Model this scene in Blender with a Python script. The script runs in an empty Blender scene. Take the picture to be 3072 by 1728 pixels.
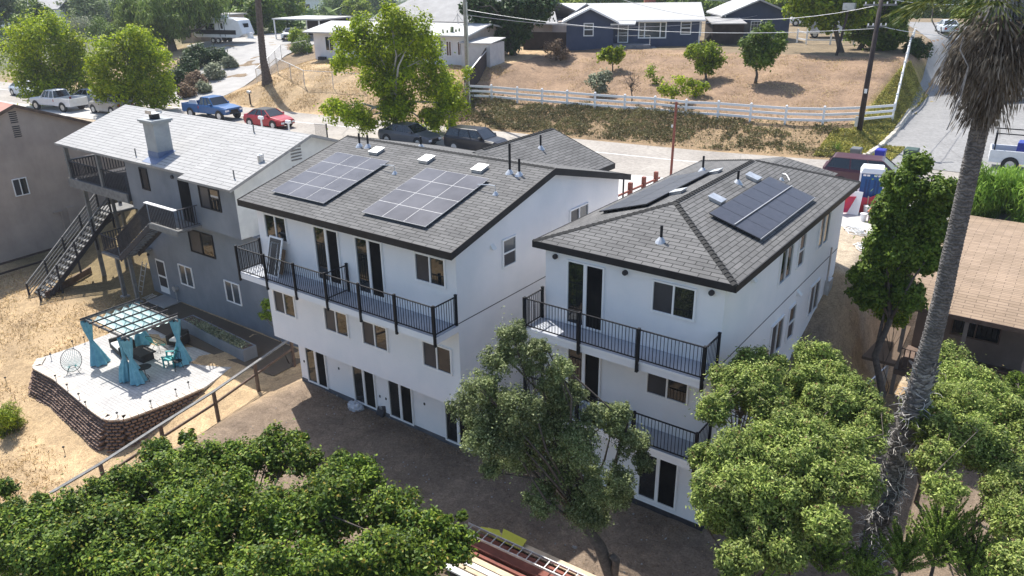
import bpy, math, random
import numpy as np
from mathutils import Vector, Matrix, noise
S = bpy.context.scene
COL = S.collection
rnd = random.Random(7)
# ------------------------------------------------------------------ camera
CR = ((0.80623529, 0.59143776, -0.01363962), (0.21646403, -0.31637915, -0.92360574), (-0.5505706, 0.74169105, -0.38310104))
FPX = 2311.9; CAMZ = 16.929
cd = bpy.data.cameras.new('camera'); cam = bpy.data.objects.new('camera', cd); COL.objects.link(cam)
cd.sensor_width = 36.0; cd.lens = 36.0*FPX/3072; cd.clip_start = 0.1; cd.clip_end = 6000
M = Matrix((( CR[0][0], -CR[1][0], -CR[2][0], 0), (CR[0][1], -CR[1][1], -CR[2][1], 0), (CR[0][2], -CR[1][2], -CR[2][2], CAMZ), (0, 0, 0, 1)))
cam.matrix_world = M; S.camera = cam
# ------------------------------------------------------------------ sky, sun, exposure
AZ = math.radians(-27.0); EL = math.radians(57.0)
SUND = Vector((math.cos(AZ)*math.cos(EL), math.sin(AZ)*math.cos(EL), -math.sin(EL)))   # direction light travels
W = bpy.data.worlds.new('World'); S.world = W; W.use_nodes = True
nt = W.node_tree; sky = nt.nodes.new('ShaderNodeTexSky'); sky.sky_type = 'NISHITA'; sky.sun_disc = False
sky.sun_elevation = EL
tosun = -SUND
sky.sun_rotation = math.atan2(tosun.x, tosun.y)
sky.air_density = 1.0; sky.dust_density = 1.6; sky.ozone_density = 1.0
nt.links.new(sky.outputs[0], nt.nodes['Background'].inputs[0]); nt.nodes['Background'].inputs[1].default_value = 0.12
sd = bpy.data.lights.new('sun', 'SUN'); sd.energy = 4.1; sd.angle = math.radians(0.5); sd.color = (1.0, 0.955, 0.88)
sun = bpy.data.objects.new('sun', sd); COL.objects.link(sun); sun.rotation_euler = SUND.to_track_quat('-Z', 'Y').to_euler()
S.view_settings.view_transform = 'Standard'; S.view_settings.look = 'None'; S.view_settings.gamma = 1.0
S.view_settings.exposure = 0.92
# ------------------------------------------------------------------ measuring: a pixel of the photograph to a point of the place
def ray(px, py):
    c = ((px-1536.0)/FPX, (py-864.0)/FPX, 1.0)
    return Vector([sum(CR[i][j]*c[i] for i in range(3)) for j in range(3)])
def at(px, py, z):
    r = ray(px, py); t = (z-CAMZ)/r.z; return Vector((r.x*t, r.y*t, z))
def atd(px, py, d):
    r = ray(px, py); t = d/math.hypot(r.x, r.y); return Vector((r.x*t, r.y*t, CAMZ+r.z*t))
# ------------------------------------------------------------------ terrain height
def lerp(a, b, t): return a+(b-a)*t
def sstep(a, b, x):
    t = min(1.0, max(0.0, (x-a)/(b-a))); return t*t*(3-2*t)
def prof(P, v):
    if v <= P[0][0]: return P[0][1]
    for (a, ha), (b, hb) in zip(P, P[1:]):
        if v <= b:
            t = (v-a)/(b-a); return ha+(hb-ha)*t
    return P[-1][1]
YF = ((-400, 34), (-108, 40.8), (-87, 42.3), (-78, 44.6), (-64, 45.1), (-55, 46.1), (-43, 47.9), (-30, 49.5), (-21, 50.7), (-14, 52.2), (-11, 53.4), (0, 54.5), (400, 60))
YN = ((-400, 26), (-87, 34.0), (-79, 36.3), (-54, 38.6), (-26, 41.0), (-20, 42.4), (0, 45.5), (400, 52))
def yf(x): return prof(YF, x)
def yn(x): return prof(YN, x)
PL = ((0, 5), (0.6, 5.1), (5.5, 6.25), (8, 6.5), (15, 7.8), (21, 8.95), (26, 9.2), (60, 9.2))
PH = ((0, 5), (0.5, 5.1), (3.5, 6.7), (6, 7.6), (11, 8.35), (30, 9.2))
PD = ((0, 5), (8, 6.0), (14, 7.0), (21, 8.1), (27, 8.5), (60, 8.5))
def gz(x, y):
    v = y-yf(x)
    if v >= 0:
        zl = prof(PL, v); zd = prof(PD, v); zh = prof(PH, v)
        wh = sstep(-70.5, -66.5, x-0.35*max(0, v-6)*0) * (1-sstep(-46, -41, x))
        z = lerp(zl, zd, 1-sstep(-72, -66, x))
        z = lerp(z, zh, wh)
        zs = 5+0.045*max(0, y-57)
        z = lerp(z, zs, sstep(-13.2, -10.6, x+0.05*(y-60)+0.0))
    else:
        base = -0.1-0.5*sstep(0, 1, (-25.6-x)/2.0)
        dn = sstep(17.5, 9.5, y) if False else 1-sstep(9.0, 18.0, y)
        base -= 1.7*dn*sstep(0, 1, (-25.6-x)/2.0)
        t = min(1, max(0, (y-20.0)/13.0))
        t = t if x > -26 else t*t*(3-2*t)
        tr = min(1, max(0, (y-36.0)/10.0)); t = lerp(t, tr, sstep(-6.6, -4.9, x))
        z = lerp(base+0.5*sstep(-6, -4, x)*sstep(20, 28, y), 5.0, t)
    d = math.hypot(x, y)
    far = sstep(118, 420, d)
    z = lerp(z, -16+26*sstep(700, 2200, d)+3*noise.noise(Vector((x*0.006, y*0.006, 3))), far)
    return z
def atg(px, py, dz=0.0):
    r = ray(px, py); r = r/ math.hypot(r.x, r.y); d = 8.0; last = d
    while d < 900:
        if CAMZ+r.z*d < gz(r.x*d, r.y*d)+dz: break
        last = d; d += 0.4 if d < 150 else 3
    a, b = last, d
    for _ in range(14):
        m = (a+b)/2
        if CAMZ+r.z*m < gz(r.x*m, r.y*m)+dz: b = m
        else: a = m
    d = (a+b)/2
    return Vector((r.x*d, r.y*d, gz(r.x*d, r.y*d)))
# ------------------------------------------------------------------ object helpers
OFF = {}
def tag(o, label=None, cat=None, group=None, kind=None):
    if label: o['label'] = label
    if cat: o['category'] = cat
    if group: o['group'] = group
    if kind: o['kind'] = kind
    return o
def thing(name, label, cat, loc=(0, 0, 0), group=None, rz=0.0):
    o = bpy.data.objects.new(name, None); COL.objects.link(o); o.location = loc; o.rotation_euler = (0, 0, rz)
    o.empty_display_size = 0.3; OFF[o] = Vector(loc); return tag(o, label, cat, group)
class MB:
    def __init__(s): s.V = []; s.F = []; s.UV = []; s.MI = []
    def add(s, vs, fs, uvs=None, mi=0):
        n = len(s.V); s.V += [tuple(v) for v in vs]
        for i, f in enumerate(fs):
            s.F.append([n+k for k in f]); s.UV.append(uvs[i] if uvs else None); s.MI.append(mi)
        return s
    def quad(s, a, b, c, d, uv=None, mi=0): return s.add([a, b, c, d], [(0, 1, 2, 3)], [uv] if uv else None, mi)
    def box(s, x0, x1, y0, y1, z0, z1, mi=0):
        v = [(x0, y0, z0), (x1, y0, z0), (x1, y1, z0), (x0, y1, z0), (x0, y0, z1), (x1, y0, z1), (x1, y1, z1), (x0, y1, z1)]
        return s.add(v, [(0, 3, 2, 1), (4, 5, 6, 7), (0, 1, 5, 4), (1, 2, 6, 5), (2, 3, 7, 6), (3, 0, 4, 7)], None, mi)
    def hexa(s, b4, t4, mi=0):
        return s.add(list(b4)+list(t4), [(0, 3, 2, 1), (4, 5, 6, 7), (0, 1, 5, 4), (1, 2, 6, 5), (2, 3, 7, 6), (3, 0, 4, 7)], None, mi)
    def bar(s, a, b, w, h=None, mi=0):
        a = Vector(a); b = Vector(b); h = h or w; d = (b-a).normalized()
        up = Vector((0, 0, 1)) if abs(d.z) < 0.95 else Vector((0, 1, 0))
        r = d.cross(up).normalized()*w/2; u = r.cross(d).normalized()*h/2
        return s.hexa([a-r-u, a+r-u, b+r-u, b-r-u], [a-r+u, a+r+u, b+r+u, b-r+u], mi)
    def tube(s, pts, rr, n=8, cap=True, mi=0):
        pts = [Vector(p) for p in pts]
        if not hasattr(rr, '__len__'): rr = [rr]*len(pts)
        base = len(s.V); ref = None
        for i, p in enumerate(pts):
            d = (pts[min(i+1, len(pts)-1)]-pts[max(i-1, 0)])
            if d.length < 1e-7: d = Vector((0, 0, 1))
            d.normalize()
            if ref is None: ref = Vector((1, 0, 0)) if abs(d.x) < 0.8 else Vector((0, 1, 0))
            a = (ref-d*ref.dot(d)).normalized(); ref = a; b = d.cross(a)
            for k in range(n):
                t = 2*math.pi*k/n; s.V.append(tuple(p+(a*math.cos(t)+b*math.sin(t))*rr[i]))
        for i in range(len(pts)-1):
            for k in range(n):
                k2 = (k+1) % n
                s.F.append([base+i*n+k, base+i*n+k2, base+(i+1)*n+k2, base+(i+1)*n+k]); s.UV.append(None); s.MI.append(mi)
        if cap:
            s.F.append([base+k for k in range(n)][::-1]); s.UV.append(None); s.MI.append(mi)
            s.F.append([base+(len(pts)-1)*n+k for k in range(n)]); s.UV.append(None); s.MI.append(mi)
        return s
    def cyl(s, c, r, h, n=16, axis='z', r2=None, mi=0):
        c = Vector(c); d = {'x': Vector((1, 0, 0)), 'y': Vector((0, 1, 0)), 'z': Vector((0, 0, 1))}[axis]
        return s.tube([c, c+d*h], [r, r if r2 is None else r2], n, True, mi)
    def prism(s, poly, d, mi=0):
        n = len(poly); d = Vector(d); vs = [Vector(p) for p in poly]+[Vector(p)+d for p in poly]
        return s.add(vs, [tuple(range(n))[::-1], tuple(range(n, 2*n))]+[(i, (i+1) % n, n+(i+1) % n, n+i) for i in range(n)], None, mi)
    def build(s, name, mat, parent=None, local=False, smooth=False, bevel=0.0, solid=0.0):
        me = bpy.data.meshes.new(name); o = bpy.data.objects.new(name, me); COL.objects.link(o)
        off = Vector((0, 0, 0)) if (local or parent is None) else OFF.get(parent, Vector((0, 0, 0)))
        me.from_pydata([(v[0]-off.x, v[1]-off.y, v[2]-off.z) for v in s.V], [], s.F)
        if any(u is not None for u in s.UV):
            ul = me.uv_layers.new(name='UVMap'); k = 0
            for f, u in zip(s.F, s.UV):
                for j in range(len(f)):
                    ul.data[k].uv = u[j] if u is not None else (0, 0); k += 1
        mats = mat if isinstance(mat, (list, tuple)) else [mat]
        for m in mats: me.materials.append(m)
        if len(mats) > 1: me.polygons.foreach_set('material_index', s.MI)
        if smooth: me.polygons.foreach_set('use_smooth', [True]*len(s.F))
        if bevel:
            md = o.modifiers.new('bevel', 'BEVEL'); md.width = bevel; md.segments = 2; md.limit_method = 'ANGLE'
        if solid:
            md = o.modifiers.new('solid', 'SOLIDIFY'); md.thickness = solid
        if parent is not None: o.parent = parent
        OFF[o] = off
        return o
def copy_tree(o, parent=None):
    c = o.copy(); COL.objects.link(c); c.parent = parent
    OFF[c] = OFF.get(o, Vector((0, 0, 0)))
    for ch in list(o.children): copy_tree(ch, c)
    return c
# ------------------------------------------------------------------ materials (all procedural)
def newmat(name):
    m = bpy.data.materials.new(name); m.use_nodes = True; nt = m.node_tree; return m, nt, nt.nodes['Principled BSDF']
def N(nt, t, **k):
    n = nt.nodes.new(t)
    for a, b in k.items():
        if a in n.inputs: n.inputs[a].default_value = b
        else: setattr(n, a, b)
    return n
def c4(c): return (c[0], c[1], c[2], 1.0)
def ramp(nt, src, stops, interp='LINEAR'):
    r = nt.nodes.new('ShaderNodeValToRGB'); r.color_ramp.interpolation = interp; e = r.color_ramp.elements
    while len(e) < len(stops): e.new(0.5)
    for i, (p, c) in enumerate(stops): e[i].position = p; e[i].color = c4(c) if len(c) == 3 else c
    nt.links.new(src, r.inputs[0]); return r.outputs[0]
def noisen(nt, scale, detail=4, rough=0.55, vec=None, dist=0.0):
    n = nt.nodes.new('ShaderNodeTexNoise'); n.inputs['Scale'].default_value = scale; n.inputs['Detail'].default_value = detail
    n.inputs['Roughness'].default_value = rough; n.inputs['Distortion'].default_value = dist
    if vec: nt.links.new(vec, n.inputs['Vector'])
    return n.outputs[0]
def mixc(nt, fac, a, b, mode='MIX'):
    m = nt.nodes.new('ShaderNodeMix'); m.data_type = 'RGBA'; m.blend_type = mode
    for src, i in ((fac, 0), (a, 6), (b, 7)):
        if isinstance(src, (int, float)): m.inputs[i].default_value = src
        elif isinstance(src, tuple): m.inputs[i].default_value = c4(src)
        else: nt.links.new(src, m.inputs[i])
    return m.outputs[2]
def bump(nt, p, h, strength, dist=0.05):
    b = nt.nodes.new('ShaderNodeBump'); b.inputs['Strength'].default_value = strength; b.inputs['Distance'].default_value = dist
    nt.links.new(h, b.inputs['Height']); nt.links.new(b.outputs[0], p.inputs['Normal'])
def gcoord(nt):
    g = nt.nodes.new('ShaderNodeNewGeometry'); return g.outputs['Position']
def plain(name, c, c2=None, scale=1.5, rough=0.7, metal=0.0, bmp=0.0, bscale=40, spec=0.5, coat=0.0, detail=5, lo=0.35, hi=0.65):
    m, nt, p = newmat(name); p.inputs['Roughness'].default_value = rough; p.inputs['Metallic'].default_value = metal
    p.inputs['Specular IOR Level'].default_value = spec
    if coat: p.inputs['Coat Weight'].default_value = coat; p.inputs['Coat Roughness'].default_value = 0.05
    if c2 is None: p.inputs['Base Color'].default_value = c4(c)
    else:
        pos = gcoord(nt); f = noisen(nt, scale, detail, 0.6, pos)
        nt.links.new(ramp(nt, f, [(lo, c), (hi, c2)]), p.inputs['Base Color'])
    if bmp: bump(nt, p, noisen(nt, bscale, 3, 0.6, gcoord(nt)), bmp, 0.02)
    return m
def shingle(name, c1, c2, cm, bw=0.32, bh=0.19, off=0.5, rough=0.9, wear=0.25, mortar=0.016, cs=(0.5, 0.5, 0.5)):
    m, nt, p = newmat(name); p.inputs['Roughness'].default_value = rough; p.inputs['Specular IOR Level'].default_value = 0.25
    uv = nt.nodes.new('ShaderNodeUVMap').outputs[0]
    b = nt.nodes.new('ShaderNodeTexBrick'); b.offset = off; b.inputs['Scale'].default_value = 1.0
    b.inputs['Brick Width'].default_value = bw; b.inputs['Row Height'].default_value = bh; b.inputs['Mortar Size'].default_value = mortar
    b.inputs['Mortar Smooth'].default_value = 0.2; b.inputs['Color1'].default_value = c4(c1); b.inputs['Color2'].default_value = c4(c2); b.inputs['Mortar'].default_value = c4(cm)
    b.inputs['Bias'].default_value = 0.0
    nt.links.new(uv, b.inputs['Vector'])
    # darker only along the courses: the upright joints are fainter
    pos = gcoord(nt); n1 = noisen(nt, 0.7, 5, 0.6, pos); n2 = noisen(nt, 30, 3, 0.7, pos)
    col = mixc(nt, wear, b.outputs[0], ramp(nt, n1, [(0.3, (0.25, 0.25, 0.25)), (0.7, (0.9, 0.9, 0.9))]), 'OVERLAY')
    col = mixc(nt, 0.18, col, ramp(nt, n2, [(0.3, (0.2, 0.2, 0.2)), (0.7, (0.85, 0.85, 0.85))]), 'OVERLAY')
    nt.links.new(col, p.inputs['Base Color'])
    bump(nt, p, b.outputs[1], -0.7, 0.02)
    return m
def leafmat(name, dark, mid, light, trans=0.35, rough=0.5, nscale=0.5, dead=None):
    m, nt, p = newmat(name); p.inputs['Roughness'].default_value = max(rough, .5); p.inputs['Specular IOR Level'].default_value = 0.18
    g = nt.nodes.new('ShaderNodeNewGeometry'); rpi = g.outputs['Random Per Island']
    c = ramp(nt, rpi, [(0.0, dark), (0.45, mid), (1.0, light)])
    n = noisen(nt, nscale, 2, 0.5, g.outputs['Position'])
    c = mixc(nt, 0.6, c, ramp(nt, n, [(0.35, (0.3, 0.3, 0.3)), (0.65, (0.72, 0.72, 0.66))]), 'OVERLAY')
    if dead:
        n2 = noisen(nt, 7.3, 1, 0.5, g.outputs['Position'])
        c = mixc(nt, ramp(nt, n2, [(0.66, (0, 0, 0)), (0.72, (1, 1, 1))]), c, dead)
    nt.links.new(c, p.inputs['Base Color'])
    t = nt.nodes.new('ShaderNodeBsdfTranslucent'); nt.links.new(c, t.inputs[0])
    mx = nt.nodes.new('ShaderNodeMixShader'); mx.inputs[0].default_value = trans
    nt.links.new(p.outputs[0], mx.inputs[1]); nt.links.new(t.outputs[0], mx.inputs[2])
    nt.links.new(mx.outputs[0], nt.nodes['Material Output'].inputs[0])
    return m
MT = {}
MT['white_stucco'] = plain('white_stucco', (0.72, 0.73, 0.75), (0.80, 0.81, 0.82), 0.6, 0.9, bmp=0.25, bscale=60)
MT['grey_stucco'] = plain('grey_stucco', (0.185, 0.195, 0.215), (0.235, 0.245, 0.26), 0.8, 0.9, bmp=0.35, bscale=50)
MT['bounce_lit_stucco'] = plain('bounce_lit_stucco', (0.52, 0.54, 0.53), (0.62, 0.64, 0.62), 1.5, 0.9, bmp=0.4, bscale=50)
MT['tan_stucco'] = plain('tan_stucco', (0.40, 0.335, 0.29), (0.46, 0.385, 0.33), 0.35, 0.95, bmp=0.3, bscale=50)
MT['blue_stucco'] = plain('blue_stucco', (0.052, 0.066, 0.115), (0.068, 0.084, 0.14), 0.9, 0.9, bmp=0.3, bscale=40)
MT['white_paint'] = plain('white_paint', (0.78, 0.78, 0.77), (0.70, 0.70, 0.68), 2.0, 0.55)
MT['black_paint'] = plain('black_paint', (0.012, 0.012, 0.014), (0.02, 0.02, 0.023), 3, 0.6, spec=0.3)
MT['iron'] = plain('black_iron', (0.008, 0.009, 0.012), (0.013, 0.014, 0.018), 3, 0.6, spec=0.2)
MT['dark_grey'] = plain('dark_grey_wood', (0.022, 0.021, 0.026), (0.042, 0.04, 0.046), 4, 0.8)
MT['grey_wood'] = plain('grey_wood', (0.13, 0.13, 0.13), (0.2, 0.2, 0.195), 4, 0.85)
MT['vinyl'] = plain('white_vinyl', (0.82, 0.82, 0.82), None, rough=0.45)
MT['deck'] = plain('deck_coating', (0.30, 0.32, 0.36), (0.38, 0.40, 0.44), 1.2, 0.7, bmp=0.1)
MT['concrete'] = plain('concrete', (0.29, 0.28, 0.27), (0.36, 0.35, 0.335), 0.7, 0.9, bmp=0.15, bscale=20)
MT['galv'] = plain('galvanised_metal', (0.45, 0.46, 0.47), (0.6, 0.61, 0.62), 4, 0.4, metal=0.7)
MT['rubber'] = plain('rubber', (0.02, 0.02, 0.02), (0.035, 0.034, 0.033), 5, 0.85)
MT['black_hole'] = plain('dark_interior', (0.008, 0.008, 0.009), (0.02, 0.019, 0.018), 1, 0.9, spec=0.1)
MT['shingle_dark'] = shingle('charcoal_shingle', (0.112, 0.111, 0.110), (0.150, 0.148, 0.146), (0.03, 0.03, 0.03), bw=0.6, bh=0.17, mortar=0.016)
MT['shingle_white'] = shingle('white_shingle', (0.34, 0.337, 0.33), (0.37, 0.367, 0.36), (0.13, 0.13, 0.13), bw=1.6, bh=0.24, mortar=0.018, wear=0.1)
MT['shingle_tan'] = shingle('tan_shingle', (0.25, 0.185, 0.13), (0.31, 0.232, 0.168), (0.13, 0.095, 0.07), bw=.7, bh=0.17, mortar=0.014, wear=0.25)
MT['roof_white'] = plain('white_roofing', (0.42, 0.42, 0.415), (0.5, 0.5, 0.49), 0.8, 0.85, bmp=0.2, bscale=25)
MT['roof_grey'] = plain('grey_roofing', (0.27, 0.265, 0.26), (0.34, 0.335, 0.33), 0.9, 0.9, bmp=0.2, bscale=25)
MT['roof_red'] = plain('red_roofing', (0.36, 0.17, 0.13), (0.45, 0.24, 0.19), 1.5, 0.9)
MT['rust'] = plain('rusty_red_steel', (0.16, 0.045, 0.03), (0.24, 0.07, 0.045), 3, 0.75)
MT['brick_red'] = plain('red_brick', (0.26, 0.085, 0.055), (0.33, 0.14, 0.10), 9, 0.9)
MT['wood_brown'] = plain('brown_wood', (0.09, 0.06, 0.045), (0.16, 0.11, 0.085), 3, 0.85)
MT['wood_dark'] = plain('dark_fence_wood', (0.028, 0.02, 0.02), (0.05, 0.036, 0.034), 2, 0.85)
MT['timber'] = plain('pale_timber', (0.50, 0.38, 0.25), (0.62, 0.50, 0.36), 4, 0.8)
MT['bark'] = plain('bark', (0.06, 0.05, 0.042), (0.12, 0.10, 0.085), 9, 0.95, bmp=0.6, bscale=25)
MT['bark_pale'] = plain('pale_bark', (0.26, 0.24, 0.21), (0.4, 0.38, 0.34), 9, 0.95, bmp=0.5, bscale=25)
def stucco(name, c1, c2, streak=0.12):
    m, nt, p = newmat(name); p.inputs['Roughness'].default_value = .92; pos = gcoord(nt)
    n1 = noisen(nt, 0.55, 5, .6, pos); mp = nt.nodes.new('ShaderNodeMapping'); mp.inputs['Scale'].default_value = (0.9, 0.9, 0.35); nt.links.new(pos, mp.inputs[0]); n2 = noisen(nt, 1.0, 5, .65, mp.outputs[0])
    c = ramp(nt, n1, [(.35, c1), (.65, c2)]); c = mixc(nt, streak, c, ramp(nt, n2, [(.35, (.3, .3, .29)), (.6, (.8, .8, .8))]), 'OVERLAY'); nt.links.new(c, p.inputs['Base Color']); bump(nt, p, noisen(nt, 45, 4, .7, pos), .5, .015); return m
MT['white_stucco'] = stucco('white_stucco', (0.74, 0.75, 0.77), (0.82, 0.81, 0.82), .10)
MT['grey_stucco'] = stucco('grey_stucco', (0.16, 0.175, 0.20), (0.21, 0.225, 0.25), .12)
MT['tan_stucco'] = stucco('tan_stucco', (0.36, 0.30, 0.26), (0.43, 0.36, 0.31), .14)
def glassmat(name, c, rough=0.06, spec=0.6, metal=0.0):
    return plain(name, c, tuple(x*1.5 for x in c), 0.8, rough, metal=metal, spec=spec)
MT['glass'] = glassmat('dark_window_glass', (0.012, 0.014, 0.016), 0.03, 0.8)
MT['glass_screen'] = glassmat('screened_glass', (0.04, 0.04, 0.045), 0.35, 0.3)
MT['glass_far'] = glassmat('far_window_glass', (0.05, 0.06, 0.07), 0.1, 0.6)
MT['car_glass'] = glassmat('car_glass', (0.015, 0.018, 0.022), 0.04, 0.8)
# ------------------------------------------------------------------ wall openings
def pbox(mb, ax, val, out, a0, a1, z0, z1, d0, d1, mi=0):
    lo, hi = sorted((val+out*d0, val+out*d1))
    if ax == 'y': mb.box(a0, a1, lo, hi, z0, z1, mi)
    else: mb.box(lo, hi, a0, a1, z0, z1, mi)
def window(par, ax, val, out, a0, a1, z0, z1, style='slider', frame='vinyl', glass='glass', name=None, screen=0, fw=0.055, label=None, grid=None):
    f = MB(); P = 0.06
    pbox(f, ax, val, out, a0, a1, z0, z0+fw, 0.001, P); pbox(f, ax, val, out, a0, a1, z1-fw, z1, 0.001, P)
    pbox(f, ax, val, out, a0, a0+fw, z0+fw, z1-fw, 0.001, P); pbox(f, ax, val, out, a1-fw, a1, z0+fw, z1-fw, 0.001, P)
    m = (a0+a1)/2; mh = fw*0.5
    if style in ('slider', 'door'): pbox(f, ax, val, out, m-mh*(2.2 if style == 'door' else 1), m+mh*(2.2 if style == 'door' else 1), z0+fw, z1-fw, 0.001, P*0.9)
    if style == 'hung': mz = (z0+z1)/2; pbox(f, ax, val, out, a0+fw, a1-fw, mz-mh, mz+mh, 0.001, P*0.9)
    if grid:
        for i in range(1, grid[0]):
            q = lerp(a0, a1, i/grid[0]); pbox(f, ax, val, out, q-0.012, q+0.012, z0+fw, z1-fw, 0.004, 0.024)
        for i in range(1, grid[1]):
            q = lerp(z0, z1, i/grid[1]); pbox(f, ax, val, out, a0+fw, a1-fw, q-0.012, q+0.012, 0.004, 0.022)
    w = f.build(name or ('sliding_door' if style == 'door' else 'window'), MT[frame], par)
    if label: w['label'] = label
    g = MB(); 
    if style == 'hung':
        pbox(g, ax, val, out, a0+fw, a1-fw, z0+fw, (z0+z1)/2, -0.01, 0.010, 1); pbox(g, ax, val, out, a0+fw, a1-fw, (z0+z1)/2, z1-fw, -0.01, 0.016, 0)
    elif style == 'plain': pbox(g, ax, val, out, a0+fw, a1-fw, z0+fw, z1-fw, -0.01, 0.012)
    else:
        pbox(g, ax, val, out, a0+fw, m, z0+fw, z1-fw, -0.01, 0.010, 1 if screen else 0); pbox(g, ax, val, out, m, a1-fw, z0+fw, z1-fw, -0.01, 0.014, 0 if style == 'slider' else 1)
    g.build('pane', [MT[glass], MT['black_hole'] if style == 'door' else MT['glass_screen']], w)
    return w
def railing(par, path, z, h=1.05, posts=None, sp=0.115, drop=0.0, name='railing', mat='iron', bal=0.016, top=0.045, post=0.075, z2=None):
    """path = list of (x, y); one part: rails and balusters; posts are sub-parts"""
    m = MB(); P = []
    zz = [z]*len(path) if z2 is None else z2
    for i in range(len(path)-1):
        a = Vector((path[i][0], path[i][1], zz[i])); b = Vector((path[i+1][0], path[i+1][1], zz[i+1])); U = Vector((0, 0, 1))
        m.bar(a+U*h, b+U*h, top, 0.03); m.bar(a+U*0.09, b+U*0.09, 0.035, 0.03)
        n = max(1, int(round((b-a).length/sp)))
        for k in range(1, n):
            q = a+(b-a)*(k/n); m.bar(q+U*0.09, q+U*(h-0.005), bal)
    r = m.build(name, MT[mat], par)
    for (x, y, zb) in (posts or []):
        pm = MB(); pm.box(x-post/2, x+post/2, y-post/2, y+post/2, zb-drop, zb+h+0.06); pm.box(x-post/2-0.008, x+post/2+0.008, y-post/2-0.008, y+post/2+0.008, zb+h+0.06, zb+h+0.085)
        pm.build('post', MT[mat], r)
    return r
def roofquad(mb, a, b, c, d, mi=0):
    """a-b along the eave, c-d along the ridge (above b, a); UV in metres"""
    a, b, c, d = map(Vector, (a, b, c, d)); e = (b-a).normalized(); nrm = (b-a).cross(d-a).normalized(); s = nrm.cross(e)
    if s.z < 0: s = -s
    uv = [((p-a).dot(e), (p-a).dot(s)) for p in (a, b, c, d)]
    mb.quad(a, b, c, d, uv, mi)
def rooftri(mb, a, b, c, mi=0):
    a, b, c = map(Vector, (a, b, c)); e = (b-a).normalized(); nrm = (b-a).cross(c-a).normalized(); s = nrm.cross(e)
    if s.z < 0: s = -s
    mb.add([a, b, c], [(0, 1, 2)], [[((p-a).dot(e), (p-a).dot(s)) for p in (a, b, c)]], mi)
def caps(mb, a, b, w=0.11, step=0.2, drop=0.05, lift=0.02):
    """ridge or hip cap shingles: short overlapping folded tiles from the low end a up to b"""
    a = Vector(a); b = Vector(b); d = (b-a); L = d.length; d.normalize(); side = d.cross(Vector((0, 0, 1))).normalized(); n = int(L/step)
    for i in range(n):
        p = a+d*(i*step); q = p+d*(step*1.15); up = Vector((0, 0, lift)); lo = Vector((0, 0, -drop)); u2 = Vector((0, 0, 0.028+lift))
        mb.add([p-side*w+lo+u2, p+u2, p+side*w+lo+u2, q-side*w+lo+up, q+up, q+side*w+lo+up], [(0, 1, 4, 3), (1, 2, 5, 4), (0, 3, 3, 0)][:2]+[(0, 2, 1)])
def ventpipe(par, x, y, z, h=0.55, r=0.045, flash='galv', name='vent_pipe'):
    m = MB(); m.cyl((x, y, z-0.1), r, h+0.1, 10); v = m.build(name, MT['black_paint'], par)
    f = MB(); f.cyl((x, y, z-0.06), 0.2, 0.085, 12, r2=0.14); f.cyl((x, y, z+0.025), 0.14, 0.1, 12, r2=r+0.01); f.build('flashing', MT[flash], v)
    return v
def boxvent(par, x, y, zf, sx, sy, w=0.5):
    """low square roof vent lying on a slope: zf(x, y) = roof height"""
    m = MB(); c = []
    for dx, dy in ((-w/2, -w/2), (w/2, -w/2), (w/2, w/2), (-w/2, w/2)): c.append(Vector((x+dx, y+dy, zf(x+dx, y+dy))))
    U = Vector((0, 0, 0.13)); m.hexa([q*0.9+ (sum(c, Vector())/4)*0.1-Vector((0, 0, 0.05)) for q in c], [q*0.9+(sum(c, Vector())/4)*0.1+U*0.7 for q in c])
    m.hexa([q+U*0.7 for q in c], [q+U for q in c]); return m.build('roof_vent', MT['galv'], par, bevel=0.01)
MT['panel_cell'] = plain('solar_cell', (0.04, 0.04, 0.05), (0.052, 0.052, 0.065), 6, 0.33, spec=0.35)
MT['panel_cell_pale'] = plain('pale_solar_cell', (0.045, 0.045, 0.052), (0.085, 0.085, 0.095), .9, 0.16, spec=0.5)  # slightly paler cell with broad tone variation, for the silver framed arrays
MT['panel_frame'] = plain('solar_frame', (0.3, 0.31, 0.33), None, rough=0.5, metal=0.2)
MT['panel_frame_dark'] = plain('solar_frame_dark', (0.03, 0.03, 0.035), None, rough=0.4)
def solar(par, o, eu, ev, lu, lv, nu, nv, frame='panel_frame', gap=0.006, fr=0.012, edge=None):
    """o lower-left corner, eu along the eave, ev up the slope (unit vectors)"""
    o = Vector(o); eu = Vector(eu).normalized(); ev = Vector(ev).normalized(); nn = eu.cross(ev).normalized()
    if nn.z < 0: nn = -nn
    m = MB()
    for k in (0.2, 0.8):                                                   # two rails under the panels and their feet
        for j in range(nv):
            a = o+ev*(lv*(j+k)/nv)-nn*0.06; m.bar(a, a+eu*lu, 0.04, 0.04)
            for q in range(4):
                c = a+eu*lu*(0.05+0.3*q); m.bar(c, c-nn*0.09, 0.04)
    arr = m.build('solar_array', MT['black_paint'], par)
    pu = lu/nu; pv = lv/nv
    for i in range(nu):
        for j in range(nv):
            p = MB(); a = o+eu*(pu*i+gap/2)+ev*(pv*j+gap/2); b = a+eu*(pu-gap); c = b+ev*(pv-gap); d = a+ev*(pv-gap)
            p.hexa([a-nn*0.035, b-nn*0.035, c-nn*0.035, d-nn*0.035], [a, b, c, d], 0)
            s = fr; aa = a+eu*s+ev*s+nn*0.003; bb = b-eu*s+ev*s+nn*0.003; cc = c-eu*s-ev*s+nn*0.003; dd = d+eu*s-ev*s+nn*0.003
            p.quad(aa, bb, cc, dd, None, 1)
            p.build('solar_panel', [MT[frame], MT['panel_cell' if frame != 'panel_frame' else 'panel_cell_pale']], arr)
    return arr
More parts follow.
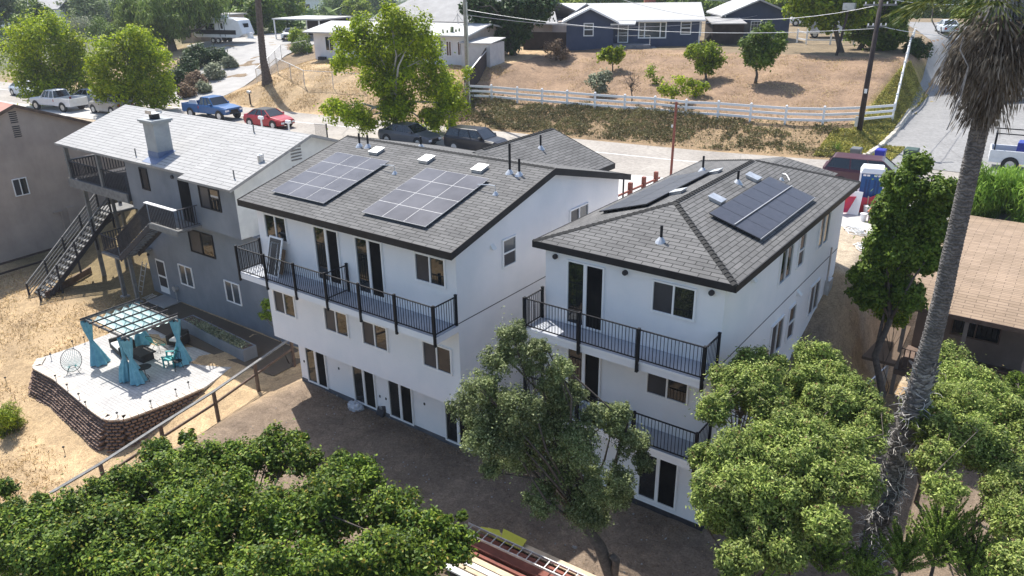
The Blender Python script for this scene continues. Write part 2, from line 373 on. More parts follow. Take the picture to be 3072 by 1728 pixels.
def lightfix(par, x, y, z, mat='dark_grey', r=0.07):
    m = MB(); m.cyl((x, y, z), r, -0.09, 12, axis='y'); return m.build('wall_light', MT[mat], par)
# ================================================================== HOUSE A : wide white house, charcoal gable roof
A = thing('white_house', 'wide three storey white stucco house with two silver framed solar arrays on its charcoal roof', 'house', (-20.6, 17.77, 0))
xl, xr, yA, yAl, yB_, zAL = -25.85, -15.46, 17.77, 18.89, 28.6, 2.58
SA = 0.2515; yE, zE, yR, zR, yE2, xRL, xRR = 17.26, 8.65, 23.22, 10.149, 29.11, -26.21, -15.19
def zrA(y): return zR-SA*abs(y-yR)
w = MB()
prof_ = [(yA, zAL), (yA, zrA(yA)-0.06), (yR, zR-0.06), (yB_, zrA(yB_)-0.06), (yB_, 2.0), (yAl, 2.0), (yAl, zAL)]
w.prism([(xl, a, b) for a, b in prof_], (xr-xl, 0, 0)); w.build('wall', MT['white_stucco'], A)
w = MB(); w.box(xl+0.003, xr-0.003, yAl, yB_-0.005, -0.6, 2.05); w.build('lower_wall', MT['white_stucco'], A)
w = MB(); w.box(xl-0.005, xr+0.005, yAl-0.03, yAl+0.2, -0.5, 0.07); w.build('plinth', plain('dark_plinth', (0.07, 0.075, 0.09), (0.12, 0.12, 0.13), 2, 0.9), A)
w = MB(); w.box(xr+0.001, xr+0.012, yA, yB_, 5.90, 5.925); w.build('wall_joint', MT['dark_grey'], A)
r = MB(); th = 0.05
roofquad(r, (xRL, yE, zE), (xRR, yE, zE), (xRR, yR, zR), (xRL, yR, zR)); roofquad(r, (xRR, yE2, zrA(yE2)), (xRL, yE2, zrA(yE2)), (xRL, yR, zR), (xRR, yR, zR))
roof = r.build('roof', MT['shingle_dark'], A)
u = MB()
for s in (-1, 1):
    ye = yE if s < 0 else yE2
    u.hexa([(xRL+.02, ye, zrA(ye)-.1), (xRR-.02, ye, zrA(ye)-.1), (xRR-.02, yR, zR-.1), (xRL+.02, yR, zR-.1)], [(xRL+.02, ye, zrA(ye)-.006), (xRR-.02, ye, zrA(ye)-.006), (xRR-.02, yR, zR-.006), (xRL+.02, yR, zR-.006)])
u.build('soffit', MT['white_paint'], A)
f = MB(); fh = 0.24
f.box(xRL, xRR, yE-0.03, yE-0.003, zE-fh, zE+0.015); f.box(xRL, xRR, yE2+0.003, yE2+0.03, zrA(yE2)-fh, zrA(yE2)+0.015)
for x0, x1 in ((xRL-0.03, xRL), (xRR, xRR+0.03)):
    for ye in (yE, yE2):
        ze = zrA(ye); f.hexa([(x0, ye-(0.03 if ye == yE else -0.03), ze-fh), (x1, ye-(0.03 if ye == yE else -0.03), ze-fh), (x1, yR, zR-fh), (x0, yR, zR-fh)][::(1 if ye == yE else 1)], [(x0, ye-(0.03 if ye == yE else -0.03), ze+0.02), (x1, ye-(0.03 if ye == yE else -0.03), ze+0.02), (x1, yR, zR+0.02), (x0, yR, zR+0.02)])
f.build('fascia', MT['black_paint'], A)
cp = MB(); caps(cp, (xRL, yR, zR), (xRR, yR, zR)); cp.build('ridge_cap', MT['shingle_dark'], roof)
for x, y in ((-23.47, 22.29), (-20.68, 22.3), (-17.96, 22.27)): boxvent(roof, x, y, lambda a, b: zrA(b), 0, 0, 0.52)
for x, y, h in ((-24.76, 22.56, .55), (-24.31, 22.62, .5), (-22.07, 23.5, .45), (-16.67, 22.43, 1.1), (-16.22, 22.4, .6)): ventpipe(roof, x, y, zrA(y), h)
ev = Vector((0, 1, SA)).normalized()
solar(A, (-22.92, 16.45, zrA(16.45)+0.12) if False else (-25.14, 18.08, zrA(18.08)+0.12), (1, 0, 0), ev, 3.06, 3.64, 3, 4)
solar(A, (-20.06, 18.08, zrA(18.08)+0.12), (1, 0, 0), ev, 3.06, 3.64, 3, 4)
for x, y in ((-21.24, 21.02), (-16.2, 20.9)):
    c = MB(); z = zrA(y); c.tube([(x-0.85, y+0.1, z+0.2), (x-0.3, y+0.05, z+0.28), (x, y, z+0.3), (x+0.03, y, z+0.05)], 0.018, 6); c.cyl((x+0.03, y, z-0.02), 0.13, 0.12, 12, r2=0.04); c.build('conduit', MT['galv'], roof)
for a0, a1, z0, z1, sc in ((-25.38, -24.02, 7.1, 8.15, 0), (-17.28, -15.9, 7.1, 8.15, 1)): window(A, 'y', yA, -1, a0, a1, z0, z1, screen=sc)
for a0 in (-22.44, -20.2): window(A, 'y', yA, -1, a0, a0+1.38, 5.98, 8.16, 'door', screen=0)
for a0 in (-25.5, -22.38, -17.18): window(A, 'y', yA, -1, a0, a0+1.37, 3.82, 4.86, screen=1)
window(A, 'y', yA, -1, -20.26, -18.9, 3.82, 4.86, screen=1, label='half open white framed window on the middle storey')
for a0 in (-25.38, -22.39, -20.31, -17.3): window(A, 'y', yAl, -1, a0, a0+1.33, 0.03, 2.1, 'door', screen=0)
for a0, a1, z0, z1, st in ((20.26, 21.07, 7.1, 8.17, 'hung'), (24.66, 26.07, 7.1, 8.15, 'slider')): window(A, 'x', xr, 1, a0, a1, z0, z1, st, screen=1, glass='glass_far')
m = MB(); m.prism([(xr, 19.6, 8.2), (xr+0.16, 19.6, 8.02), (xr, 19.6, 8.02)], (0, 0.2, 0)); m.build('dryer_vent', MT['white_paint'], A)
for x in (-25.75, -23.6, -16.0): lightfix(A, x, yA, 8.3)
for x, z in ((-25.6, .9), (-23.3, 1.25), (-20.9, .7), (-20.55, .7), (-18.4, 1.2)): m = MB(); m.box(x, x+.07, yAl-.02, yAl+.01, z, z+.1); m.build('outlet_box', MT['dark_grey'], A)
b = MB(); xb0, xb1, yb = -25.94, -15.46, 16.63
b.box(xb0, xb1, yb, yA-0.002, 5.6, 5.835); bal = b.build('balcony', MT['white_stucco'], A)
b = MB(); b.box(xb0+0.01, xb1-0.01, yb+0.01, yA-0.004, 5.839, 5.855); b.build('deck_floor', MT['deck'], bal)
px = [xb0+0.04+(xb1-xb0-0.08)*i/6 for i in range(7)]
railing(A, [(px[0], yA-0.03), (px[0], yb+0.02), (px[-1], yb+0.02), (px[-1], yA-0.03)], 5.85, posts=[(px[0], yA-0.04, 5.85), (px[-1], yA-0.04, 5.85)])
rr = railing(A, [(px[0], yb+0.02), (px[0]+0.01, yb+0.02)], 5.85, name='railing_posts', posts=None)
bpy.data.objects.remove(rr)
for q in px:
    pm = MB(); pm.box(q-0.04, q+0.04, yb-0.05, yb+0.03, 5.5, 6.98); pm.build('railing_post', MT['iron'], A)
railing(A, [(-20.75, yb+0.02), (-20.75, yA-0.03)], 5.85, posts=[(-20.75, yA-0.05, 5.85)], name='divider_railing')
# garage wing of house A
gw = MB(); gy1 = 30.82; gxr, gzr, gze = -20.32, 9.855, 8.6; gh = 3.4
gw.box(-23.4, -17.25, 27.6, 30.5, 3.0, 8.45); gw.build('garage_wall', MT['white_stucco'], A)
gr = MB(); roofquad(gr, (gxr+gh, 24.8, gze), (gxr+gh, gy1, gze), (gxr, gy1, gzr), (gxr, 24.8, gzr)); roofquad(gr, (gxr-gh, gy1, gze), (gxr-gh, 26, gze), (gxr, 26, gzr), (gxr, gy1, gzr))
g = gr.build('garage_roof', MT['shingle_dark'], A); cp = MB(); caps(cp, (gxr, 25.4, gzr), (gxr, gy1, gzr)); cp.build('ridge_cap', MT['shingle_dark'], g)
f = MB(); f.box(gxr+gh-0.005, gxr+gh+0.03, 29.14, gy1+0.03, gze-0.24, gze+0.015)
f.hexa([(gxr, gy1, gzr-.24), (gxr+gh, gy1, gze-.24), (gxr+gh, gy1+.03, gze-.24), (gxr, gy1+.03, gzr-.24)], [(gxr, gy1, gzr+.015), (gxr+gh, gy1, gze+.015), (gxr+gh, gy1+.03, gze+.015), (gxr, gy1+.03, gzr+.015)])
f.build('garage_fascia', MT['black_paint'], A); ventpipe(g, -19.3, 28.3, gzr-(1.02)*(gzr-gze)/gh, 0.6)
# ================================================================== HOUSE B : narrow white house, hip roof
B = thing('white_house', 'narrow white stucco house with a charcoal hip roof and black framed solar panels', 'house', (-10.2, 19.79, 0))
bx0, bx1, by0, by1 = -13.29, -7.13, 19.79, 32.5
w = MB(); w.box(bx0, bx1, by0, by1, -0.6, 8.6); w.build('wall', MT['white_stucco'], B)
w = MB(); w.box(bx0-.005, bx1+.004, by0-.02, by0+.2, -0.5, 0.1); w.build('plinth', MT['dark_grey'], B)
w = MB(); w.box(bx1+0.001, bx1+0.012, by0, by1, 5.93, 5.955); w.build('wall_joint', MT['dark_grey'], B)
sx0, sx1, sy0, sy1, sz, rz_, ry0, ry1, rx = -13.63, -6.78, 19.57, 32.97, 8.71, 9.78, 22.83, 29.95, -10.21
P1, P2, P3, P4, Q1, Q2 = (sx0, sy0, sz), (sx1, sy0, sz), (sx1, sy1, sz), (sx0, sy1, sz), (rx, ry0, rz_), (rx, ry1, rz_)
r = MB(); rooftri(r, P1, P2, Q1); roofquad(r, P2, P3, Q2, Q1); rooftri(r, P3, P4, Q2); roofquad(r, P4, P1, Q1, Q2)
roofB = r.build('roof', MT['shingle_dark'], B)
u = MB(); u.box(sx0+.02, sx1-.02, sy0+.02, sy1-.02, sz-.12, sz-.01); u.build('soffit', MT['white_paint'], B)
f = MB(); f.box(sx0-.03, sx1+.03, sy0-.03, sy0, sz-.22, sz+.012); f.box(sx0-.03, sx1+.03, sy1, sy1+.03, sz-.22, sz+.012); f.box(sx0-.03, sx0, sy0, sy1, sz-.22, sz+.012); f.box(sx1, sx1+.03, sy0, sy1, sz-.22, sz+.012); f.build('fascia', MT['black_paint'], B)
cp = MB()
for a, b_ in ((P1, Q1), (P2, Q1), (P3, Q2), (P4, Q2), (Q1, Q2)): caps(cp, a, b_)
cp.build('ridge_cap', MT['shingle_dark'], roofB)
sB = (rz_-sz)/(sx1-rx)
def zrB(x, y): return rz_-sB*abs(x-rx)
boxvent(roofB, -9.45, 27.95, zrB, 0, 0, 0.5); boxvent(roofB, -9.43, 24.46, zrB, 0, 0, 0.5); boxvent(roofB, -11.02, 28.04, zrB, 0, 0, 0.5); boxvent(roofB, -10.92, 24.55, zrB, 0, 0, 0.5)
ventpipe(roofB, -9.69, 20.79, 9.11, 0.5); ventpipe(roofB, -9.66, 26.89, zrB(-9.66, 0), 0.45); ventpipe(roofB, -12.1, 29.5, zrB(-12.1, 0), 0.6)
evR = Vector((-1, 0, sB)).normalized(); solar(B, (-7.34, 22.95, zrB(-7.34, 0)+.13), (0, 1, 0), evR, 5.66, 1.82, 6, 2, 'panel_frame_dark', fr=0.014)
evL = Vector((1, 0, sB)).normalized(); solar(B, (-12.95, 22.6, zrB(-12.95, 0)+.13), (0, 1, 0), evL, 5.8, 1.9, 6, 2, 'panel_frame_dark', fr=0.014)
m = MB(); m.bar((-8.205, 22.95, zrB(-8.25, 0)+.16), (-8.205, 28.61, zrB(-8.25, 0)+.16), 0.035, 0.02); m.bar((-7.32, 22.93, zrB(-7.34, 0)+.115), (-7.32, 28.61, zrB(-7.34, 0)+.115), 0.02, 0.045); m.build('panel_rail', MT['panel_frame'], B)
c = MB(); z = zrB(-8.78, 0); c.tube([(-8.4, 28.9, z+.1), (-8.6, 29.1, z+.25), (-8.78, 29.18, z+.26), (-8.8, 29.2, z)], 0.018, 6); c.cyl((-8.8, 29.2, z-.03), 0.12, 0.12, 12, r2=0.04); c.build('conduit', MT['galv'], roofB)
window(B, 'y', by0, -1, -12.44, -11.05, 6.0, 8.25, 'door'); window(B, 'y', by0, -1, -9.4, -7.98, 7.2, 8.25, screen=1)
window(B, 'y', by0, -1, -12.38, -11.07, 3.2, 5.3, 'door'); window(B, 'y', by0, -1, -9.41, -7.97, 4.33, 5.38, screen=1)
window(B, 'y', by0, -1, -9.5, -8.09, 0.3, 2.4, 'door', label='black sliding door on the lowest storey')
for a0, a1, z0, z1, st in ((29.03, 30.36, 6.85, 8.15, 'slider'), (26.55, 27.3, 6.87, 8.14, 'hung'), (24.6, 25.9, 6.87, 8.14, 'slider'), (24.55, 25.85, 4.06, 5.4, 'slider'), (26.44, 27.24, 4.0, 5.4, 'hung'), (28.99, 30.3, 4.04, 5.36, 'slider')):
    window(B, 'x', bx1, 1, a0, a1, z0, z1, st, screen=1 if z0 < 6 else 0)
for x in (-12.89, -10.33, -7.53): lightfix(B, x, by0, 8.25, r=0.085)
for y, z in ((27.24, 5.75), (21.94, 8.05)): m = MB(); m.prism([(bx1, y-.1, z+.1), (bx1+.18, y-.1, z-.08), (bx1, y-.1, z-.08)], (0, .22, 0)); m.build('dryer_vent', MT['white_paint'], B)
m = MB(); m.box(bx1+.001, bx1+.18, 31.2, 31.75, 3.9, 4.9); m.cyl((bx1+.09, 31.1, 4.9), .04, 1.5, 8); m.build('electric_panel', MT['galv'], B)
for dz, nm in ((5.95, 'balcony'), (3.1, 'balcony')):
    b = MB(); yb = 18.74; b.box(-13.42, bx1, yb, by0-.002, dz-.28, dz-.015); bal = b.build(nm, MT['white_stucco'], B)
    b = MB(); b.box(-13.41, bx1-.01, yb+.01, by0-.004, dz-.011, dz); b.build('deck_floor', MT['deck'], bal)
    b = MB(); b.box(-13.44, bx1+.01, yb-.025, yb-.001, dz-.07, dz+.01); b.build('deck_edge', MT['vinyl'], bal)
    xs = [-13.38, -11.3, -9.24, -7.17]
    railing(B, [(xs[0], by0-.04), (xs[0], yb+.02), (xs[-1], yb+.02), (xs[-1], by0-.04)], dz, posts=[(xs[0], by0-.05, dz), (xs[-1], by0-.05, dz)])
    for q in xs: pm = MB(); pm.box(q-0.04, q+0.04, yb-0.1, yb+0.02, dz-.33, dz+1.12); pm.build('railing_post', MT['iron'], B)
gr = MB(); gz_, ge = 9.4, 8.7
a1_, a2_, a3_, a4_ = (-12.3, 31.5, ge), (-7.9, 31.5, ge), (-7.9, 34.2, ge), (-12.3, 34.2, ge)
roofquad(gr, (-7.9, 30.8, ge), (-7.9, 34.0, ge), (-9.95, 32.8, gz_), (-9.95, 30.8, gz_)); roofquad(gr, (-12.2, 34.0, ge), (-12.2, 30.8, ge), (-9.95, 30.8, gz_), (-9.95, 32.8, gz_)); rooftri(gr, (-7.9, 34.0, ge), (-12.2, 34.0, ge), (-9.95, 32.8, gz_))
gr.build('garage_roof', MT['shingle_dark'], B)
w = MB(); w.box(-12.0, -8.1, 32.4, 33.8, 3, 8.65); w.build('garage_wall', MT['white_stucco'], B)
# ================================================================== HOUSE C : grey house, white roof
Cc = thing('grey_house', 'grey stucco house under a bright white shingle roof with a square stucco chimney', 'house', (-38, 21.3, -0.5))
cyl_, cyu, czb = 21.3, 20.7, 4.95
cxr, cxl = -31.65, -41.4
SC_ = 0.343; cyE, czE, cyR, czR, cyE2, cxL, cxRr = 20.1, 7.64, 25.15, 9.37, 31.6, -48.7, -31.06
def zrC(y): return czR-SC_*abs(y-cyR)
w = MB(); w.prism([(cxl, y, z) for y, z in ((cyu, czb), (cyu, zrC(cyu)-.07), (cyR, czR-.07), (30.5, zrC(30.5)-.07), (30.5, 4.9), (cyl_, 4.9), (cyl_, czb))], (cxr-cxl, 0, 0)); w.build('upper_wall', [MT['grey_stucco'], MT['bounce_lit_stucco']], Cc)
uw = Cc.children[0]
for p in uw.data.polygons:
    if abs(p.normal.x) > 0.9 and p.center.x > 0: p.material_index = 1  # right gable face paler: bounced light put into its colour
w = MB(); w.box(-42.2, -28.9, cyl_, 30.4, -1.2, 4.92); w.build('lower_wall', MT['grey_stucco'], Cc)
r = MB(); nx = -35.3
roofquad(r, (nx, cyE, czE), (cxRr, cyE, czE), (cxRr, cyR, czR), (nx, cyR, czR)); roofquad(r, (cxL, cyE+.4, zrC(cyE+.4)), (nx, cyE+.4, zrC(cyE+.4)), (nx, cyR, czR), (cxL, cyR, czR)); roofquad(r, (cxRr, cyE2, zrC(cyE2)), (cxL, cyE2, zrC(cyE2)), (cxL, cyR, czR), (cxRr, cyR, czR))
roofC = r.build('roof', MT['shingle_white'], Cc)
u = MB()
for ye in (cyE+.4, cyE2): u.hexa([(cxL+.03, ye, zrC(ye)-.12), (cxRr-.03, ye, zrC(ye)-.12), (cxRr-.03, cyR, czR-.12), (cxL+.03, cyR, czR-.12)], [(cxL+.03, ye, zrC(ye)-.01), (cxRr-.03, ye, zrC(ye)-.01), (cxRr-.03, cyR, czR-.01), (cxL+.03, cyR, czR-.01)])
u.build('soffit', MT['grey_wood'], Cc)
f = MB(); f.box(nx, cxRr, cyE-.03, cyE, czE-.1, czE+.012); f.box(cxL-.02, nx-.002, cyE+.37, cyE+.4, zrC(cyE+.4)-.12, zrC(cyE+.4)+.01)
f.hexa([(cxRr, cyE-.03, czE-.12), (cxRr+.03, cyE-.03, czE-.12), (cxRr+.03, cyR, czR-.12), (cxRr, cyR, czR-.12)], [(cxRr, cyE-.03, czE+.02), (cxRr+.03, cyE-.03, czE+.02), (cxRr+.03, cyR, czR+.02), (cxRr, cyR, czR+.02)])
f.hexa([(cxRr, cyE2, zrC(cyE2)-.12), (cxRr+.03, cyE2, zrC(cyE2)-.12), (cxRr+.03, cyR, czR-.12), (cxRr, cyR, czR-.12)], [(cxRr, cyE2, zrC(cyE2)+.02), (cxRr+.03, cyE2, zrC(cyE2)+.02), (cxRr+.03, cyR, czR+.02), (cxRr, cyR, czR+.02)])
f.build('fascia', plain('grey_trim', (0.2, 0.2, 0.2), (0.28, 0.28, 0.27), 3, 0.7), Cc)
m = MB()
for k in range(11):
    if k != 5: z = 8.75-.16*k; m.box(cxr+.001, cxr+.03, 24.2, 24.85, z, z+.07)
m.build('gable_vent', MT['grey_wood'], Cc)
ch = MB(); x0, x1, y0, y1 = -39.5, -38.54, 21.12, 22.0; zt = 9.75
ch.box(x0, x1, y0, y1, 7.7, zt); ch.box(x0-.1, x1+.1, y0-.1, y1+.1, zt, zt+.1); ch.box(x0-.17, x1+.17, y0-.17, y1+.17, zt+.1, zt+.2)
cm = ch.build('chimney', plain('chimney_stucco', (.27, .29, .30), (.36, .38, .385), 1.5, .9, bmp=.4, bscale=50), roofC)
m = MB(); m.cyl((-39.02, 21.56, zt+.2), .26, .22, 14); m.build('flue', MT['black_paint'], Cc); m = MB(); m.box(-39.32, -38.72, 21.26, 21.86, zt+.47, zt+.5); m.box(-39.32, -38.72, 21.26, 21.28, zt+.5, zt+.66); m.box(-39.32, -38.72, 21.84, 21.86, zt+.5, zt+.66); m.build('flue_cover', MT['galv'], Cc)
m = MB(); e = .012
m.quad((x0+.1, y0-.5, zrC(y0-.5)+e), (x1+.45, y0-.5, zrC(y0-.5)+e), (x1+.3, y0+.85, zrC(y0+.85)+e), (x0-.1, y0+.85, zrC(y0+.85)+e)); m.box(x0-.015, x1+.015, y0-.015, y1+.015, zrC(y0)-.1, zrC(y0)+.32)
m.build('chimney_flashing', plain('blue_grey_flashing', (0.10, 0.14, 0.24), (0.14, 0.19, 0.30), 3, 0.6), Cc)
for vx_, vy_ in ((-40.5, 20.95), (-34.93, 24.56), (-31.81, 20.93)): m = MB(); m.cyl((vx_, vy_, zrC(vy_)-.05), .035, .45, 8); m.build('vent_pipe', MT['grey_wood'], roofC)
m = MB(); c = Vector((-31.75, 22.49, 8.46)); m.cyl((c.x, c.y, zrC(c.y)-.05), .16, .35, 10); m.cyl((c.x-.05, c.y, zrC(c.y)+.3), .07, .25, 8, axis='x'); m.build('attic_fan', MT['galv'], roofC)
window(Cc, 'y', cyu, -1, -34.6, -32.9, 6.12, 7.25, 'slider', 'black_paint', screen=1); window(Cc, 'y', cyu, -1, -39.95, -39.2, 6.25, 7.45, 'plain', 'black_paint')
m = MB(); m.box(-36.4, -35.45, cyu-.03, cyu, 5.1, 7.25); m.build('balcony_door', MT['black_hole'], Cc)
window(Cc, 'y', cyl_, -1, -37.32, -35.1, 3.05, 4.35, 'slider', 'black_paint', screen=1)
for a0 in (-38.97, -34.7): window(Cc, 'y', cyl_, -1, a0, a0+1.3, 0.78, 2.0, 'slider', 'vinyl', glass='glass_far')
m = MB(); pbox(m, 'y', cyl_, -1, -41.35, -40.45, -.25, 1.8, .001, .03); d = m.build('door', MT['vinyl'], Cc); m = MB(); m.box(-41.27, -40.53, cyl_-.045, cyl_-.031, .85, 1.7); m.box(-41.27, -40.53, cyl_-.045, cyl_-.031, .15, .72); m.build('pane', MT['glass_screen'], d)
m = MB(); m.cyl((-39.6, cyl_, .35), .16, -.22, 14, axis='y'); m.cyl((-39.6, cyl_-.12, -.6), .03, 1, 8); m.build('utility_meter', MT['galv'], Cc)
for x, z in ((-42.0, 1.9), (-29.9, 1.2)): lightfix(Cc, x, cyl_, z)
lightfix(Cc, -36.8, cyu, 7.35, r=.1)
# covered deck on the left of house C
m = MB(); m.box(-47.9, cxl-.002, 20.55, 27, 5.35, 5.72); m.build('deck', MT['dark_grey'], Cc)
m = MB(); m.box(-47.95, cxl-.002, 20.45, 20.549, 5.25, 5.78); m.build('deck_beam', MT['grey_wood'], Cc)
railing(Cc, [(cxl-.05, 20.6), (-47.8, 20.6), (-47.8, 26.8)], 5.75, name='deck_railing', mat='dark_grey', sp=.17, bal=.04, top=.1, posts=None)
m = MB(); m.box(-47.95, -47.65, 20.5, 26.9, 6.83, 6.87); m.build('rail_cap', MT['grey_wood'], Cc)
for x, z0, z1, yy in ((-47.8, 5.3, 7.6, 20.62), (-44.1, 5.3, 7.6, 20.62), (-47.45, -.9, 5.35, 21.0), (-47.45, -.5, 5.35, 26.5), (-43.4, -.7, 5.3, 23.5), (-47.8, 5.3, 7.9, 26.7)):
    m = MB(); m.box(x-.1, x+.1, yy-.1, yy+.1, z0, z1); m.build('post', MT['grey_wood'], Cc)
m = MB(); m.box(-43.4, -42.25, 23, 29.5, 2.4, 5.3); m.build('recess_wall', MT['dark_grey'], Cc)
# barbecue on the deck
bq = thing('barbecue_grill', 'black kettle barbecue on the covered deck of the grey house', 'barbecue', (-42.6, 22.0, 5.75))
m = MB(); m.tube([(-42.6, 22, 6.45), (-42.6, 22, 6.55), (-42.6, 22, 6.75), (-42.6, 22, 6.9), (-42.6, 22, 6.96)], [.1, .25, .3, .2, .05], 14); m.build('bowl', MT['black_paint'], bq, smooth=True)
for k in range(3): a = k*2.1; m = MB(); m.bar((-42.6+.1*math.cos(a), 22+.1*math.sin(a), 6.5), (-42.6+.32*math.cos(a), 22+.32*math.sin(a), 5.75), .03); m.build('leg', MT['iron'], bq)
# dark stair with landing in front of house C
st = thing('outdoor_staircase', 'dark baluster staircase descending from the upper balcony door of the grey house', 'staircase', (-38, 19.7, -.5))
m = MB(); m.box(-37.45, -34.9, 19.35, cyu-.003, 5.0, 5.12); m.box(-37.45, -34.9, 19.3, 19.35, 4.86, 5.12); m.build('landing', MT['grey_wood'], st)
railing(st, [(-37.45, 19.4), (-34.95, 19.4), (-34.95, 20.65)], 5.12, name='landing_railing', mat='dark_grey', sp=.15, bal=.04, top=.07)
m = MB(); m.box(-37.55, -34.85, 19.3, 19.5, 6.18, 6.225); m.build('rail_cap', MT['vinyl'], st)
nst = 12
for k in range(nst):
    t = k/nst; m = MB(); xx = -37.45-4.0*t; zz = 5.0-2.6*t; m.box(xx-.36, xx, 19.4, 20.4, zz-.06, zz); m.build('step', MT['grey_wood'], st)
for yy in (19.38, 20.42): m = MB(); m.bar((-37.45, yy, 4.95), (-41.45, yy, 2.3), .05, .28); m.build('stringer', MT['dark_grey'], st)
railing(st, [(-37.45, 19.4), (-41.45, 19.4)], 0, name='stair_railing', mat='dark_grey', sp=.15, bal=.04, top=.07, z2=[5.12, 2.5])
m = MB(); m.box(-43.3, -41.4, 19.3, 21.25, 2.28, 2.4); m.build('lower_landing', MT['grey_wood'], st)
railing(st, [(-41.45, 19.4), (-43.25, 19.4), (-43.25, 21.2)], 2.4, name='lower_landing_railing', mat='dark_grey', sp=.15, bal=.04, top=.07)
for x in (-43.15, -41.7): m = MB(); m.box(x-.09, x+.09, 19.9, 20.08, -.7, 2.3); m.build('post', MT['grey_wood'], st); m = MB(); m.box(x-.2, x+.2, 19.8, 20.2, -.8, -.5); m.build('footing', MT['concrete'], st)
# long open stair on the left
s2 = thing('outdoor_staircase', 'long open wooden staircase with sunlit rails leading down to the dry lawn', 'staircase', (-47.6, 18, -.8))
sxa, sxb = -48.3, -46.9; n2 = 17
def sp2(t): return 22.0-5.1*t, 3.45-4.35*t
for k in range(n2):
    y, z = sp2((k+.5)/n2); m = MB(); m.box(sxa, sxb, y-.16, y+.14, z-.05, z); m.build('step', MT['grey_wood'], s2)
for xx in (sxa-.03, sxb+.03):
    ya, za = sp2(0); yb2, zb2 = sp2(1); m = MB(); m.bar((xx, ya, za-.1), (xx, yb2, zb2-.1), .05, .28); m.build('stringer', MT['dark_grey'], s2)
    m = MB()
    for h, hh in ((.95, .09), (.72, .05), (.5, .05), (.28, .05)): m.bar((xx, ya, za+h), (xx, yb2, zb2+h), .09 if h > .9 else .04, hh)
    m.build('handrail', MT['grey_wood'], s2)
    for t in (0, .25, .5, .75, 1): y, z = sp2(t); m = MB(); m.box(xx-.045, xx+.045, y-.045, y+.045, max(z-1.0, gz(xx, y)-.1) if t < 1 else z-.4, z+1.0); m.build('post', MT['dark_grey'], s2)
m = MB(); m.box(-48.6, -46.6, 22, 23.6, 3.35, 3.45); m.build('landing', MT['grey_wood'], s2)
for x, y in ((-48.4, 23.4), (-46.8, 22.2)): m = MB(); m.box(x-.08, x+.08, y-.08, y+.08, -.5, 4.6); m.build('post', MT['grey_wood'], s2)
# ------------------------------------------------------------------ ground sheets
def axis(lo, hi, flo, fhi, fine, mid):
    xs = []; x = flo
    while x < fhi: xs.append(x); x += fine
    xs.append(fhi); s = mid; x = fhi
    while x < hi: x += s; s *= 1.25; xs.append(x)
    s = mid; x = flo
    while x > lo: x -= s; s *= 1.25; xs.insert(0, x)
    return xs
def groundmat():
    m, nt, p = newmat('ground_soil'); p.inputs['Roughness'].default_value = 0.95; p.inputs['Specular IOR Level'].default_value = 0.15
    a = nt.nodes.new('ShaderNodeVertexColor'); a.layer_name = 'tint'; pos = gcoord(nt)
    n1 = noisen(nt, 0.3, 7, 0.7, pos, 0.8); n2 = noisen(nt, 2.2, 7, 0.75, pos, 1.2); n3 = noisen(nt, 16.0, 5, 0.75, pos)
    c = mixc(nt, 0.75, a.outputs[0], ramp(nt, n1, [(0.3, (0.3, 0.29, 0.29)), (0.7, (0.72, 0.7, 0.66))]), 'OVERLAY')
    c = mixc(nt, 0.7, c, ramp(nt, n2, [(0.3, (0.28, 0.27, 0.25)), (0.5, (0.5, 0.5, 0.49)), (0.72, (0.76, 0.75, 0.7))]), 'OVERLAY')
    c = mixc(nt, 0.6, c, ramp(nt, n3, [(0.32, (0.2, 0.19, 0.17)), (0.5, (0.5, 0.5, 0.5)), (0.68, (0.78, 0.77, 0.74))]), 'OVERLAY')
    nt.links.new(c, p.inputs['Base Color']); bump(nt, p, n3, 0.7, 0.06); return m
DIRT = (0.21, 0.165, 0.13); STRAW = (0.40, 0.30, 0.19); LAWN = (0.255, 0.18, 0.127); BANK = (0.26, 0.19, 0.12); FARG = (0.13, 0.14, 0.09); YEL = (0.27, 0.215, 0.09)
def tint(x, y):
    v = y-yf(x)
    if v > -.5:
        c = LAWN
        if x < -46: c = STRAW
        if x > -13.2 and v > 0: c = YEL
        if v < 6 and -41 < x < -12: c = BANK
        if x < -72: c = (0.22, 0.17, 0.12)
        if x < -92: c = STRAW
        d = math.hypot(x, y)
        if d > 105: t = sstep(105, 130, d); c = tuple(lerp(a, b, t) for a, b in zip(c, FARG))
        if v > 25 and -72 < x < -15: c = (0.2, 0.16, 0.11)
        return c
    t = sstep(0, 1, (-25.2-x)/2.2)
    if y < 33:
        c = tuple(lerp(a, b, t) for a, b in zip(DIRT, STRAW))
        if x < -38: k = sstep(17.6, 19.5, y)*sstep(38, 41, -x)*.8; c = tuple(lerp(a, b, k) for a, b in zip(c, (.15, .125, .07)))  # darker soil by the stairs, with deck and tan house shade put into the tint
        if x > -8: k = sstep(28.5, 31.5, y)*.8; c = tuple(lerp(a, b, k) for a, b in zip(c, (.40, .29, .18)))
        return c
    return (0.40, 0.34, 0.27)
gx = axis(-2600, 1500, -122, 14, 0.55, 2.0); gy = axis(-60, 3200, -4, 120, 0.5, 2.0)
vs = []; cols = []
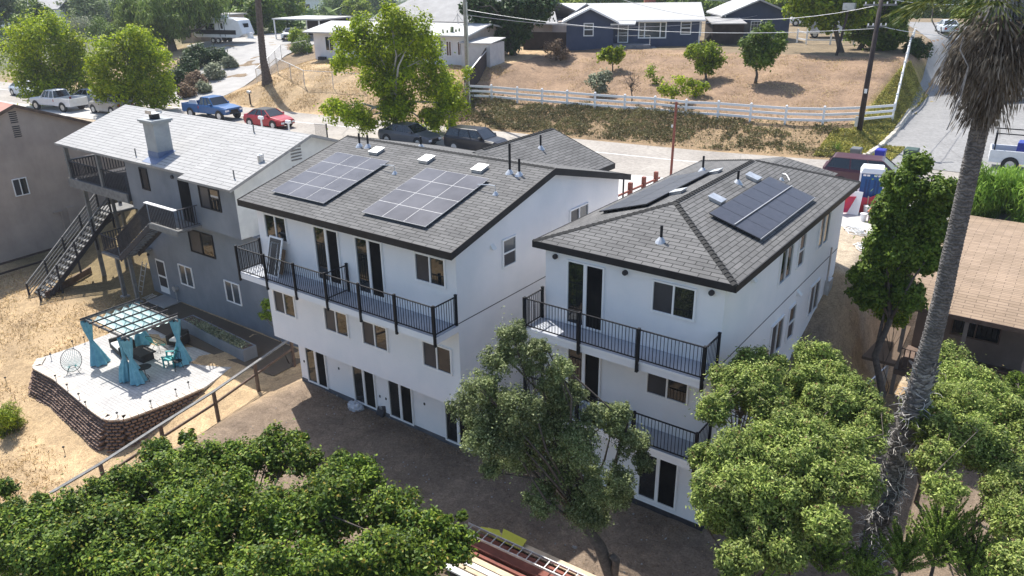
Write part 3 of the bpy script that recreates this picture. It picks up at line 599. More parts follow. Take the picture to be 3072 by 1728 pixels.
for y in gy:
    for x in gx:
        z = gz(x, y); v = y-yf(x)
        if not (-14 < v < 0.6) and y > -5:
            z += 0.07*noise.noise(Vector((x*.55, y*.55, 0)))+0.035*noise.noise(Vector((x*1.9, y*1.9, 5)))
            if -26 < x < -3 and y < 20: z += 0.06*noise.noise(Vector((x*1.1, y*1.1, 11)))+0.03*noise.noise(Vector((x*3.5, y*3.5, 2)))+.1*max(0, 1-abs(y-17.3-.5*math.sin(x))/.5)*(.4+noise.noise(Vector((x*.9, 3, 1))))
            if v > 6 and x < -13: z += 0.10*noise.noise(Vector((x*.25, y*.25, 9)))
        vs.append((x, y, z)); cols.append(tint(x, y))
nx_ = len(gx); fs = [(j*nx_+i, j*nx_+i+1, (j+1)*nx_+i+1, (j+1)*nx_+i) for j in range(len(gy)-1) for i in range(nx_-1)]
me = bpy.data.meshes.new('ground'); me.from_pydata(vs, [], fs); me.polygons.foreach_set('use_smooth', [True]*len(fs))
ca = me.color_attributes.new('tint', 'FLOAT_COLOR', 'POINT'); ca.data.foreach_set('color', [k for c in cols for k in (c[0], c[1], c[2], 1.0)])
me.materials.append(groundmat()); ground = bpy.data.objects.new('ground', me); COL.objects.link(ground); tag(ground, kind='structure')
def ribbon(name, left, right, mat, n=60, m=8, dz=0.02, kind='structure', uvs=False):
    """a sheet draped on the ground between two polylines of the same number of points"""
    mb = MB(); L = []; 
    def samp(P, t):
        q = t*(len(P)-1); i = min(int(q), len(P)-2); f = q-i; return Vector(P[i]).lerp(Vector(P[i+1]), f)
    for i in range(n+1):
        a = samp(left, i/n); b = samp(right, i/n)
        for j in range(m+1):
            p = a.lerp(b, j/m); mb.V.append((p.x, p.y, gz(p.x, p.y)+dz))
    for i in range(n):
        for j in range(m):
            k = i*(m+1)+j; mb.F.append([k, k+1, k+m+2, k+m+1]); mb.UV.append(None); mb.MI.append(0)
    o = mb.build(name, mat, smooth=True)
    if kind: o['kind'] = kind
    return o
def roadmat(name, c1, c2, crack=(0.12, 0.115, 0.11), tar=0.5):
    m, nt, p = newmat(name); p.inputs['Roughness'].default_value = 0.9; pos = gcoord(nt)
    n1 = noisen(nt, 0.25, 6, 0.6, pos); n2 = noisen(nt, 4, 6, 0.7, pos)
    c = ramp(nt, n1, [(0.3, c1), (0.7, c2)]); c = mixc(nt, 0.7, c, ramp(nt, n2, [(0.3, (0.34, 0.34, 0.34)), (0.7, (0.66, 0.66, 0.65))]), 'OVERLAY')
    mp = nt.nodes.new('ShaderNodeMapping'); mp.inputs['Scale'].default_value = (1, 1, 0); nt.links.new(pos, mp.inputs[0])
    v = nt.nodes.new('ShaderNodeTexVoronoi'); v.feature = 'DISTANCE_TO_EDGE'; v.inputs['Scale'].default_value = 0.16
    d = nt.nodes.new('ShaderNodeVectorMath'); d.operation = 'MULTIPLY_ADD'; nn = nt.nodes.new('ShaderNodeTexNoise'); nn.inputs['Scale'].default_value = 0.7; nn.inputs['Detail'].default_value = 5
    nt.links.new(nn.outputs['Color'], d.inputs[0]); d.inputs[1].default_value = (3, 3, 0); nt.links.new(mp.outputs[0], d.inputs[2]); nt.links.new(d.outputs[0], v.inputs['Vector'])
    f = ramp(nt, v.outputs[0], [(0.0, (tar, tar, tar)), (0.008, (0, 0, 0))]); c = mixc(nt, f, c, crack)
    nt.links.new(c, p.inputs['Base Color']); bump(nt, p, n2, 0.2, 0.01); return m
MT['road'] = roadmat('sun_bleached_asphalt', (0.235, 0.213, 0.19), (0.36, 0.33, 0.295))
MT['road2'] = roadmat('grey_asphalt', (0.19, 0.188, 0.188), (0.25, 0.247, 0.245))
xs_ = [-260, -150, -108, -95, -87, -80, -72, -64, -55, -48, -43, -36, -30, -26, -21, -17, -14, -12.4, -12, -11, -8, -6.1, -5.9, -4, 0, 40]
ribbon('road', [(x, yn(x), 0) for x in xs_], [(x, yf(x)-0.05, 0) for x in xs_], MT['road'], 260, 14, 0.025)
ribbon('pavement', [(x, (33.2 if x < -12.5 else (38.5 if x < -6 else yn(x)-.4)) if x > -52 else yn(x)-3.5, 0) for x in xs_[3:]], [(x, yn(x)-.02, 0) for x in xs_[3:]], plain('pale_concrete', (0.40, 0.385, 0.365), (0.50, 0.485, 0.465), 0.5, 0.9, bmp=0.1), 160, 12, 0.035)
ribbon('driveway', [(-81.5, 44.0, 0), (-83, 51, 0), (-87, 57, 0), (-99, 61, 0), (-100, 76, 0)], [(-70.2, 44.9, 0), (-72.5, 50.5, 0), (-74.8, 54, 0), (-79.5, 62, 0), (-84, 78, 0)], MT['concrete'], 60, 20, 0.05)
ribbon('side_street', [(-10.9, 53.0, 0), (-11.2, 60, 0), (-11.7, 70, 0), (-12.6, 80, 0), (-14.5, 94, 0), (-19, 110, 0), (-24, 126, 0)], [(14, 54.5, 0), (4, 60, 0), (1.5, 70, 0), (0, 80, 0), (-2, 94, 0), (-4, 110, 0), (-9, 126, 0)], MT['road2'], 90, 20, 0.05)
# painted line along the far lane
ln = ribbon('road_line', [(x, yf(x)-3.7, 0) for x in (-110, -87, -72, -55, -43, -30, -21, -15)], [(x, yf(x)-3.58, 0) for x in (-110, -87, -72, -55, -43, -30, -21, -15)], MT['white_paint'], 160, 1, 0.034)
# ================================================================== neighbouring and far buildings
def rthing(name, label, cat, loc, rz, group=None):
    o = thing(name, label, cat, loc, group, rz); OFF[o] = Vector((0, 0, 0)); return o
# tan house at the left edge (gable end faces the grey house)
E_ = thing('tan_house', 'tall plain tan stucco house at the left edge with a louvred gable vent', 'house', (-60, 20, -.8))
ex, eya, eza, es = -55.3, 21.3, 9.38, 0.4
w = MB(); w.prism([(ex-14, y, z) for y, z in ((12.2, -1.6), (12.2, eza-es*(eya-12.2)-.1), (eya, eza-.1), (29, eza-es*(29-eya)-.1), (29, -1.6))], (14, 0, 0)); w.build('wall', MT['tan_stucco'], E_)
r = MB(); 
for ye in (11.7, 29.5): z = eza-es*abs(eya-ye); r.hexa([(ex-14.3, ye, z-.08), (ex+.25, ye, z-.08), (ex+.25, eya, eza-.08), (ex-14.3, eya, eza-.08)], [(ex-14.3, ye, z), (ex+.25, ye, z), (ex+.25, eya, eza), (ex-14.3, eya, eza)])
r.build('roof', MT['roof_red'], E_)
f = MB()
for ye in (11.7, 29.5): z = eza-es*abs(eya-ye); f.hexa([(ex+.25, ye, z-.2), (ex+.29, ye, z-.2), (ex+.29, eya, eza-.2), (ex+.25, eya, eza-.2)], [(ex+.25, ye, z+.01), (ex+.29, ye, z+.01), (ex+.29, eya, eza+.01), (ex+.25, eya, eza+.01)])
f.build('fascia', MT['wood_brown'], E_)
m = MB()
for k in range(13):
    if k != 6: m.box(ex+.001, ex+.025, eya-.35, eya+.1, 8.85-.13*k, 8.91-.13*k)
m.build('gable_vent', MT['dark_grey'], E_)
window(E_, 'x', ex, 1, 20.1, 21.0, 3.55, 4.7, 'slider', 'vinyl', screen=1)
m = MB(); m.box(ex+.001, ex+.12, 23.0, 23.5, .9, 2.1); m.bar((ex+.06, 22.6, 1.9), (ex+.06, 22.6, -.9), .07); m.bar((ex+.06, 22.1, 1.95), (ex+.06, 22.7, 1.95), .09); m.build('utility_box', MT['tan_stucco'], E_)
# blue house on the hill
G = rthing('blue_house', 'dark blue bungalow with white roof, white framed picture window and brick chimney', 'house', (-45.0, 70.7, 9.05), math.radians(30.9))
w = MB(); w.prism([(0, 0, -.6), (0, 0, 2.85), (2.4, 0, 4.0), (4.8, 0, 2.85), (4.8, 0, -.6)], (0, 9, 0)); w.box(4.8, 13.6, 1.2, 8.6, -.6, 2.9); w.prism([(13.6, 1.2, 2.85), (13.6, 4.9, 4.1), (13.6, 8.6, 2.85)], (-.1, 0, 0)); w.build('wall', MT['blue_stucco'], G)
r = MB(); t = .1
def slab(mb, q, t=.1, mi=0): mb.hexa([(a, b, c-t) for a, b, c in q], q, mi)
slab(r, [(-.5, -.5, 2.72), (2.4, -.5, 4.1), (2.4, 5, 4.1), (-.5, 5, 2.72)]); slab(r, [(2.4, -.5, 4.1), (5.3, -.5, 2.72), (5.3, 1.9, 2.74), (2.4, 5, 4.1)])
slab(r, [(4.4, .65, 2.80), (14.1, .65, 2.80), (14.1, 4.9, 4.3), (2.0, 4.9, 4.3)]); slab(r, [(0, 9.1, 2.85), (2, 4.9, 4.3), (14.1, 4.9, 4.3), (14.1, 9.1, 2.85)]); slab(r, [(4.5, -.1, 2.5), (7.0, -.1, 2.5), (7.2, .9, 2.86), (4.4, .9, 2.86)])
r.build('roof', MT['roof_white'], G)
f = MB(); f.box(6.9, 14.15, .6, .64, 2.62, 2.8); f.hexa([(-.5, -.55, 2.55), (-.5, -.5, 2.55), (2.4, -.5, 3.93), (2.4, -.55, 3.93)], [(-.5, -.55, 2.73), (-.5, -.5, 2.73), (2.4, -.5, 4.11), (2.4, -.55, 4.11)]); f.hexa([(2.4, -.55, 3.93), (2.4, -.5, 3.93), (5.3, -.5, 2.55), (5.3, -.55, 2.55)], [(2.4, -.55, 4.11), (2.4, -.5, 4.11), (5.3, -.5, 2.73), (5.3, -.55, 2.73)]); f.box(4.5, 7.0, -.14, -.1, 2.36, 2.5)
f.build('fascia', MT['vinyl'], G)
m = MB(); m.box(8.2, 9.4, 5.8, 6.7, 3.5, 5.6); m.build('chimney', MT['brick_red'], G)
window(G, 'y', 0, -1, 1.75, 2.8, 1.3, 2.6, 'hung', 'vinyl', 'glass_far', fw=.1); window(G, 'y', 1.2, -1, 7.4, 10.3, .95, 2.62, 'plain', 'vinyl', 'glass_far', fw=.12); window(G, 'y', 1.2, -1, 11.7, 12.8, 1.3, 2.62, 'hung', 'vinyl', 'glass_far', fw=.1)
m = MB(); m.box(8.0, 8.12, 1.14, 1.19, 1.05, 2.5); m.box(9.6, 9.72, 1.14, 1.19, 1.05, 2.5); m.build('window_mullion', MT['vinyl'], G)
m = MB(); m.box(5.3, 6.4, 1.1, 1.199, .55, 2.6); d = m.build('door', MT['vinyl'], G); m = MB(); m.box(5.42, 6.28, 1.06, 1.099, .65, 2.5); m.build('screen', MT['black_hole'], d); m = MB()
for k in range(7): m.box(5.5+.11*k, 5.52+.11*k, 1.03, 1.055, .7, 2.45)
m.box(5.42, 6.28, 1.03, 1.057, 1.5, 1.55); m.build('security_bars', MT['white_paint'], d)
m = MB(); m.box(4.85, 8.6, -1.0, 1.19, -.5, .5); m.box(8.6, 9.2, -.8, 1.19, -.5, .2); m.build('porch', plain('porch_concrete', (.12, .13, .16), (.2, .21, .23), 2, .9), G); m = MB(); m.bar((8.5, -.9, .5), (8.5, -.9, 1.4), .05); m.bar((8.5, -.9, 1.4), (5, -.9, 1.4), .03); m.build('handrail', MT['white_paint'], G)
m = MB(); m.box(13.62, 13.72, 1.1, 1.25, .2, 2.6); m.box(13.65, 13.9, 1.6, 2.4, 1.1, 2.5); m.build('downpipe', MT['vinyl'], G)
G2 = rthing('blue_garage', 'dark blue detached garage with white gable roof right of the blue bungalow', 'garage', (-33.8, 85.0, 9.05), math.radians(33.5))
w = MB(); w.prism([(0, 0, -.6), (0, 0, 2.95), (3.5, 0, 4.35), (7, 0, 2.95), (7, 0, -.6)], (0, 8, 0)); w.build('wall', MT['blue_stucco'], G2)
r = MB(); slab(r, [(-.45, -.6, 2.88), (3.5, -.6, 4.5), (3.5, 8.5, 4.5), (-.45, 8.5, 2.88)], .16); slab(r, [(3.5, -.6, 4.5), (7.45, -.6, 2.88), (7.45, 8.5, 2.88), (3.5, 8.5, 4.5)], .16); r.build('roof', MT['roof_white'], G2)
m = MB(); m.box(-.03, .12, -.04, 0, -.5, 2.9); m.build('corner_trim', MT['vinyl'], G2); window(G2, 'y', 0, -1, 2.85, 3.95, 1.1, 2.25, 'plain', 'vinyl', 'glass_far', fw=.08, grid=(3, 3)); m = MB(); m.box(2.2, 2.8, -.05, -.01, 1.0, 2.1); m.build('open_shutter', MT['glass_far'], G2)
# link between bungalow and garage
G3 = rthing('shed', 'low dark lean-to with pale roof between the blue bungalow and its garage', 'shed', (-33.2, 80.5, 9.05), math.radians(32))
w = MB(); w.box(0, 3.2, 0, 5, -.5, 2.3); w.build('wall', MT['wood_dark'], G3); r = MB(); slab(r, [(-.2, -.4, 2.32), (3.4, -.4, 2.32), (3.4, 5, 2.7), (-.2, 5, 2.7)], .1); r.build('roof', MT['roof_grey'], G3)
# small blue cottage left
p = atg(1590, 108); G4 = rthing('blue_cottage', 'small dark blue cottage with white roof behind the big dark tree', 'cottage', (p.x, p.y+2, p.z), math.radians(24))
w = MB(); w.box(0, 4.6, 0, 5, -.3, 2.8); w.build('wall', MT['blue_stucco'], G4); r = MB(); slab(r, [(-.4, -.5, 2.8), (5.0, -.5, 2.8), (5.2, 5.2, 3.5), (-.4, 5.2, 3.5)], .14); r.build('roof', MT['roof_white'], G4); window(G4, 'x', 4.6, 1, .6, 1.6, 1.0, 2.4, 'hung', 'vinyl', 'glass_far', fw=.1); m = MB(); m.box(4.45, 4.64, -.04, .1, -.2, 2.7); m.build('corner_trim', MT['vinyl'], G4)
# white house left of the big street tree
Hh = rthing('white_bungalow', 'long low white stucco bungalow with a flat pale roof behind the street tree', 'bungalow', (-66.8, 55.8, 8.5), math.radians(9.7))
w = MB(); w.box(0, 18.4, 0, 8.2, -1.4, 2.7); w.build('wall', plain('white_wall', (.62, .61, .63), (.72, .71, .72), .8, .9), Hh)
w = MB(); w.prism([(18.41, 0, 2.6), (18.41, 4.1, 3.4), (18.41, 8.2, 2.6)], (-.05, 0, 0)); w.box(18.401, 18.42, .02, 8.2, -1, 2.65); w.build('gable_wall', MT['tan_stucco'], Hh)
r = MB(); slab(r, [(-.8, -.7, 2.66), (18.9, -.7, 2.66), (18.9, 4.1, 3.45), (-.8, 4.1, 3.45)], .14); slab(r, [(-.8, 8.9, 2.66), (-.8, 4.1, 3.45), (18.9, 4.1, 3.45), (18.9, 8.9, 2.66)], .14); rr = r.build('roof', MT['roof_white'], Hh)
m = MB(); m.box(4.8, 6.0, 2.0, 2.35, 3.12, 3.25); m.build('roof_vent', MT['galv'], rr); m = MB(); m.bar((15.2, 4, 3.4), (15.2, 4, 4.4), .05); m.bar((15.2, 4, 4.3), (15.8, 4, 3.6), .04); m.bar((15.2, 4, 4.3), (14.7, 4, 3.6), .04); m.build('antenna', MT['galv'], rr)
for x0, x1, z0, z1 in ((1.5, 2.6, .75, 2.2), (16.15, 16.75, .7, 2.1), (17.4, 18.0, .8, 2.1)): window(Hh, 'y', 0, -1, x0, x1, z0, z1, 'slider', 'vinyl', 'glass', fw=.06)
window(Hh, 'x', 18.42, 1, 2.4, 3.4, .9, 2.1, 'hung', 'rust', 'glass_far', fw=.1)
m = MB(); m.box(.6, 1.5, -.35, -.05, -.7, .15); m.build('meter_cabinet', MT['dark_grey'], Hh)
H2 = rthing('grey_roof_house', 'house with a broad grey gable roof behind the white bungalow', 'house', (-74, 72, 8.6), math.radians(10))
w = MB(); w.box(0, 24, 0, 9, -1, 2.6); w.build('wall', MT['tan_stucco'], H2); r = MB(); slab(r, [(-.8, -.8, 2.6), (25, -.8, 2.6), (22, 4.5, 4.9), (2.5, 4.5, 4.9)], .15); slab(r, [(2.5, 4.5, 4.9), (22, 4.5, 4.9), (25, 9.8, 2.6), (-.8, 9.8, 2.6)], .15); r.build('roof', MT['roof_grey'], H2)
# carport with old car
p = atg(830, 118); H3 = rthing('carport', 'open carport with a thin white flat roof at the end of the driveway', 'carport', (p.x, p.y+1, p.z), math.radians(10))
m = MB(); m.box(-.6, 7.5, -1, 6, 2.5, 2.68); m.build('roof', MT['roof_white'], H3)
for x, y in ((-.4, -.8), (7.2, -.8), (-.4, 5.7), (7.2, 5.7)): m = MB(); m.box(x-.07, x+.07, y-.07, y+.07, -.3, 2.5); m.build('post', MT['vinyl'], H3)
m = MB(); m.box(-.5, 7.3, 5.8, 6, -.3, 2.5); m.build('back_wall', MT['wood_dark'], H3)
# garden sheds near the cactus
p = atg(1385, 200); H4 = rthing('garden_shed', 'white metal garden shed with a flat lid roof beside the dark fence', 'shed', (p.x, p.y, p.z), math.radians(14))
m = MB(); m.box(0, 3.0, 0, 3.4, -.4, 2.1); m.build('wall', plain('shed_panel', (.5, .49, .5), (.58, .57, .57), 2, .7), H4); m = MB(); slab(m, [(-.15, -.15, 2.2), (3.15, -.15, 2.2), (3.15, 3.5, 2.45), (-.15, 3.5, 2.45)], .08); m.build('roof', MT['roof_white'], H4)
# tan house upper left
p = at(300, 95, 8.2); H5 = rthing('tan_gable_house', 'tan house with a deep brown eave and pale roof beyond the pepper tree', 'house', (-130, 70.5, 7.8), math.radians(38))
w = MB(); w.prism([(0, 0, -.5), (0, 0, 2.9), (5.2, 0, 5.4), (10.4, 0, 2.9), (10.4, 0, -.5)], (0, 10, 0)); w.build('wall', MT['tan_stucco'], H5)
r = MB(); slab(r, [(-3.0, -1.2, 1.8), (5.2, -1.2, 5.6), (5.2, 10.5, 5.6), (-3.0, 10.5, 1.8)], .2); slab(r, [(5.2, -1.2, 5.6), (11.4, -1.2, 2.7), (11.4, 10.5, 2.7), (5.2, 10.5, 5.6)], .2); r.build('roof', MT['roof_grey'], H5)
m = MB(); m.hexa([(-3, -1.26, 1.5), (-3, -1.2, 1.5), (5.2, -1.2, 5.3), (5.2, -1.26, 5.3)], [(-3, -1.26, 1.85), (-3, -1.2, 1.85), (5.2, -1.2, 5.65), (5.2, -1.26, 5.65)]); m.build('fascia', MT['wood_brown'], H5)
window(H5, 'y', 0, -1, 2.6, 5.2, .3, 2.4, 'slider', 'vinyl', 'glass'); 
# house behind the caravan
H6 = rthing('tan_outbuilding', 'low tan outbuilding with a dark window left of the caravan', 'house', (-104, 62.5, 7.8), math.radians(12))
w = MB(); w.box(0, 5.6, 1.5, 8, -.3, 3.6); w.box(1.2, 3.4, 0, 1.5, -.3, 2.4); w.build('wall', MT['tan_stucco'], H6); m = MB(); m.box(-.3, 5.9, 1.1, 8.4, 3.6, 3.75); m.build('roof', MT['roof_grey'], H6); window(H6, 'y', 0, -1, 2.1, 3.2, 1.0, 2.1, 'plain', 'wood_brown', 'glass')
# brown roofed house at the right edge with a porch
D = thing('brown_roof_house', 'house with a weathered tan shingle roof and railed porch at the right edge', 'house', (3, 36, 1.5))
dz = 4.5; dye = 31.45; dx = -4.42
r = MB()
DP = [(dye, dz), (33.0, 4.97), (39.8, 5.47), (43.7, 5.1)]
for (ya, za), (yb2, zb2) in zip(DP, DP[1:]): roofquad(r, (dx+.15, ya, za), (14, ya, za), (14, yb2, zb2), (dx+.15, yb2, zb2))
r.build('roof', MT['shingle_tan'], D)
u = MB()
for (ya, za), (yb2, zb2) in zip(DP, DP[1:]): u.hexa([(dx+.17, ya+.02, za-.16), (14, ya+.02, za-.16), (14, yb2, zb2-.16), (dx+.17, yb2, zb2-.16)], [(dx+.17, ya+.02, za-.012), (14, ya+.02, za-.012), (14, yb2, zb2-.012), (dx+.17, yb2, zb2-.012)])
u.build('soffit', MT['wood_brown'], D)
m = MB(); m.box(dx+.12, 14, dye-.05, dye-.002, dz-.17, dz+.01); m.build('fascia', MT['wood_brown'], D)
w = MB(); w.box(dx+.5, 14, 34.3, 43.2, -.4, 4.8); w.build('wall', plain('brown_wall', (.16, .125, .105), (.22, .175, .15), 1, .9), D)
w = MB(); w.box(dx+.4, 14, 31.6, 34.3, 1.35, 1.55); w.build('porch_floor', MT['wood_brown'], D)
for x in (-4.0, -1.9, .2, 2.3): m = MB(); m.box(x-.07, x+.07, 31.68, 31.82, 0, 4.45); m.build('post', plain('taupe_paint', (.17, .14, .125), (.22, .19, .17), 3, .8), D)
railing(D, [(-4.0, 31.75), (12, 31.75)], 1.55, .95, name='porch_railing', mat='wood_brown', sp=.2, bal=.045, top=.08)
window(D, 'y', 34.3, -1, -2.6, -.8, 2.5, 3.9, 'slider', 'wood_brown', 'glass'); m = MB(); m.box(.7, 1.6, 34.26, 34.3, 1.55, 3.7); m.build('door', MT['black_hole'], D)
m = MB(); m.hexa([(-5.2, 30.9, 2.0), (-3.95, 30.9, 2.0), (-3.95, 33.4, 2.7), (-4.6, 33.4, 2.7)], [(-5.2, 30.9, 2.12), (-3.95, 30.9, 2.12), (-3.95, 33.4, 2.82), (-4.6, 33.4, 2.82)]); m.build('side_awning', MT['shingle_tan'], D)
# distant houses in the valley
def farhouse(px, py, d, w_, dp, h, wall, roofm, label, rz=.5):
    q = atd(px, py, d); z = gz(q.x, q.y); o = rthing('distant_house', label, 'house', (q.x, q.y, max(z, q.z-h*.4)-1), rz, 'houses far off in the valley')
    m = MB(); m.box(-w_/2, w_/2, -dp/2, dp/2, -4, h); m.build('wall', MT[wall], o); r = MB(); slab(r, [(-w_/2-.5, -dp/2-.5, h), (w_/2+.5, -dp/2-.5, h), (w_/2+.5, 0, h+1.8), (-w_/2-.5, 0, h+1.8)], .2); slab(r, [(-w_/2-.5, 0, h+1.8), (w_/2+.5, 0, h+1.8), (w_/2+.5, dp/2+.5, h), (-w_/2-.5, dp/2+.5, h)], .2); r.build('roof', MT[roofm], o)
    for x in (-w_*.3, w_*.15): window(o, 'y', -dp/2, -1, x, x+1.6, 1.0, 2.3, 'plain', 'vinyl', 'glass')
    return o
for a in ((200, 48, 260, 16, 9, 4.5, 'white_paint', 'roof_red', 'far two storey white house with a red roof beyond the palms'), (185, 22, 330, 20, 9, 3.5, 'white_paint', 'roof_grey', 'far white house with grey roof above the red roofed one'),
          (105, 40, 230, 15, 9, 3.5, 'white_paint', 'roof_grey', 'far pale house half hidden by palm fronds'), (1500, 14, 210, 14, 9, 5.0, 'white_stucco', 'roof_white', 'far tall white building left of the grey pole top'),
          (905, 8, 300, 16, 9, 4.0, 'white_paint', 'roof_white', 'far white house above the carport trees'), (965, 4, 340, 14, 9, 7.0, 'grey_stucco', 'roof_grey', 'far grey block above the broad grey roof'),
          (1320, 14, 240, 13, 8, 3.5, 'tan_stucco', 'roof_grey', 'far tan house behind the yellow green treetops'), (2130, 8, 240, 15, 8, 3.5, 'white_paint', 'roof_grey', 'far white house above the blue garage'),
          (1850, 3, 330, 16, 8, 3.5, 'white_paint', 'roof_red', 'far house with red roof above the blue bungalow'), (420, 6, 320, 15, 8, 3.5, 'tan_stucco', 'roof_grey', 'far tan house behind the pepper tree')):
    farhouse(*a, rz=rnd.uniform(.3, .9))
# hedge-dark wall building behind street car, white truck camper etc. are with the vehicles
# ================================================================== vehicles (front = local +x)
def carpaint(name, c, rough=0.35): return plain(name, c, tuple(x*0.9 for x in c), 2, rough, coat=0.25, spec=0.35)
MT['lamp'] = plain('lamp_glass', (.75, .76, .78), None, rough=.15); MT['taillamp'] = plain('tail_lamp', (.35, .01, .012), None, rough=.2)
def wheel(par, x, y, r=.34, wdt=.22, out=1):
    m = MB(); m.cyl((x, y-wdt/2, r), r, wdt, 20, axis='y'); w = m.build('wheel', MT['rubber'], par, smooth=False)
    m = MB(); yy = y+out*(wdt/2+.004); m.cyl((x, yy-.003, r), r*.62, .006, 14, axis='y')
    m.build('rim', MT['galv'], w)
def vehicle(name, label, cat, pos, rz, paint, L, Wd, body, cab, group=None, wheels=None, wr=.34, clad=None, roofmat=None, lamps=True, grille=True, rack=False):
    """body: list of (x, hw, z0, z1, z2, hwt); cab: (xb0, xb1, xt0, xt1, zb, zt, hwb, hwt)"""
    o = rthing(name, label, cat, pos, rz, group)
    m = MB(); n = len(body)
    for (x, hw, z0, z1, z2, ht) in body: m.V += [(x, -hw*.96, z0), (x, -hw, z0+.1), (x, -hw, z1), (x, -ht, z2), (x, ht, z2), (x, hw, z1), (x, hw, z0+.1), (x, hw*.96, z0)]
    for i in range(n-1):
        for k in range(8):
            k2 = (k+1) % 8; m.F.append([i*8+k, (i+1)*8+k, (i+1)*8+k2, i*8+k2]); m.UV.append(None); m.MI.append(0)
    m.F.append(list(range(8))); m.F.append([(n-1)*8+k for k in range(8)][::-1]); m.UV += [None]*2; m.MI += [0]*2
    m.build('body', paint, o, bevel=.03)
    if cab:
        b0, b1, t0, t1, zb, zt, hb, ht = cab
        g = MB(); g.hexa([(b0, -hb, zb), (b1, -hb, zb), (b1, hb, zb), (b0, hb, zb)], [(t0, -ht, zt), (t1, -ht, zt), (t1, ht, zt), (t0, ht, zt)]); g.build('windows', MT['car_glass'], o)
        r = MB(); e = .012; r.hexa([(t0-.02, -ht-e, zt), (t1+.02, -ht-e, zt), (t1+.02, ht+e, zt), (t0-.02, ht+e, zt)], [(t0+.1, -ht+.06, zt+.06), (t1-.12, -ht+.06, zt+.06), (t1-.12, ht-.06, zt+.06), (t0+.1, ht-.06, zt+.06)]); r.build('roof', roofmat or paint, o, bevel=.02)
        p = MB()
        for s in (-1, 1):
            p.bar((b0, s*hb, zb), (t0, s*(ht+e), zt), .07, .05); p.bar((b1, s*hb, zb), (t1, s*(ht+e), zt), .07, .05)
            for q in (.36, .68): p.bar((lerp(b0, b1, q), s*(hb+.004), zb), (lerp(t0, t1, q), s*(ht+e+.004), zt), .075, .03)
        p.build('pillars', paint, o)
        for s in (-1, 1): m = MB(); m.box(b1-.35, b1-.18, s*(hb+.12)-.09, s*(hb+.12)+.09, zb+.02, zb+.16); m.build('mirror', paint, o, bevel=.02)
    x0, hw0, x1, hw1 = body[0][0], body[0][1], body[-1][0], body[-1][1]
    ws = wheels or (x0+L*.2, x1-L*.19)
    for x in ws:
        for s in (-1, 1): wheel(o, x, s*(Wd/2-.1), wr, .22, s)
    for x in ws:
        for s in (-1, 1): m = MB(); m.cyl((x, s*(Wd/2+.004)-.002, wr+.02), wr+.07, .004, 20, axis='y'); m.build('wheel_arch', MT['black_paint'], o)
    if lamps:
        for s in (-1, 1):
            m = MB(); m.box(x1-.12, x1+.012, s*(hw1-.16)-.17, s*(hw1-.16)+.17, body[-1][3]-.18, body[-1][3]-.02); m.build('headlight', MT['lamp'], o, bevel=.02)
            m = MB(); m.box(x0-.012, x0+.1, s*(hw0-.13)-.14, s*(hw0-.13)+.14, body[0][3]-.22, body[0][3]+.02); m.build('taillight', MT['taillamp'], o, bevel=.02)
    if grille: m = MB(); m.box(x1-.02, x1+.01, -hw1*.45, hw1*.45, body[-1][3]-.22, body[-1][3]-.04); m.box(x1-.05, x1+.012, -hw1*.6, hw1*.6, body[-1][2]+.03, body[-1][2]+.2); m.build('grille', MT['black_paint'], o)
    return o
def sedan(label, pos, rz, paint, k=1.0, **a):
    return vehicle('parked_car', label, 'car', pos, rz, paint, 4.75*k, 1.82, [(-2.35*k, .72, .35, .72, .95, .6), (-2.1*k, .86, .26, .78, 1.02, .74), (-1.3*k, .91, .22, .82, 1.03, .8), (0, .91, .2, .82, 1.0, .82), (1.1*k, .91, .22, .8, .96, .8), (1.9*k, .87, .26, .72, .84, .72), (2.33*k, .72, .34, .62, .72, .58)],
                   (-1.75*k, 1.05*k, -1.05*k, .35*k, .98, 1.42, .8, .6), **a)
def suv(label, pos, rz, paint, k=1.0, h=1.0, **a):
    return vehicle('parked_car', label, 'car', pos, rz, paint, 4.6*k, 1.85, [(-2.25*k, .82, .35, .95*h, 1.12*h, .74), (-2.0*k, .92, .28, 1.0*h, 1.15*h, .82), (0, .93, .25, .98*h, 1.1*h, .84), (1.0*k, .93, .26, .95*h, 1.08*h, .82), (1.9*k, .9, .3, .86*h, .98*h, .74), (2.25*k, .78, .38, .74*h, .86*h, .6)],
                   (-2.15*k, 1.15*k, -1.85*k, .5*k, 1.08*h, 1.6*h, .84, .66), wr=.37, **a)
def pickup(label, pos, rz, paint, k=1.0, bedmat=None, **a):
    o = vehicle('parked_truck', label, 'pickup truck', pos, rz, paint, 5.8*k, 2.0, [(-.75*k, .97, .5, 1.1, 1.22, .92), (.9*k, .98, .5, 1.1, 1.24, .9), (1.9*k, .97, .5, 1.05, 1.2, .85), (2.8*k, .9, .55, .98, 1.08, .75)],
                   (-.7*k, 1.15*k, -.55*k, .6*k, 1.2, 1.82, .88, .7), wr=.41, wheels=(-1.85*k, 1.9*k), **a)
    m = MB(); m.box(-2.95*k, -.76*k, -.98, .98, .5, .78)
    for s in (-1, 1): m.box(-2.95*k, -.76*k, s*.93-.05, s*.93+.05, .78, 1.25)
    m.box(-2.95*k, -2.87*k, -.88, .88, .78, 1.22); m.build('bed', bedmat or paint, o, bevel=.02)
    m = MB(); m.box(-2.86*k, -.78*k, -.87, .87, .781, .8); m.build('bed_liner', MT['rubber'], o); return o
P_ = {}
for k_, c_ in dict(red=(.36, .012, .02), blue=(.012, .09, .26), black=(.012, .012, .016), silver=(.42, .44, .46), gold=(.36, .35, .33), white=(.74, .75, .76), maroon=(.075, .025, .035), charcoal=(.10, .105, .115), palesilver=(.55, .6, .66)).items(): P_[k_] = carpaint('paint_'+k_, c_)
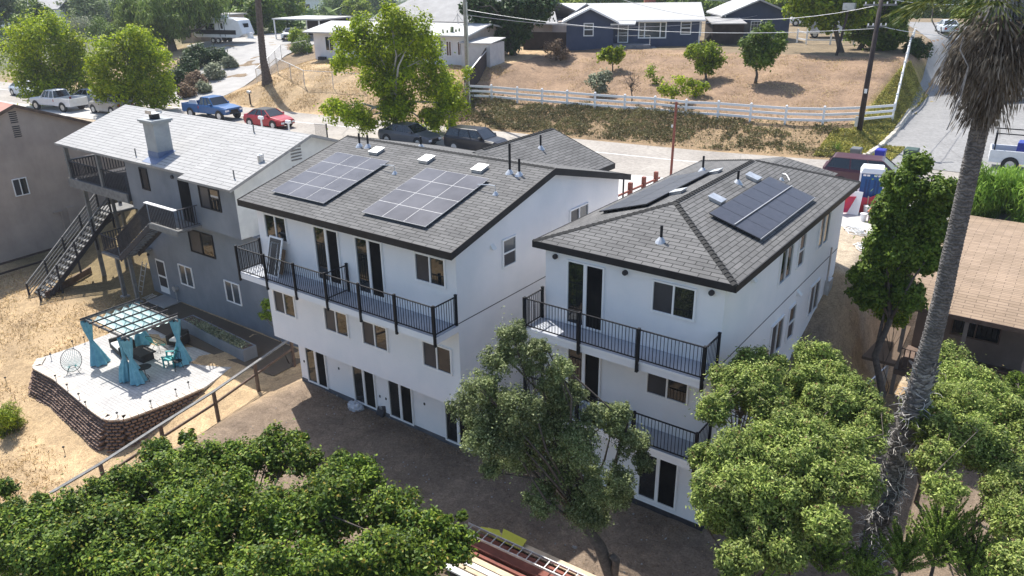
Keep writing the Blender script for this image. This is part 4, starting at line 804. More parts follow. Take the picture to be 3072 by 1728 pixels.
def gpos(px, py, dz=0): q = atg(px, py); q.z += .03+dz; return q
def rdir(x): return math.atan2(yn(x+3)-yn(x-3), 6)
cars = 'vehicles parked along the near side of the street'
q = Vector((-54.6, 40.0, 5.03)); sedan('red hatchback with black roof parked behind the white mailbox', q, rdir(q.x), P_['red'], .96, group=cars, roofmat=MT['black_paint'])
q = Vector((-62.4, 40.0, 5.03)); tk = pickup('metallic blue pickup truck with a white panel in its open bed', q, rdir(q.x), P_['blue'], 1.0, group=cars)
wp = thing('propped_board', 'white board standing in the bed of the blue pickup truck', 'board', (q.x-2.2, q.y-.7, 5.9)); m = MB(); m.hexa([(q.x-2.8, q.y-.75, 5.85), (q.x-1.0, q.y-.72, 5.85), (q.x-1.0, q.y-.67, 5.85), (q.x-2.8, q.y-.7, 5.85)], [(q.x-2.5, q.y-.6, 6.45), (q.x-1.6, q.y-.57, 6.5), (q.x-1.6, q.y-.53, 6.5), (q.x-2.5, q.y-.56, 6.45)]); m.build('panel', MT['white_paint'], wp)
q = Vector((-39.9, 41.3, 5.03)); sedan('dark grey saloon car parked under the street tree', q, rdir(q.x), P_['charcoal'], 1.02, group=cars)
q = Vector((-34.0, 41.9, 5.03)); suv('black sport utility car beside the dark garage roof', q, rdir(q.x), P_['black'], 1.0, group=cars)
q = Vector((-72.9, 36.3, 5.03)); suv('silver boxy off-road car facing left with slotted grille', q, rdir(q.x)+math.pi, P_['gold'], 1.02, 1.1, group=cars)
q = Vector((-79.6, 38.2, 5.03)); sedan('grey silver saloon car behind the silver off-road car', q, rdir(q.x)+math.pi*.0, P_['silver'], 1.0, group=cars)
q = Vector((-79.4, 34.6, 5.03)); pickup('white pickup truck with a black cab top and blue bed rails', q, rdir(q.x)+math.pi, P_['white'], 1.0, group=cars)
q = Vector((-92.0, 37.2, 5.03)); sedan('pale blue silver saloon car at the left edge of the street', q, rdir(q.x), P_['palesilver'], 1.0, group=cars)
q = Vector((-9.0, 46.3, 5.03)); suv('maroon sport utility car partly hidden by the blue portable toilet', q, math.radians(8), P_['maroon'], 1.12, 1.12)
q = atg(2838, 100); q.z += .06; sedan('silver saloon car seen from behind at the top of the side street', q, math.radians(110), P_['palesilver'], 1.0)
q = atg(2438, 82); q.z += .05; suv('white car half hidden behind the camper truck', q+Vector((-1.5, 2, 0)), math.radians(200), P_['white'], 1.0, 1.1)
# camper (white box) behind the rail fence
q = atg(2492, 112); cmp_ = rthing('camper_truck', 'white boxy camper parked behind the white rail fence', 'camper', q, math.radians(20))
m = MB(); m.box(-2.6, 2.9, -1.1, 1.1, .6, 3.0); m.box(-2.6, -1.6, -1.1, 1.1, .6, 1.8); m.build('body', P_['white'], cmp_, bevel=.12); m = MB(); m.box(-1.6, -.2, -1.12, -1.101, 1.7, 2.3); m.build('window', MT['car_glass'], cmp_)
for x in (-1.8, 1.5):
    for s in (-1, 1): wheel(cmp_, x, s*1.0, .38, .24, s)
m = MB(); m.box(-1.5, -.5, -.5, .5, 3.0, 3.2); m.build('roof_unit', MT['vinyl'], cmp_)
# travel trailer
q = at(676, 128, 8.25); q.z = gz(q.x, q.y)+.05; RV = rthing('travel_trailer', 'white travel trailer with a black band along its side', 'trailer', q, math.radians(15))
m = MB(); m.prism([(-4.0, -1.2, .75), (3.2, -1.2, .75), (4.1, -1.2, 1.2), (3.5, -1.2, 2.9), (2.9, -1.2, 3.1), (-4.0, -1.2, 3.25)], (0, 2.4, 0)); m.build('body', P_['white'], RV, bevel=.06)
m = MB(); m.box(-3.6, 3.0, -1.215, -1.201, 1.15, 1.7); m.build('black_band', MT['black_paint'], RV)
for a, b, c, d in ((-3.4, -2.5, 1.72, 2.5), (-1.9, -.4, 1.72, 2.5), (.65, 1.0, 1.85, 2.55)): m = MB(); m.box(a, b, -1.222, -1.201, c, d); m.build('window', MT['car_glass'], RV)
m = MB(); m.box(.35, .41, -1.24, -1.201, .9, 2.75); m.box(1.2, 1.26, -1.24, -1.201, .9, 2.75); m.box(.35, 1.26, -1.24, -1.201, 2.7, 2.75); m.build('door_frame', MT['black_paint'], RV)
m = MB(); m.box(3.62, 3.82, -.45, .45, 1.9, 2.5); m.build('window', MT['car_glass'], RV); m = MB(); m.box(-.2, .9, -.45, .45, 3.15, 3.45); m.build('air_conditioner', MT['vinyl'], RV, bevel=.05)
for x in (-.95, -.1):
    for s in (-1, 1): wheel(RV, x, s*1.08, .36, .22, s)
m = MB(); m.bar((4, -.5, .7), (5.0, 0, .6), .1); m.bar((4, .5, .7), (5.0, 0, .6), .1); m.box(4.1, 4.5, -.35, .35, .7, 1.35); m.build('tow_bar', MT['vinyl'], RV)
# old car in carport
q = atg(857, 120); vehicle('parked_car', 'white covered old car under the carport', 'car', q+Vector((.5, .8, .05)), math.radians(-60), P_['white'], 4.4, 1.8, [(-2.1, .8, .3, .8, .95, .7), (0, .88, .25, .85, 1.0, .8), (2.1, .78, .35, .75, .9, .65)], (-1.3, .9, -.9, .4, .95, 1.4, .78, .6))
# utility truck with ladder rack at the right edge
q = Vector((-1.2, 56.2, gz(-1.2, 56.2)+.05)); ut = pickup('white utility pickup truck with a black ladder rack behind the feathery green shrub', q, math.radians(6), P_['white'], 1.05)
m = MB()
for x in (-2.9, -.9, 1.0):
    for s in (-1, 1): m.bar((x, s*.93, 1.25), (x, s*.93, 2.25), .06)
    m.bar((x, -.93, 2.25), (x, .93, 2.25), .06)
for s in (-1, 1): m.bar((-3.0, s*.93, 2.25), (1.4, s*.93, 2.25), .06)
m.build('ladder_rack', MT['iron'], ut)
bb = thing('blue_cart', 'blue plastic cart standing in the bed of the utility truck', 'cart', (q.x-1.2, q.y, q.z+.8)); m = MB(); m.box(q.x-1.7, q.x-.6, q.y-.6, q.y+.5, q.z+.82, q.z+1.7); m.build('tub', plain('blue_plastic', (.015, .03, .26), None, rough=.4), bb, bevel=.05)
# boat trailer far right
q = atg(3040, 300); bt = rthing('utility_trailer', 'small white trailer parked beyond the palm on the side street', 'trailer', q, math.radians(35))
m = MB(); m.hexa([(-2.2, -.8, .5), (1.8, -.6, .5), (1.8, .6, .5), (-2.2, .8, .5)], [(-2.3, -1.0, 1.5), (2.2, -.9, 1.4), (2.2, .9, 1.4), (-2.3, 1.0, 1.5)]); m.build('body', P_['white'], bt, bevel=.05); m = MB(); m.bar((1.8, 0, .5), (3.4, 0, .5), .1); m.build('tow_bar', MT['galv'], bt)
for s in (-1, 1): wheel(bt, -.3, s*.95, .33, .2, s)
# ================================================================== bins, toilet, poles, mailboxes
def bin_(px, py, mat, label, h=1.05, w_=.6):
    q = Vector((px, py, gz(px, py)+.03)); o = thing('wheelie_bin', label, 'bin', q, 'wheelie bins on the verge')
    m = MB(); a = w_*.4; b = w_*.5; m.hexa([(q.x-a, q.y-a, q.z+.08), (q.x+a, q.y-a, q.z+.08), (q.x+a, q.y+a, q.z+.08), (q.x-a, q.y+a, q.z+.08)], [(q.x-b, q.y-b, q.z+h), (q.x+b, q.y-b, q.z+h), (q.x+b, q.y+b, q.z+h), (q.x-b, q.y+b, q.z+h)]); m.build('body', mat, o, bevel=.02)
    m = MB(); c = b+.03; m.hexa([(q.x-c, q.y-c, q.z+h), (q.x+c, q.y-c, q.z+h), (q.x+c, q.y+c, q.z+h), (q.x-c, q.y+c, q.z+h)], [(q.x-c*.85, q.y-c*.85, q.z+h+.1), (q.x+c*.85, q.y-c*.85, q.z+h+.1), (q.x+c*.85, q.y+c, q.z+h+.12), (q.x-c*.85, q.y+c, q.z+h+.12)]); m.build('lid', mat, o, bevel=.02)
    m = MB(); m.box(q.x-.12, q.x+.12, q.y-b-.008, q.y-b+.02, q.z+h*.6, q.z+h*.72); m.build('emblem', MT['white_paint'], o)
    for s in (-1, 1): m = MB(); m.cyl((q.x+s*a-.03, q.y+a*.6, q.z+.11), .11, .06, 12, axis='x'); m.build('wheel', MT['rubber'], o)
bin_(-11.15, 51.7, plain('grey_plastic', (.12, .125, .13), None, rough=.5), 'dark grey wheelie bin, left one of three on the verge')
bin_(-9.85, 52.4, plain('blue_plastic_bin', (.012, .02, .32), None, rough=.45), 'bright blue wheelie bin between the grey and the green one', .98, .58)
bin_(-8.1, 52.3, plain('green_plastic', (.03, .06, .045), None, rough=.5), 'tall dark green wheelie bin, biggest of the three', 1.25, .78)
pt = rthing('portable_toilet', 'blue portable toilet cabin with a white roof in front of the maroon car', 'toilet', Vector((-8.2, 42.6, 4.95)), math.radians(13))
m = MB(); m.box(-.55, .55, -.55, .55, .1, 2.0); m.build('cabin', plain('toilet_blue', (.006, .075, .24), (.01, .1, .3), 2, .5), pt)
for s in (-1, 1):
    for t in (-1, 1): m = MB(); m.box(s*.56-.03, s*.56+.03, t*.56-.03, t*.56+.03, .05, 2.02); m.build('corner_trim', MT['vinyl'], pt)
m = MB(); m.hexa([(-.62, -.62, 2.0), (.62, -.62, 2.0), (.62, .62, 2.0), (-.62, .62, 2.0)], [(-.5, -.5, 2.28), (.5, -.5, 2.28), (.5, .5, 2.28), (-.5, .5, 2.28)]); m.build('roof', MT['vinyl'], pt, bevel=.04)
m = MB()
for k in (-.32, -.16, .1, .26): m.box(k, k+.1, -.565, -.551, .3, 1.7)
m.build('moulded_rib', plain('toilet_blue_dark', (.005, .05, .17), None, rough=.5), pt); m = MB()
for k in (-.45, -.27, .07, .25): m.box(k, k+.14, -.57, -.551, 1.86, 1.95)
m.build('air_vent', MT['vinyl'], pt); m = MB(); m.box(-.6, .6, -.6, .6, 0, .1); m.build('skid', MT['rubber'], pt)
# orange safety netting, paint buckets, sign sheet, hydrant
sf = thing('safety_fence', 'drooping red orange plastic safety netting tied in front of the portable toilet', 'fence', (-8.6, 40.6, 4.9)); net = plain('orange_net', (.62, .06, .05), (.5, .03, .12), 3, .8)
pts = [at(2520, 588, 6.0), at(2575, 590, 5.9), at(2605, 594, 5.75), at(2650, 578, 6.0)]; m = MB()
for i in range(3):
    a, b = pts[i], pts[i+1]
    for j in range(6):
        u = a.lerp(b, j/6); v = a.lerp(b, (j+1)/6); m.quad((u.x, u.y, u.z-.85), (v.x, v.y, v.z-.85), v, u)
m.build('netting', net, sf, solid=.01)
for a in pts: mm = MB(); mm.bar((a.x, a.y, gz(a.x, a.y)), (a.x, a.y, a.z+.1), .05); mm.build('stake', MT['timber'], sf)
def bucket(px, py, label, s=1.0, mat='vinyl'):
    q = atg(px, py); o = thing('bucket', label, 'bucket', q, 'paint buckets and debris at the building site'); m = MB(); m.tube([q, q+Vector((0, 0, .38*s))], [.13*s, .16*s], 14); m.build('tub', MT[mat], o); m = MB(); m.cyl(q+Vector((0, 0, .38*s)), .17*s, .03, 14); m.build('lid', MT['white_paint'], o)
bucket(2598, 642, 'white lidded bucket nearest the red netting', 1.1); bucket(2618, 648, 'white bucket right beside the lidded one', 1.0); bucket(2588, 664, 'white bucket in front, beside the small table', 1.0)
q = atg(2553, 640); sg = thing('notice_board', 'white plywood sheet leaning beside the wall with faint letters', 'board', q); m = MB(); m.hexa([(q.x-.35, q.y-.3, q.z), (q.x+.4, q.y-.3, q.z), (q.x+.4, q.y-.26, q.z), (q.x-.35, q.y-.26, q.z)], [(q.x-.35, q.y+.1, q.z+1.15), (q.x+.4, q.y+.1, q.z+1.15), (q.x+.4, q.y+.14, q.z+1.15), (q.x-.35, q.y+.14, q.z+1.15)]); m.build('sheet', MT['white_paint'], sg)
q = atg(2640, 672); ft = thing('work_table', 'low wooden work bench with orange top at the building site', 'bench', q); m = MB(); m.box(q.x-.6, q.x+.6, q.y-.35, q.y+.35, q.z+.6, q.z+.66); m.build('top', plain('orange_wood', (.42, .14, .06), (.5, .2, .1), 3, .8), ft)
for dx in (-.5, .5):
    for dy in (-.25, .25): m = MB(); m.box(q.x+dx-.03, q.x+dx+.03, q.y+dy-.03, q.y+dy+.03, q.z, q.z+.6); m.build('leg', MT['wood_brown'], ft)
for i, (px, py) in enumerate(((2560, 690), (2592, 740))):
    q = atg(px, py); co = thing('hose_coil', ('tangled pale hose coil nearest the buckets', 'tangled pale cable coil lying below the first coil')[i], 'hose', q, 'coils on the bare ground'); m = MB(); P0 = []
    for k in range(90): a = k*.5; rr = .35+.18*math.sin(k*.37+i); P0.append((q.x+rr*math.cos(a)+.004*k, q.y+rr*.8*math.sin(a)-.006*k, gz(q.x, q.y)+.08+.05*math.sin(k*1.3)))
    m.tube(P0, .022, 5); m.build('coil', MT['white_paint'], co)
q = atg(2640, 690); hy = thing('sprinkler_riser', 'rusty standpipe with a brass valve beside the orange table', 'standpipe', q); m = MB(); m.cyl(q, .04, 1.1, 8); m.cyl(q+Vector((-.12, 0, 1.0)), .05, .24, 8, axis='x'); m.build('pipe', MT['rust'], hy)
# utility poles
def pole(name, label, base, h, r, mat, arms, cat='pole', xdir=(1, 0.2, 0)):
    o = thing(name, label, cat, base); m = MB(); m.tube([base-Vector((0, 0, .3)), base+Vector((0, 0, h))], [r, r*.7], 12); m.build('shaft', mat, o, smooth=True)
    d = Vector(xdir).normalized()
    for z, l in arms:
        m = MB(); c = base+Vector((0, 0, z)); m.bar(c-d*l/2, c+d*l/2, .1, .12); a = m.build('crossarm', MT['grey_wood'], o)
        for k in (-.45, -.2, .2, .45): m = MB(); m.cyl(c+d*l*k+Vector((0, 0, .06)), .045, .14, 8); m.build('insulator', MT['vinyl'], a)
    return o
bl = atg(1405, 310); pL = pole('utility_pole', 'pale grey wooden utility pole with steel conduit where the white fence begins', bl, 15.5, .19, MT['bark_pale'], [(9.6, .9), (14.8, 2.4)])
m = MB(); m.tube([bl+Vector((.25, -.1, -.2)), bl+Vector((.25, -.1, 8.2))], .06, 8); m.build('conduit', MT['galv'], pL)
br = atg(2577, 392); pR = pole('utility_pole', 'dark brown wooden utility pole leaning beside the white fence corner', br, 10.2, .19, MT['wood_dark'], [], xdir=(1, .3, 0))
for c in list(pR.children): bpy.data.objects.remove(c)
tp = br+Vector((.1, 0, 8.75)); m = MB(); m.tube([br-Vector((0, 0, .3)), tp], [.2, .14], 12); m.build('shaft', MT['wood_dark'], pR, smooth=True)
for z, l in ((8.3, 2.2), (6.95, 1.3)):
    c = br.lerp(tp, z/8.75); d = Vector((.8, .6, 0)); m = MB(); m.bar(c-d*l/2, c+d*l/2, .1, .12); a = m.build('crossarm', MT['grey_wood'], pR)
    for k in (-.45, -.2, .2, .45): m = MB(); m.cyl(c+d*l*k+Vector((0, 0, .06)), .045, .14, 8); m.build('insulator', MT['vinyl'], a)
m = MB(); m.box(br.x-.3, br.x-.1, br.y-.3, br.y-.15, br.z+.3, br.z+1.0); m.build('meter_box', MT['galv'], pR); m = MB(); m.box(br.x-.02, br.x+.16, br.y-.22, br.y-.19, br.z+2.6, br.z+2.9); m.build('pole_tag', MT['vinyl'], pR)
bs = atg(2508, 166); pS = thing('utility_pole', 'short dark leaning pole with a grey transformer box under the trees', 'pole', bs); m = MB(); ts = bs+Vector((.5, .2, 4.2)); m.tube([bs-Vector((0, 0, .3)), ts], [.13, .1], 10); m.build('shaft', MT['wood_dark'], pS); m = MB(); m.box(ts.x-.5, ts.x+.5, ts.y-.3, ts.y+.3, ts.z-.3, ts.z+.3); m.build('transformer', MT['galv'], pS)
bp = Vector((-19.3, 42.2, 4.95)); rp = thing('steel_pole', 'tall thin rust red steel pole standing between the two white houses', 'pole', bp); m = MB(); m.tube([bp, bp+Vector((.05, 0, 4.7))], [.08, .07], 10); m.build('shaft', MT['rust'], rp); m = MB(); m.box(bp.x-.16, bp.x-.06, bp.y-.05, bp.y+.05, bp.z+3.2, bp.z+3.35); m.build('clamp', MT['galv'], rp)
# wires
def wire(label, a, b, sag=.6, r=.02, group='overhead wires'):
    a = Vector(a); b = Vector(b); P0 = []
    for i in range(25): t = i/24; p = a.lerp(b, t); p.z -= sag*4*t*(1-t); P0.append(p)
    m = MB(); m.tube(P0, r, 5); o = m.build('overhead_wire', MT['galv'], None); tag(o, label, 'wire', group)
tL = bl+Vector((0, 0, 9.6)); tL2 = bl+Vector((0, 0, 14.8))
wire('upper overhead wire crossing the front of the blue bungalow gable', tL2, br.lerp(tp, .95), 3.6); 
wire('lower overhead wire crossing below the picture window', bl+Vector((0, 0, 7.6)), br.lerp(tp, .78), .9)
wire('slack overhead wire crossing above the bungalow porch', bl+Vector((0, 0, 7.2)), atg(2300, 120)+Vector((0, 0, 2.8)), 1.2)
wire('high overhead wire from the grey pole to the blue garage gable', bl+Vector((0, 0, 12.3)), Vector((-30.8, 87.0, 13.2)), 1.0)
wire('overhead wire from the brown pole top toward the side street', tp, atg(3000, 140)+Vector((0, 0, 6)), .8)
wire('overhead wire from the brown pole crossarm over the side street', br.lerp(tp, .8), atg(3000, 190)+Vector((0, 0, 3)), .5)
# mailboxes
def mailbox(q, label, post='white_paint', box='vinyl'):
    o = thing('mailbox', label, 'mailbox', q, 'roadside mailboxes'); m = MB(); m.box(q.x-.05, q.x+.05, q.y-.05, q.y+.05, q.z-.2, q.z+1.0); m.build('post', MT[post], o); m = MB(); m.box(q.x-.26, q.x+.26, q.y-.12, q.y+.12, q.z+1.0, q.z+1.25); m.build('box', MT[box], o, bevel=.05)
mailbox(atg(752, 312), 'grey mailbox on a dark post in the dry slope', 'wood_dark', 'galv'); mailbox(Vector((-53.3, 38.3, 5.0)), 'white double mailbox in front of the red hatchback'); mailbox(Vector((-49.9, 38.3, 5.0)), 'small white mailbox post right of the red hatchback')
# red steel posts with rail (shoring) between the houses
rs = thing('steel_guardrail', 'dark red steel posts joined by a rail on the pale concrete', 'guardrail', (-19.7, 39.0, 5.0)); a = at(1853, 588, 5.55); b = at(1979, 533, 5.55); m = MB(); m.bar(a, b, .09); m.build('rail', MT['rust'], rs)
for t, w_ in ((.28, .22), (.6, .2), (.9, .2)): c = a.lerp(b, t); m = MB(); m.box(c.x-w_/2, c.x+w_/2, c.y-.1, c.y+.1, 4.6, c.z+.45); m.build('post', MT['rust'], rs)
c = a.lerp(b, .12); m = MB(); m.cyl((c.x, c.y, 4.6), .05, 2.0, 8); m.build('end_post', MT['iron'], rs)
pb_ = thing('small_fence_panel', 'black metal railing corner showing beyond the grey roof ridge', 'railing', at(983, 415, 5.0)); c = at(983, 418, 5.0); railing(pb_, [(c.x-1.2, c.y-.2), (c.x, c.y)], c.z, 1.1, [(c.x, c.y, c.z)])
# ================================================================== fences
def walkz(a, b, n): return [a.lerp(b, i/n) for i in range(n+1)]
vf = thing('rail_fence', 'white three rail vinyl fence along the bank and up the side street', 'fence', atg(2056, 352))
basepx = [(1397, 298), (1475, 302), (1552, 309), (1626, 315), (1701, 321), (1784, 328), (1873, 335), (1963, 341), (2056, 352), (2152, 357), (2249, 365), (2354, 373), (2467, 376), (2580, 372), (2676, 362)]
bpts = [atg(*p) for p in basepx]; c0 = bpts[-1]; cend = Vector((-16.2, 93, 0))
for k in range(1, 15): p = c0.lerp(cend, k/14); bpts.append(Vector((p.x, p.y, gz(p.x, p.y))))
for p in bpts:
    m = MB(); m.box(p.x-.065, p.x+.065, p.y-.065, p.y+.065, p.z-.25, p.z+1.32); m.hexa([(p.x-.085, p.y-.085, p.z+1.32), (p.x+.085, p.y-.085, p.z+1.32), (p.x+.085, p.y+.085, p.z+1.32), (p.x-.085, p.y+.085, p.z+1.32)], [(p.x-.02, p.y-.02, p.z+1.4), (p.x+.02, p.y-.02, p.z+1.4), (p.x+.02, p.y+.02, p.z+1.4), (p.x-.02, p.y+.02, p.z+1.4)]); m.build('post', MT['vinyl'], vf)
for h in (.35, .75, 1.15):
    m = MB()
    for a, b in zip(bpts, bpts[1:]): m.bar(a+Vector((0, 0, h)), b+Vector((0, 0, h)), .06, .17)
    m.build('rail', MT['vinyl'], vf)
v2 = thing('rail_fence', 'white rail fence in front of the camper beside the blue garage', 'fence', atg(2420, 132)); Pq = [atg(x, y) for x, y in ((2390, 128), (2418, 133), (2490, 134), (2560, 135), (2640, 140))]
for p in Pq: m = MB(); m.box(p.x-.07, p.x+.07, p.y-.07, p.y+.07, p.z-.2, p.z+1.4); m.build('post', MT['vinyl'], v2)
for h in (.45, 1.15): 
    m = MB()
    for a, b in zip(Pq, Pq[1:]): m.bar(a+Vector((0, 0, h)), b+Vector((0, 0, h)), .05, .14)
    m.build('rail', MT['vinyl'], v2)
def chain(label, path, h=1.4, sp=2.6, name='chain_link_fence', wires=True):
    o = thing(name, label, 'fence', path[0]); rl = MB(); wr = MB()
    for a, b in zip(path, path[1:]):
        L = (b-a).length; n = max(1, int(L/sp))
        for i in range(n+1):
            p = a.lerp(b, i/n); p.z = gz(p.x, p.y)
            if i < n or b is path[-1]: m = MB(); m.cyl(p-Vector((0, 0, .2)), .035, h+.2, 8); m.build('post', MT['galv'], o)
            if i: rl.bar(pp+Vector((0, 0, h)), p+Vector((0, 0, h)), .045)
            pp = p
        if wires:
            k = int(L/.22)
            for i in range(k):
                for s in (0, 1):
                    t0 = i/k; t1 = min(1, (i+5)/k); u = a.lerp(b, t0); v = a.lerp(b, t1); u.z = gz(u.x, u.y)+(.05 if s else h); v.z = gz(v.x, v.y)+(h if s else .05); wr.bar(u, v, .005)
    rl.build('top_rail', MT['galv'], o)
    if wires: wr.build('wire_mesh', MT['galv'], o)
    return o
chain('chain link fence with a pale top rail round the dry slope below the white bungalow', [atg(922, 160), atg(845, 175), atg(772, 250), atg(915, 260), atg(1090, 272)], 1.5)
df = thing('board_fence', 'tall dark brown board fence running uphill between the white and blue houses', 'fence', atg(1395, 300)); Pf = [atg(1395, 300), atg(1440, 240), atg(1490, 175), atg(1530, 130)]
m = MB()
for a, b in zip(Pf, Pf[1:]):
    n = int((b-a).length/.2)
    for i in range(n):
        u = a.lerp(b, i/n); v = a.lerp(b, (i+.93)/n); u.z = gz(u.x, u.y); m.hexa([(u.x, u.y-.02, u.z-.3), (v.x, v.y-.02, u.z-.3), (v.x, v.y+.02, u.z-.3), (u.x, u.y+.02, u.z-.3)], [(u.x, u.y-.02, u.z+1.8), (v.x, v.y-.02, u.z+1.8), (v.x, v.y+.02, u.z+1.8), (u.x, u.y+.02, u.z+1.8)])
m.build('boards', MT['wood_dark'], df)
m = MB()
for a, b in zip(Pf[:2], Pf[1:3]): m.bar(a+Vector((0, 0, 1.86)), b+Vector((0, 0, 1.86)), .1, .05)
m.build('cap_rail', MT['vinyl'], df)
d2 = thing('board_fence', 'dark board fence standing left of the blue bungalow', 'fence', atg(1600, 150)); a = atg(1570, 148); b = Vector((-45.2, 71.2, 0)); m = MB(); n = 45
for i in range(n): u = a.lerp(b, i/n); v = a.lerp(b, (i+.92)/n); z = gz(u.x, u.y); m.hexa([(u.x, u.y-.02, z-.3), (v.x, v.y-.02, z-.3), (v.x, v.y+.02, z-.3), (u.x, u.y+.02, z-.3)], [(u.x, u.y-.02, z+1.8), (v.x, v.y-.02, z+1.8), (v.x, v.y+.02, z+1.8), (u.x, u.y+.02, z+1.8)])
m.build('boards', MT['wood_dark'], d2)
# wooden rail fence between the patio lot and the building site
wf = thing('wooden_rail_fence', 'weathered wooden rail fence between the paved patio and the building site', 'fence', (-26.8, 14, 0))
tops = [at(872, 1015, .9), at(640, 1175, .75), at(480, 1275, .6), at(300, 1392, .4), at(150, 1480, .2)]
a0 = tops[0]; m = MB()
for a, b in zip(tops, tops[1:]): m.bar(a, b, .14, .05)
m.build('top_rail', MT['grey_wood'], wf)
for dz_, nm in ((-.55, 'lower_rail'),):
    m = MB()
    for a, b in zip(tops, tops[1:]): m.bar(a+Vector((0, 0, dz_)), b+Vector((0, 0, dz_)), .06, .1)
    m.build(nm, MT['wood_brown'], wf)
Lt = 0; 
for a, b in zip(tops, tops[1:]):
    n = max(1, int((b-a).length/2.1))
    for i in range(n): p = a.lerp(b, i/n); m = MB(); m.box(p.x-.06, p.x+.06, p.y-.06, p.y+.06, gz(p.x, p.y)-.3, p.z-.02); m.build('post', MT['wood_brown'], wf)
# sloping rail fence behind the long stair
w2 = thing('wooden_rail_fence', 'dark wooden rail fence in the shade along the tan house', 'fence', (-52, 17, -.5)); Pw = [Vector((-52.6, 12.5, gz(-52.6, 12.5))), Vector((-52.3, 16.5, gz(-52.3, 16.5))), Vector((-52.0, 21, gz(-52, 21))), Vector((-51.6, 26, gz(-51.6, 26)))]
for p in Pw: m = MB(); m.box(p.x-.08, p.x+.08, p.y-.08, p.y+.08, p.z-.2, p.z+1.2); m.build('post', MT['wood_dark'], w2)
for h in (.5, 1.1):
    m = MB()
    for a, b in zip(Pw, Pw[1:]): m.bar(a+Vector((0, 0, h)), b+Vector((0, 0, h)), .05, .12)
    m.build('rail', MT['wood_dark'], w2)
# ================================================================== patio, gazebo and furniture
PZ = -0.6
def Pp(px, py): return at(px, py, PZ)
edge = [Pp(*p) for p in ((100, 1105), (118, 1075), (200, 1048), (322, 1003), (420, 950), (500, 905), (700, 960), (735, 1070), (700, 1098), (610, 1165), (520, 1205), (430, 1240), (375, 1260), (318, 1262), (285, 1240), (225, 1190), (165, 1140))]
pav = thing('paved_patio', 'raised white paved patio with a rounded brown block retaining wall', 'patio', Pp(400, 1120))
def patmat():
    m, nt, p = newmat('patio_pavers'); p.inputs['Roughness'].default_value = .85; pos = gcoord(nt)
    b = nt.nodes.new('ShaderNodeTexBrick'); b.inputs['Scale'].default_value = 1; b.inputs['Brick Width'].default_value = .3; b.inputs['Row Height'].default_value = .16; b.inputs['Mortar Size'].default_value = .008
    b.inputs['Color1'].default_value = (.43, .42, .41, 1); b.inputs['Color2'].default_value = (.37, .36, .355, 1); b.inputs['Mortar'].default_value = (.2, .195, .19, 1); nt.links.new(pos, b.inputs['Vector'])
    n = noisen(nt, 1.2, 5, .7, pos); c = mixc(nt, .5, b.outputs[0], ramp(nt, n, [(.3, (.38, .38, .37)), (.7, (.66, .66, .65))]), 'OVERLAY'); nt.links.new(c, p.inputs['Base Color']); return m
m = MB(); m.prism([(p.x, p.y, PZ-.1) for p in edge], (0, 0, .1)); m.build('paving', patmat(), pav)
# retaining wall: courses of individual scalloped blocks in one mesh per course
wallpts = edge[9:] + [edge[0]]
wallpts = [edge[9], edge[10], edge[11], edge[12], edge[13], edge[14], edge[15], edge[16], edge[0], edge[1]]
blk = plain('retaining_block', (.17, .115, .09), (.25, .18, .145), 5, .95, bmp=.5, bscale=20)
m = MB(); cx = sum((p.x for p in edge), 0)/len(edge); cy = sum((p.y for p in edge), 0)/len(edge)
seg = []; tot = 0
for a, b in zip(wallpts, wallpts[1:]): seg.append((tot, a, b)); tot += (b-a).length
def wp_(s):
    for t0, a, b in reversed(seg):
        if s >= t0: d = (b-a).normalized(); return a+d*(s-t0), d
    return seg[0][1], Vector((1, 0, 0))
for row in range(11):
    z1 = PZ-.13*row+(.05 if row == 0 else 0); z0 = PZ-.13*(row+1)+.03; s = .125*(row % 2)
    while s < tot-.2:
        p, d = wp_(s); q, d2_ = wp_(s+.19); nrm = Vector((-d.y, d.x, 0)); 
        if nrm.dot(p-Vector((cx, cy, p.z))) < 0: nrm = -nrm
        o_ = nrm*(.02+.055*row+rnd.uniform(-.015, .02)); mid = (p+q)/2+nrm*.07
        m.hexa([(p.x+o_.x-nrm.x*.25, p.y+o_.y-nrm.y*.25, z0), (p.x+o_.x, p.y+o_.y, z0), (q.x+o_.x, q.y+o_.y, z0), (q.x+o_.x-nrm.x*.25, q.y+o_.y-nrm.y*.25, z0)], [(p.x+o_.x-nrm.x*.25, p.y+o_.y-nrm.y*.25, z1), (p.x+o_.x+nrm.x*.04, p.y+o_.y+nrm.y*.04, z1), (q.x+o_.x+nrm.x*.04, q.y+o_.y+nrm.y*.04, z1), (q.x+o_.x-nrm.x*.25, q.y+o_.y-nrm.y*.25, z1)])
        s += .25
m.build('retaining_wall', blk, pav); m = MB(); m.prism([(p.x+(cx-p.x)*.03, p.y+(cy-p.y)*.03, -2.6) for p in edge], (0, 0, 1.9)); m.build('backfill', blk, pav)
m = MB(); s = 0
while s < tot-.3:
    p, d = wp_(s); q, _ = wp_(s+.28); nrm = Vector((-d.y, d.x, 0)); 
    if nrm.dot(p-Vector((cx, cy, p.z))) < 0: nrm = -nrm
    i_ = -nrm*.32; m.hexa([p+nrm*.07+Vector((0, 0, .0)), q+nrm*.07, q+i_, p+i_], [p+nrm*.07+Vector((0, 0, .07)), q+nrm*.07+Vector((0, 0, .07)), q+i_+Vector((0, 0, .07)), p+i_+Vector((0, 0, .07))]); s += .3
m.build('coping', plain('coping_stone', (.46, .40, .34), (.56, .50, .44), 3, .9), pav)
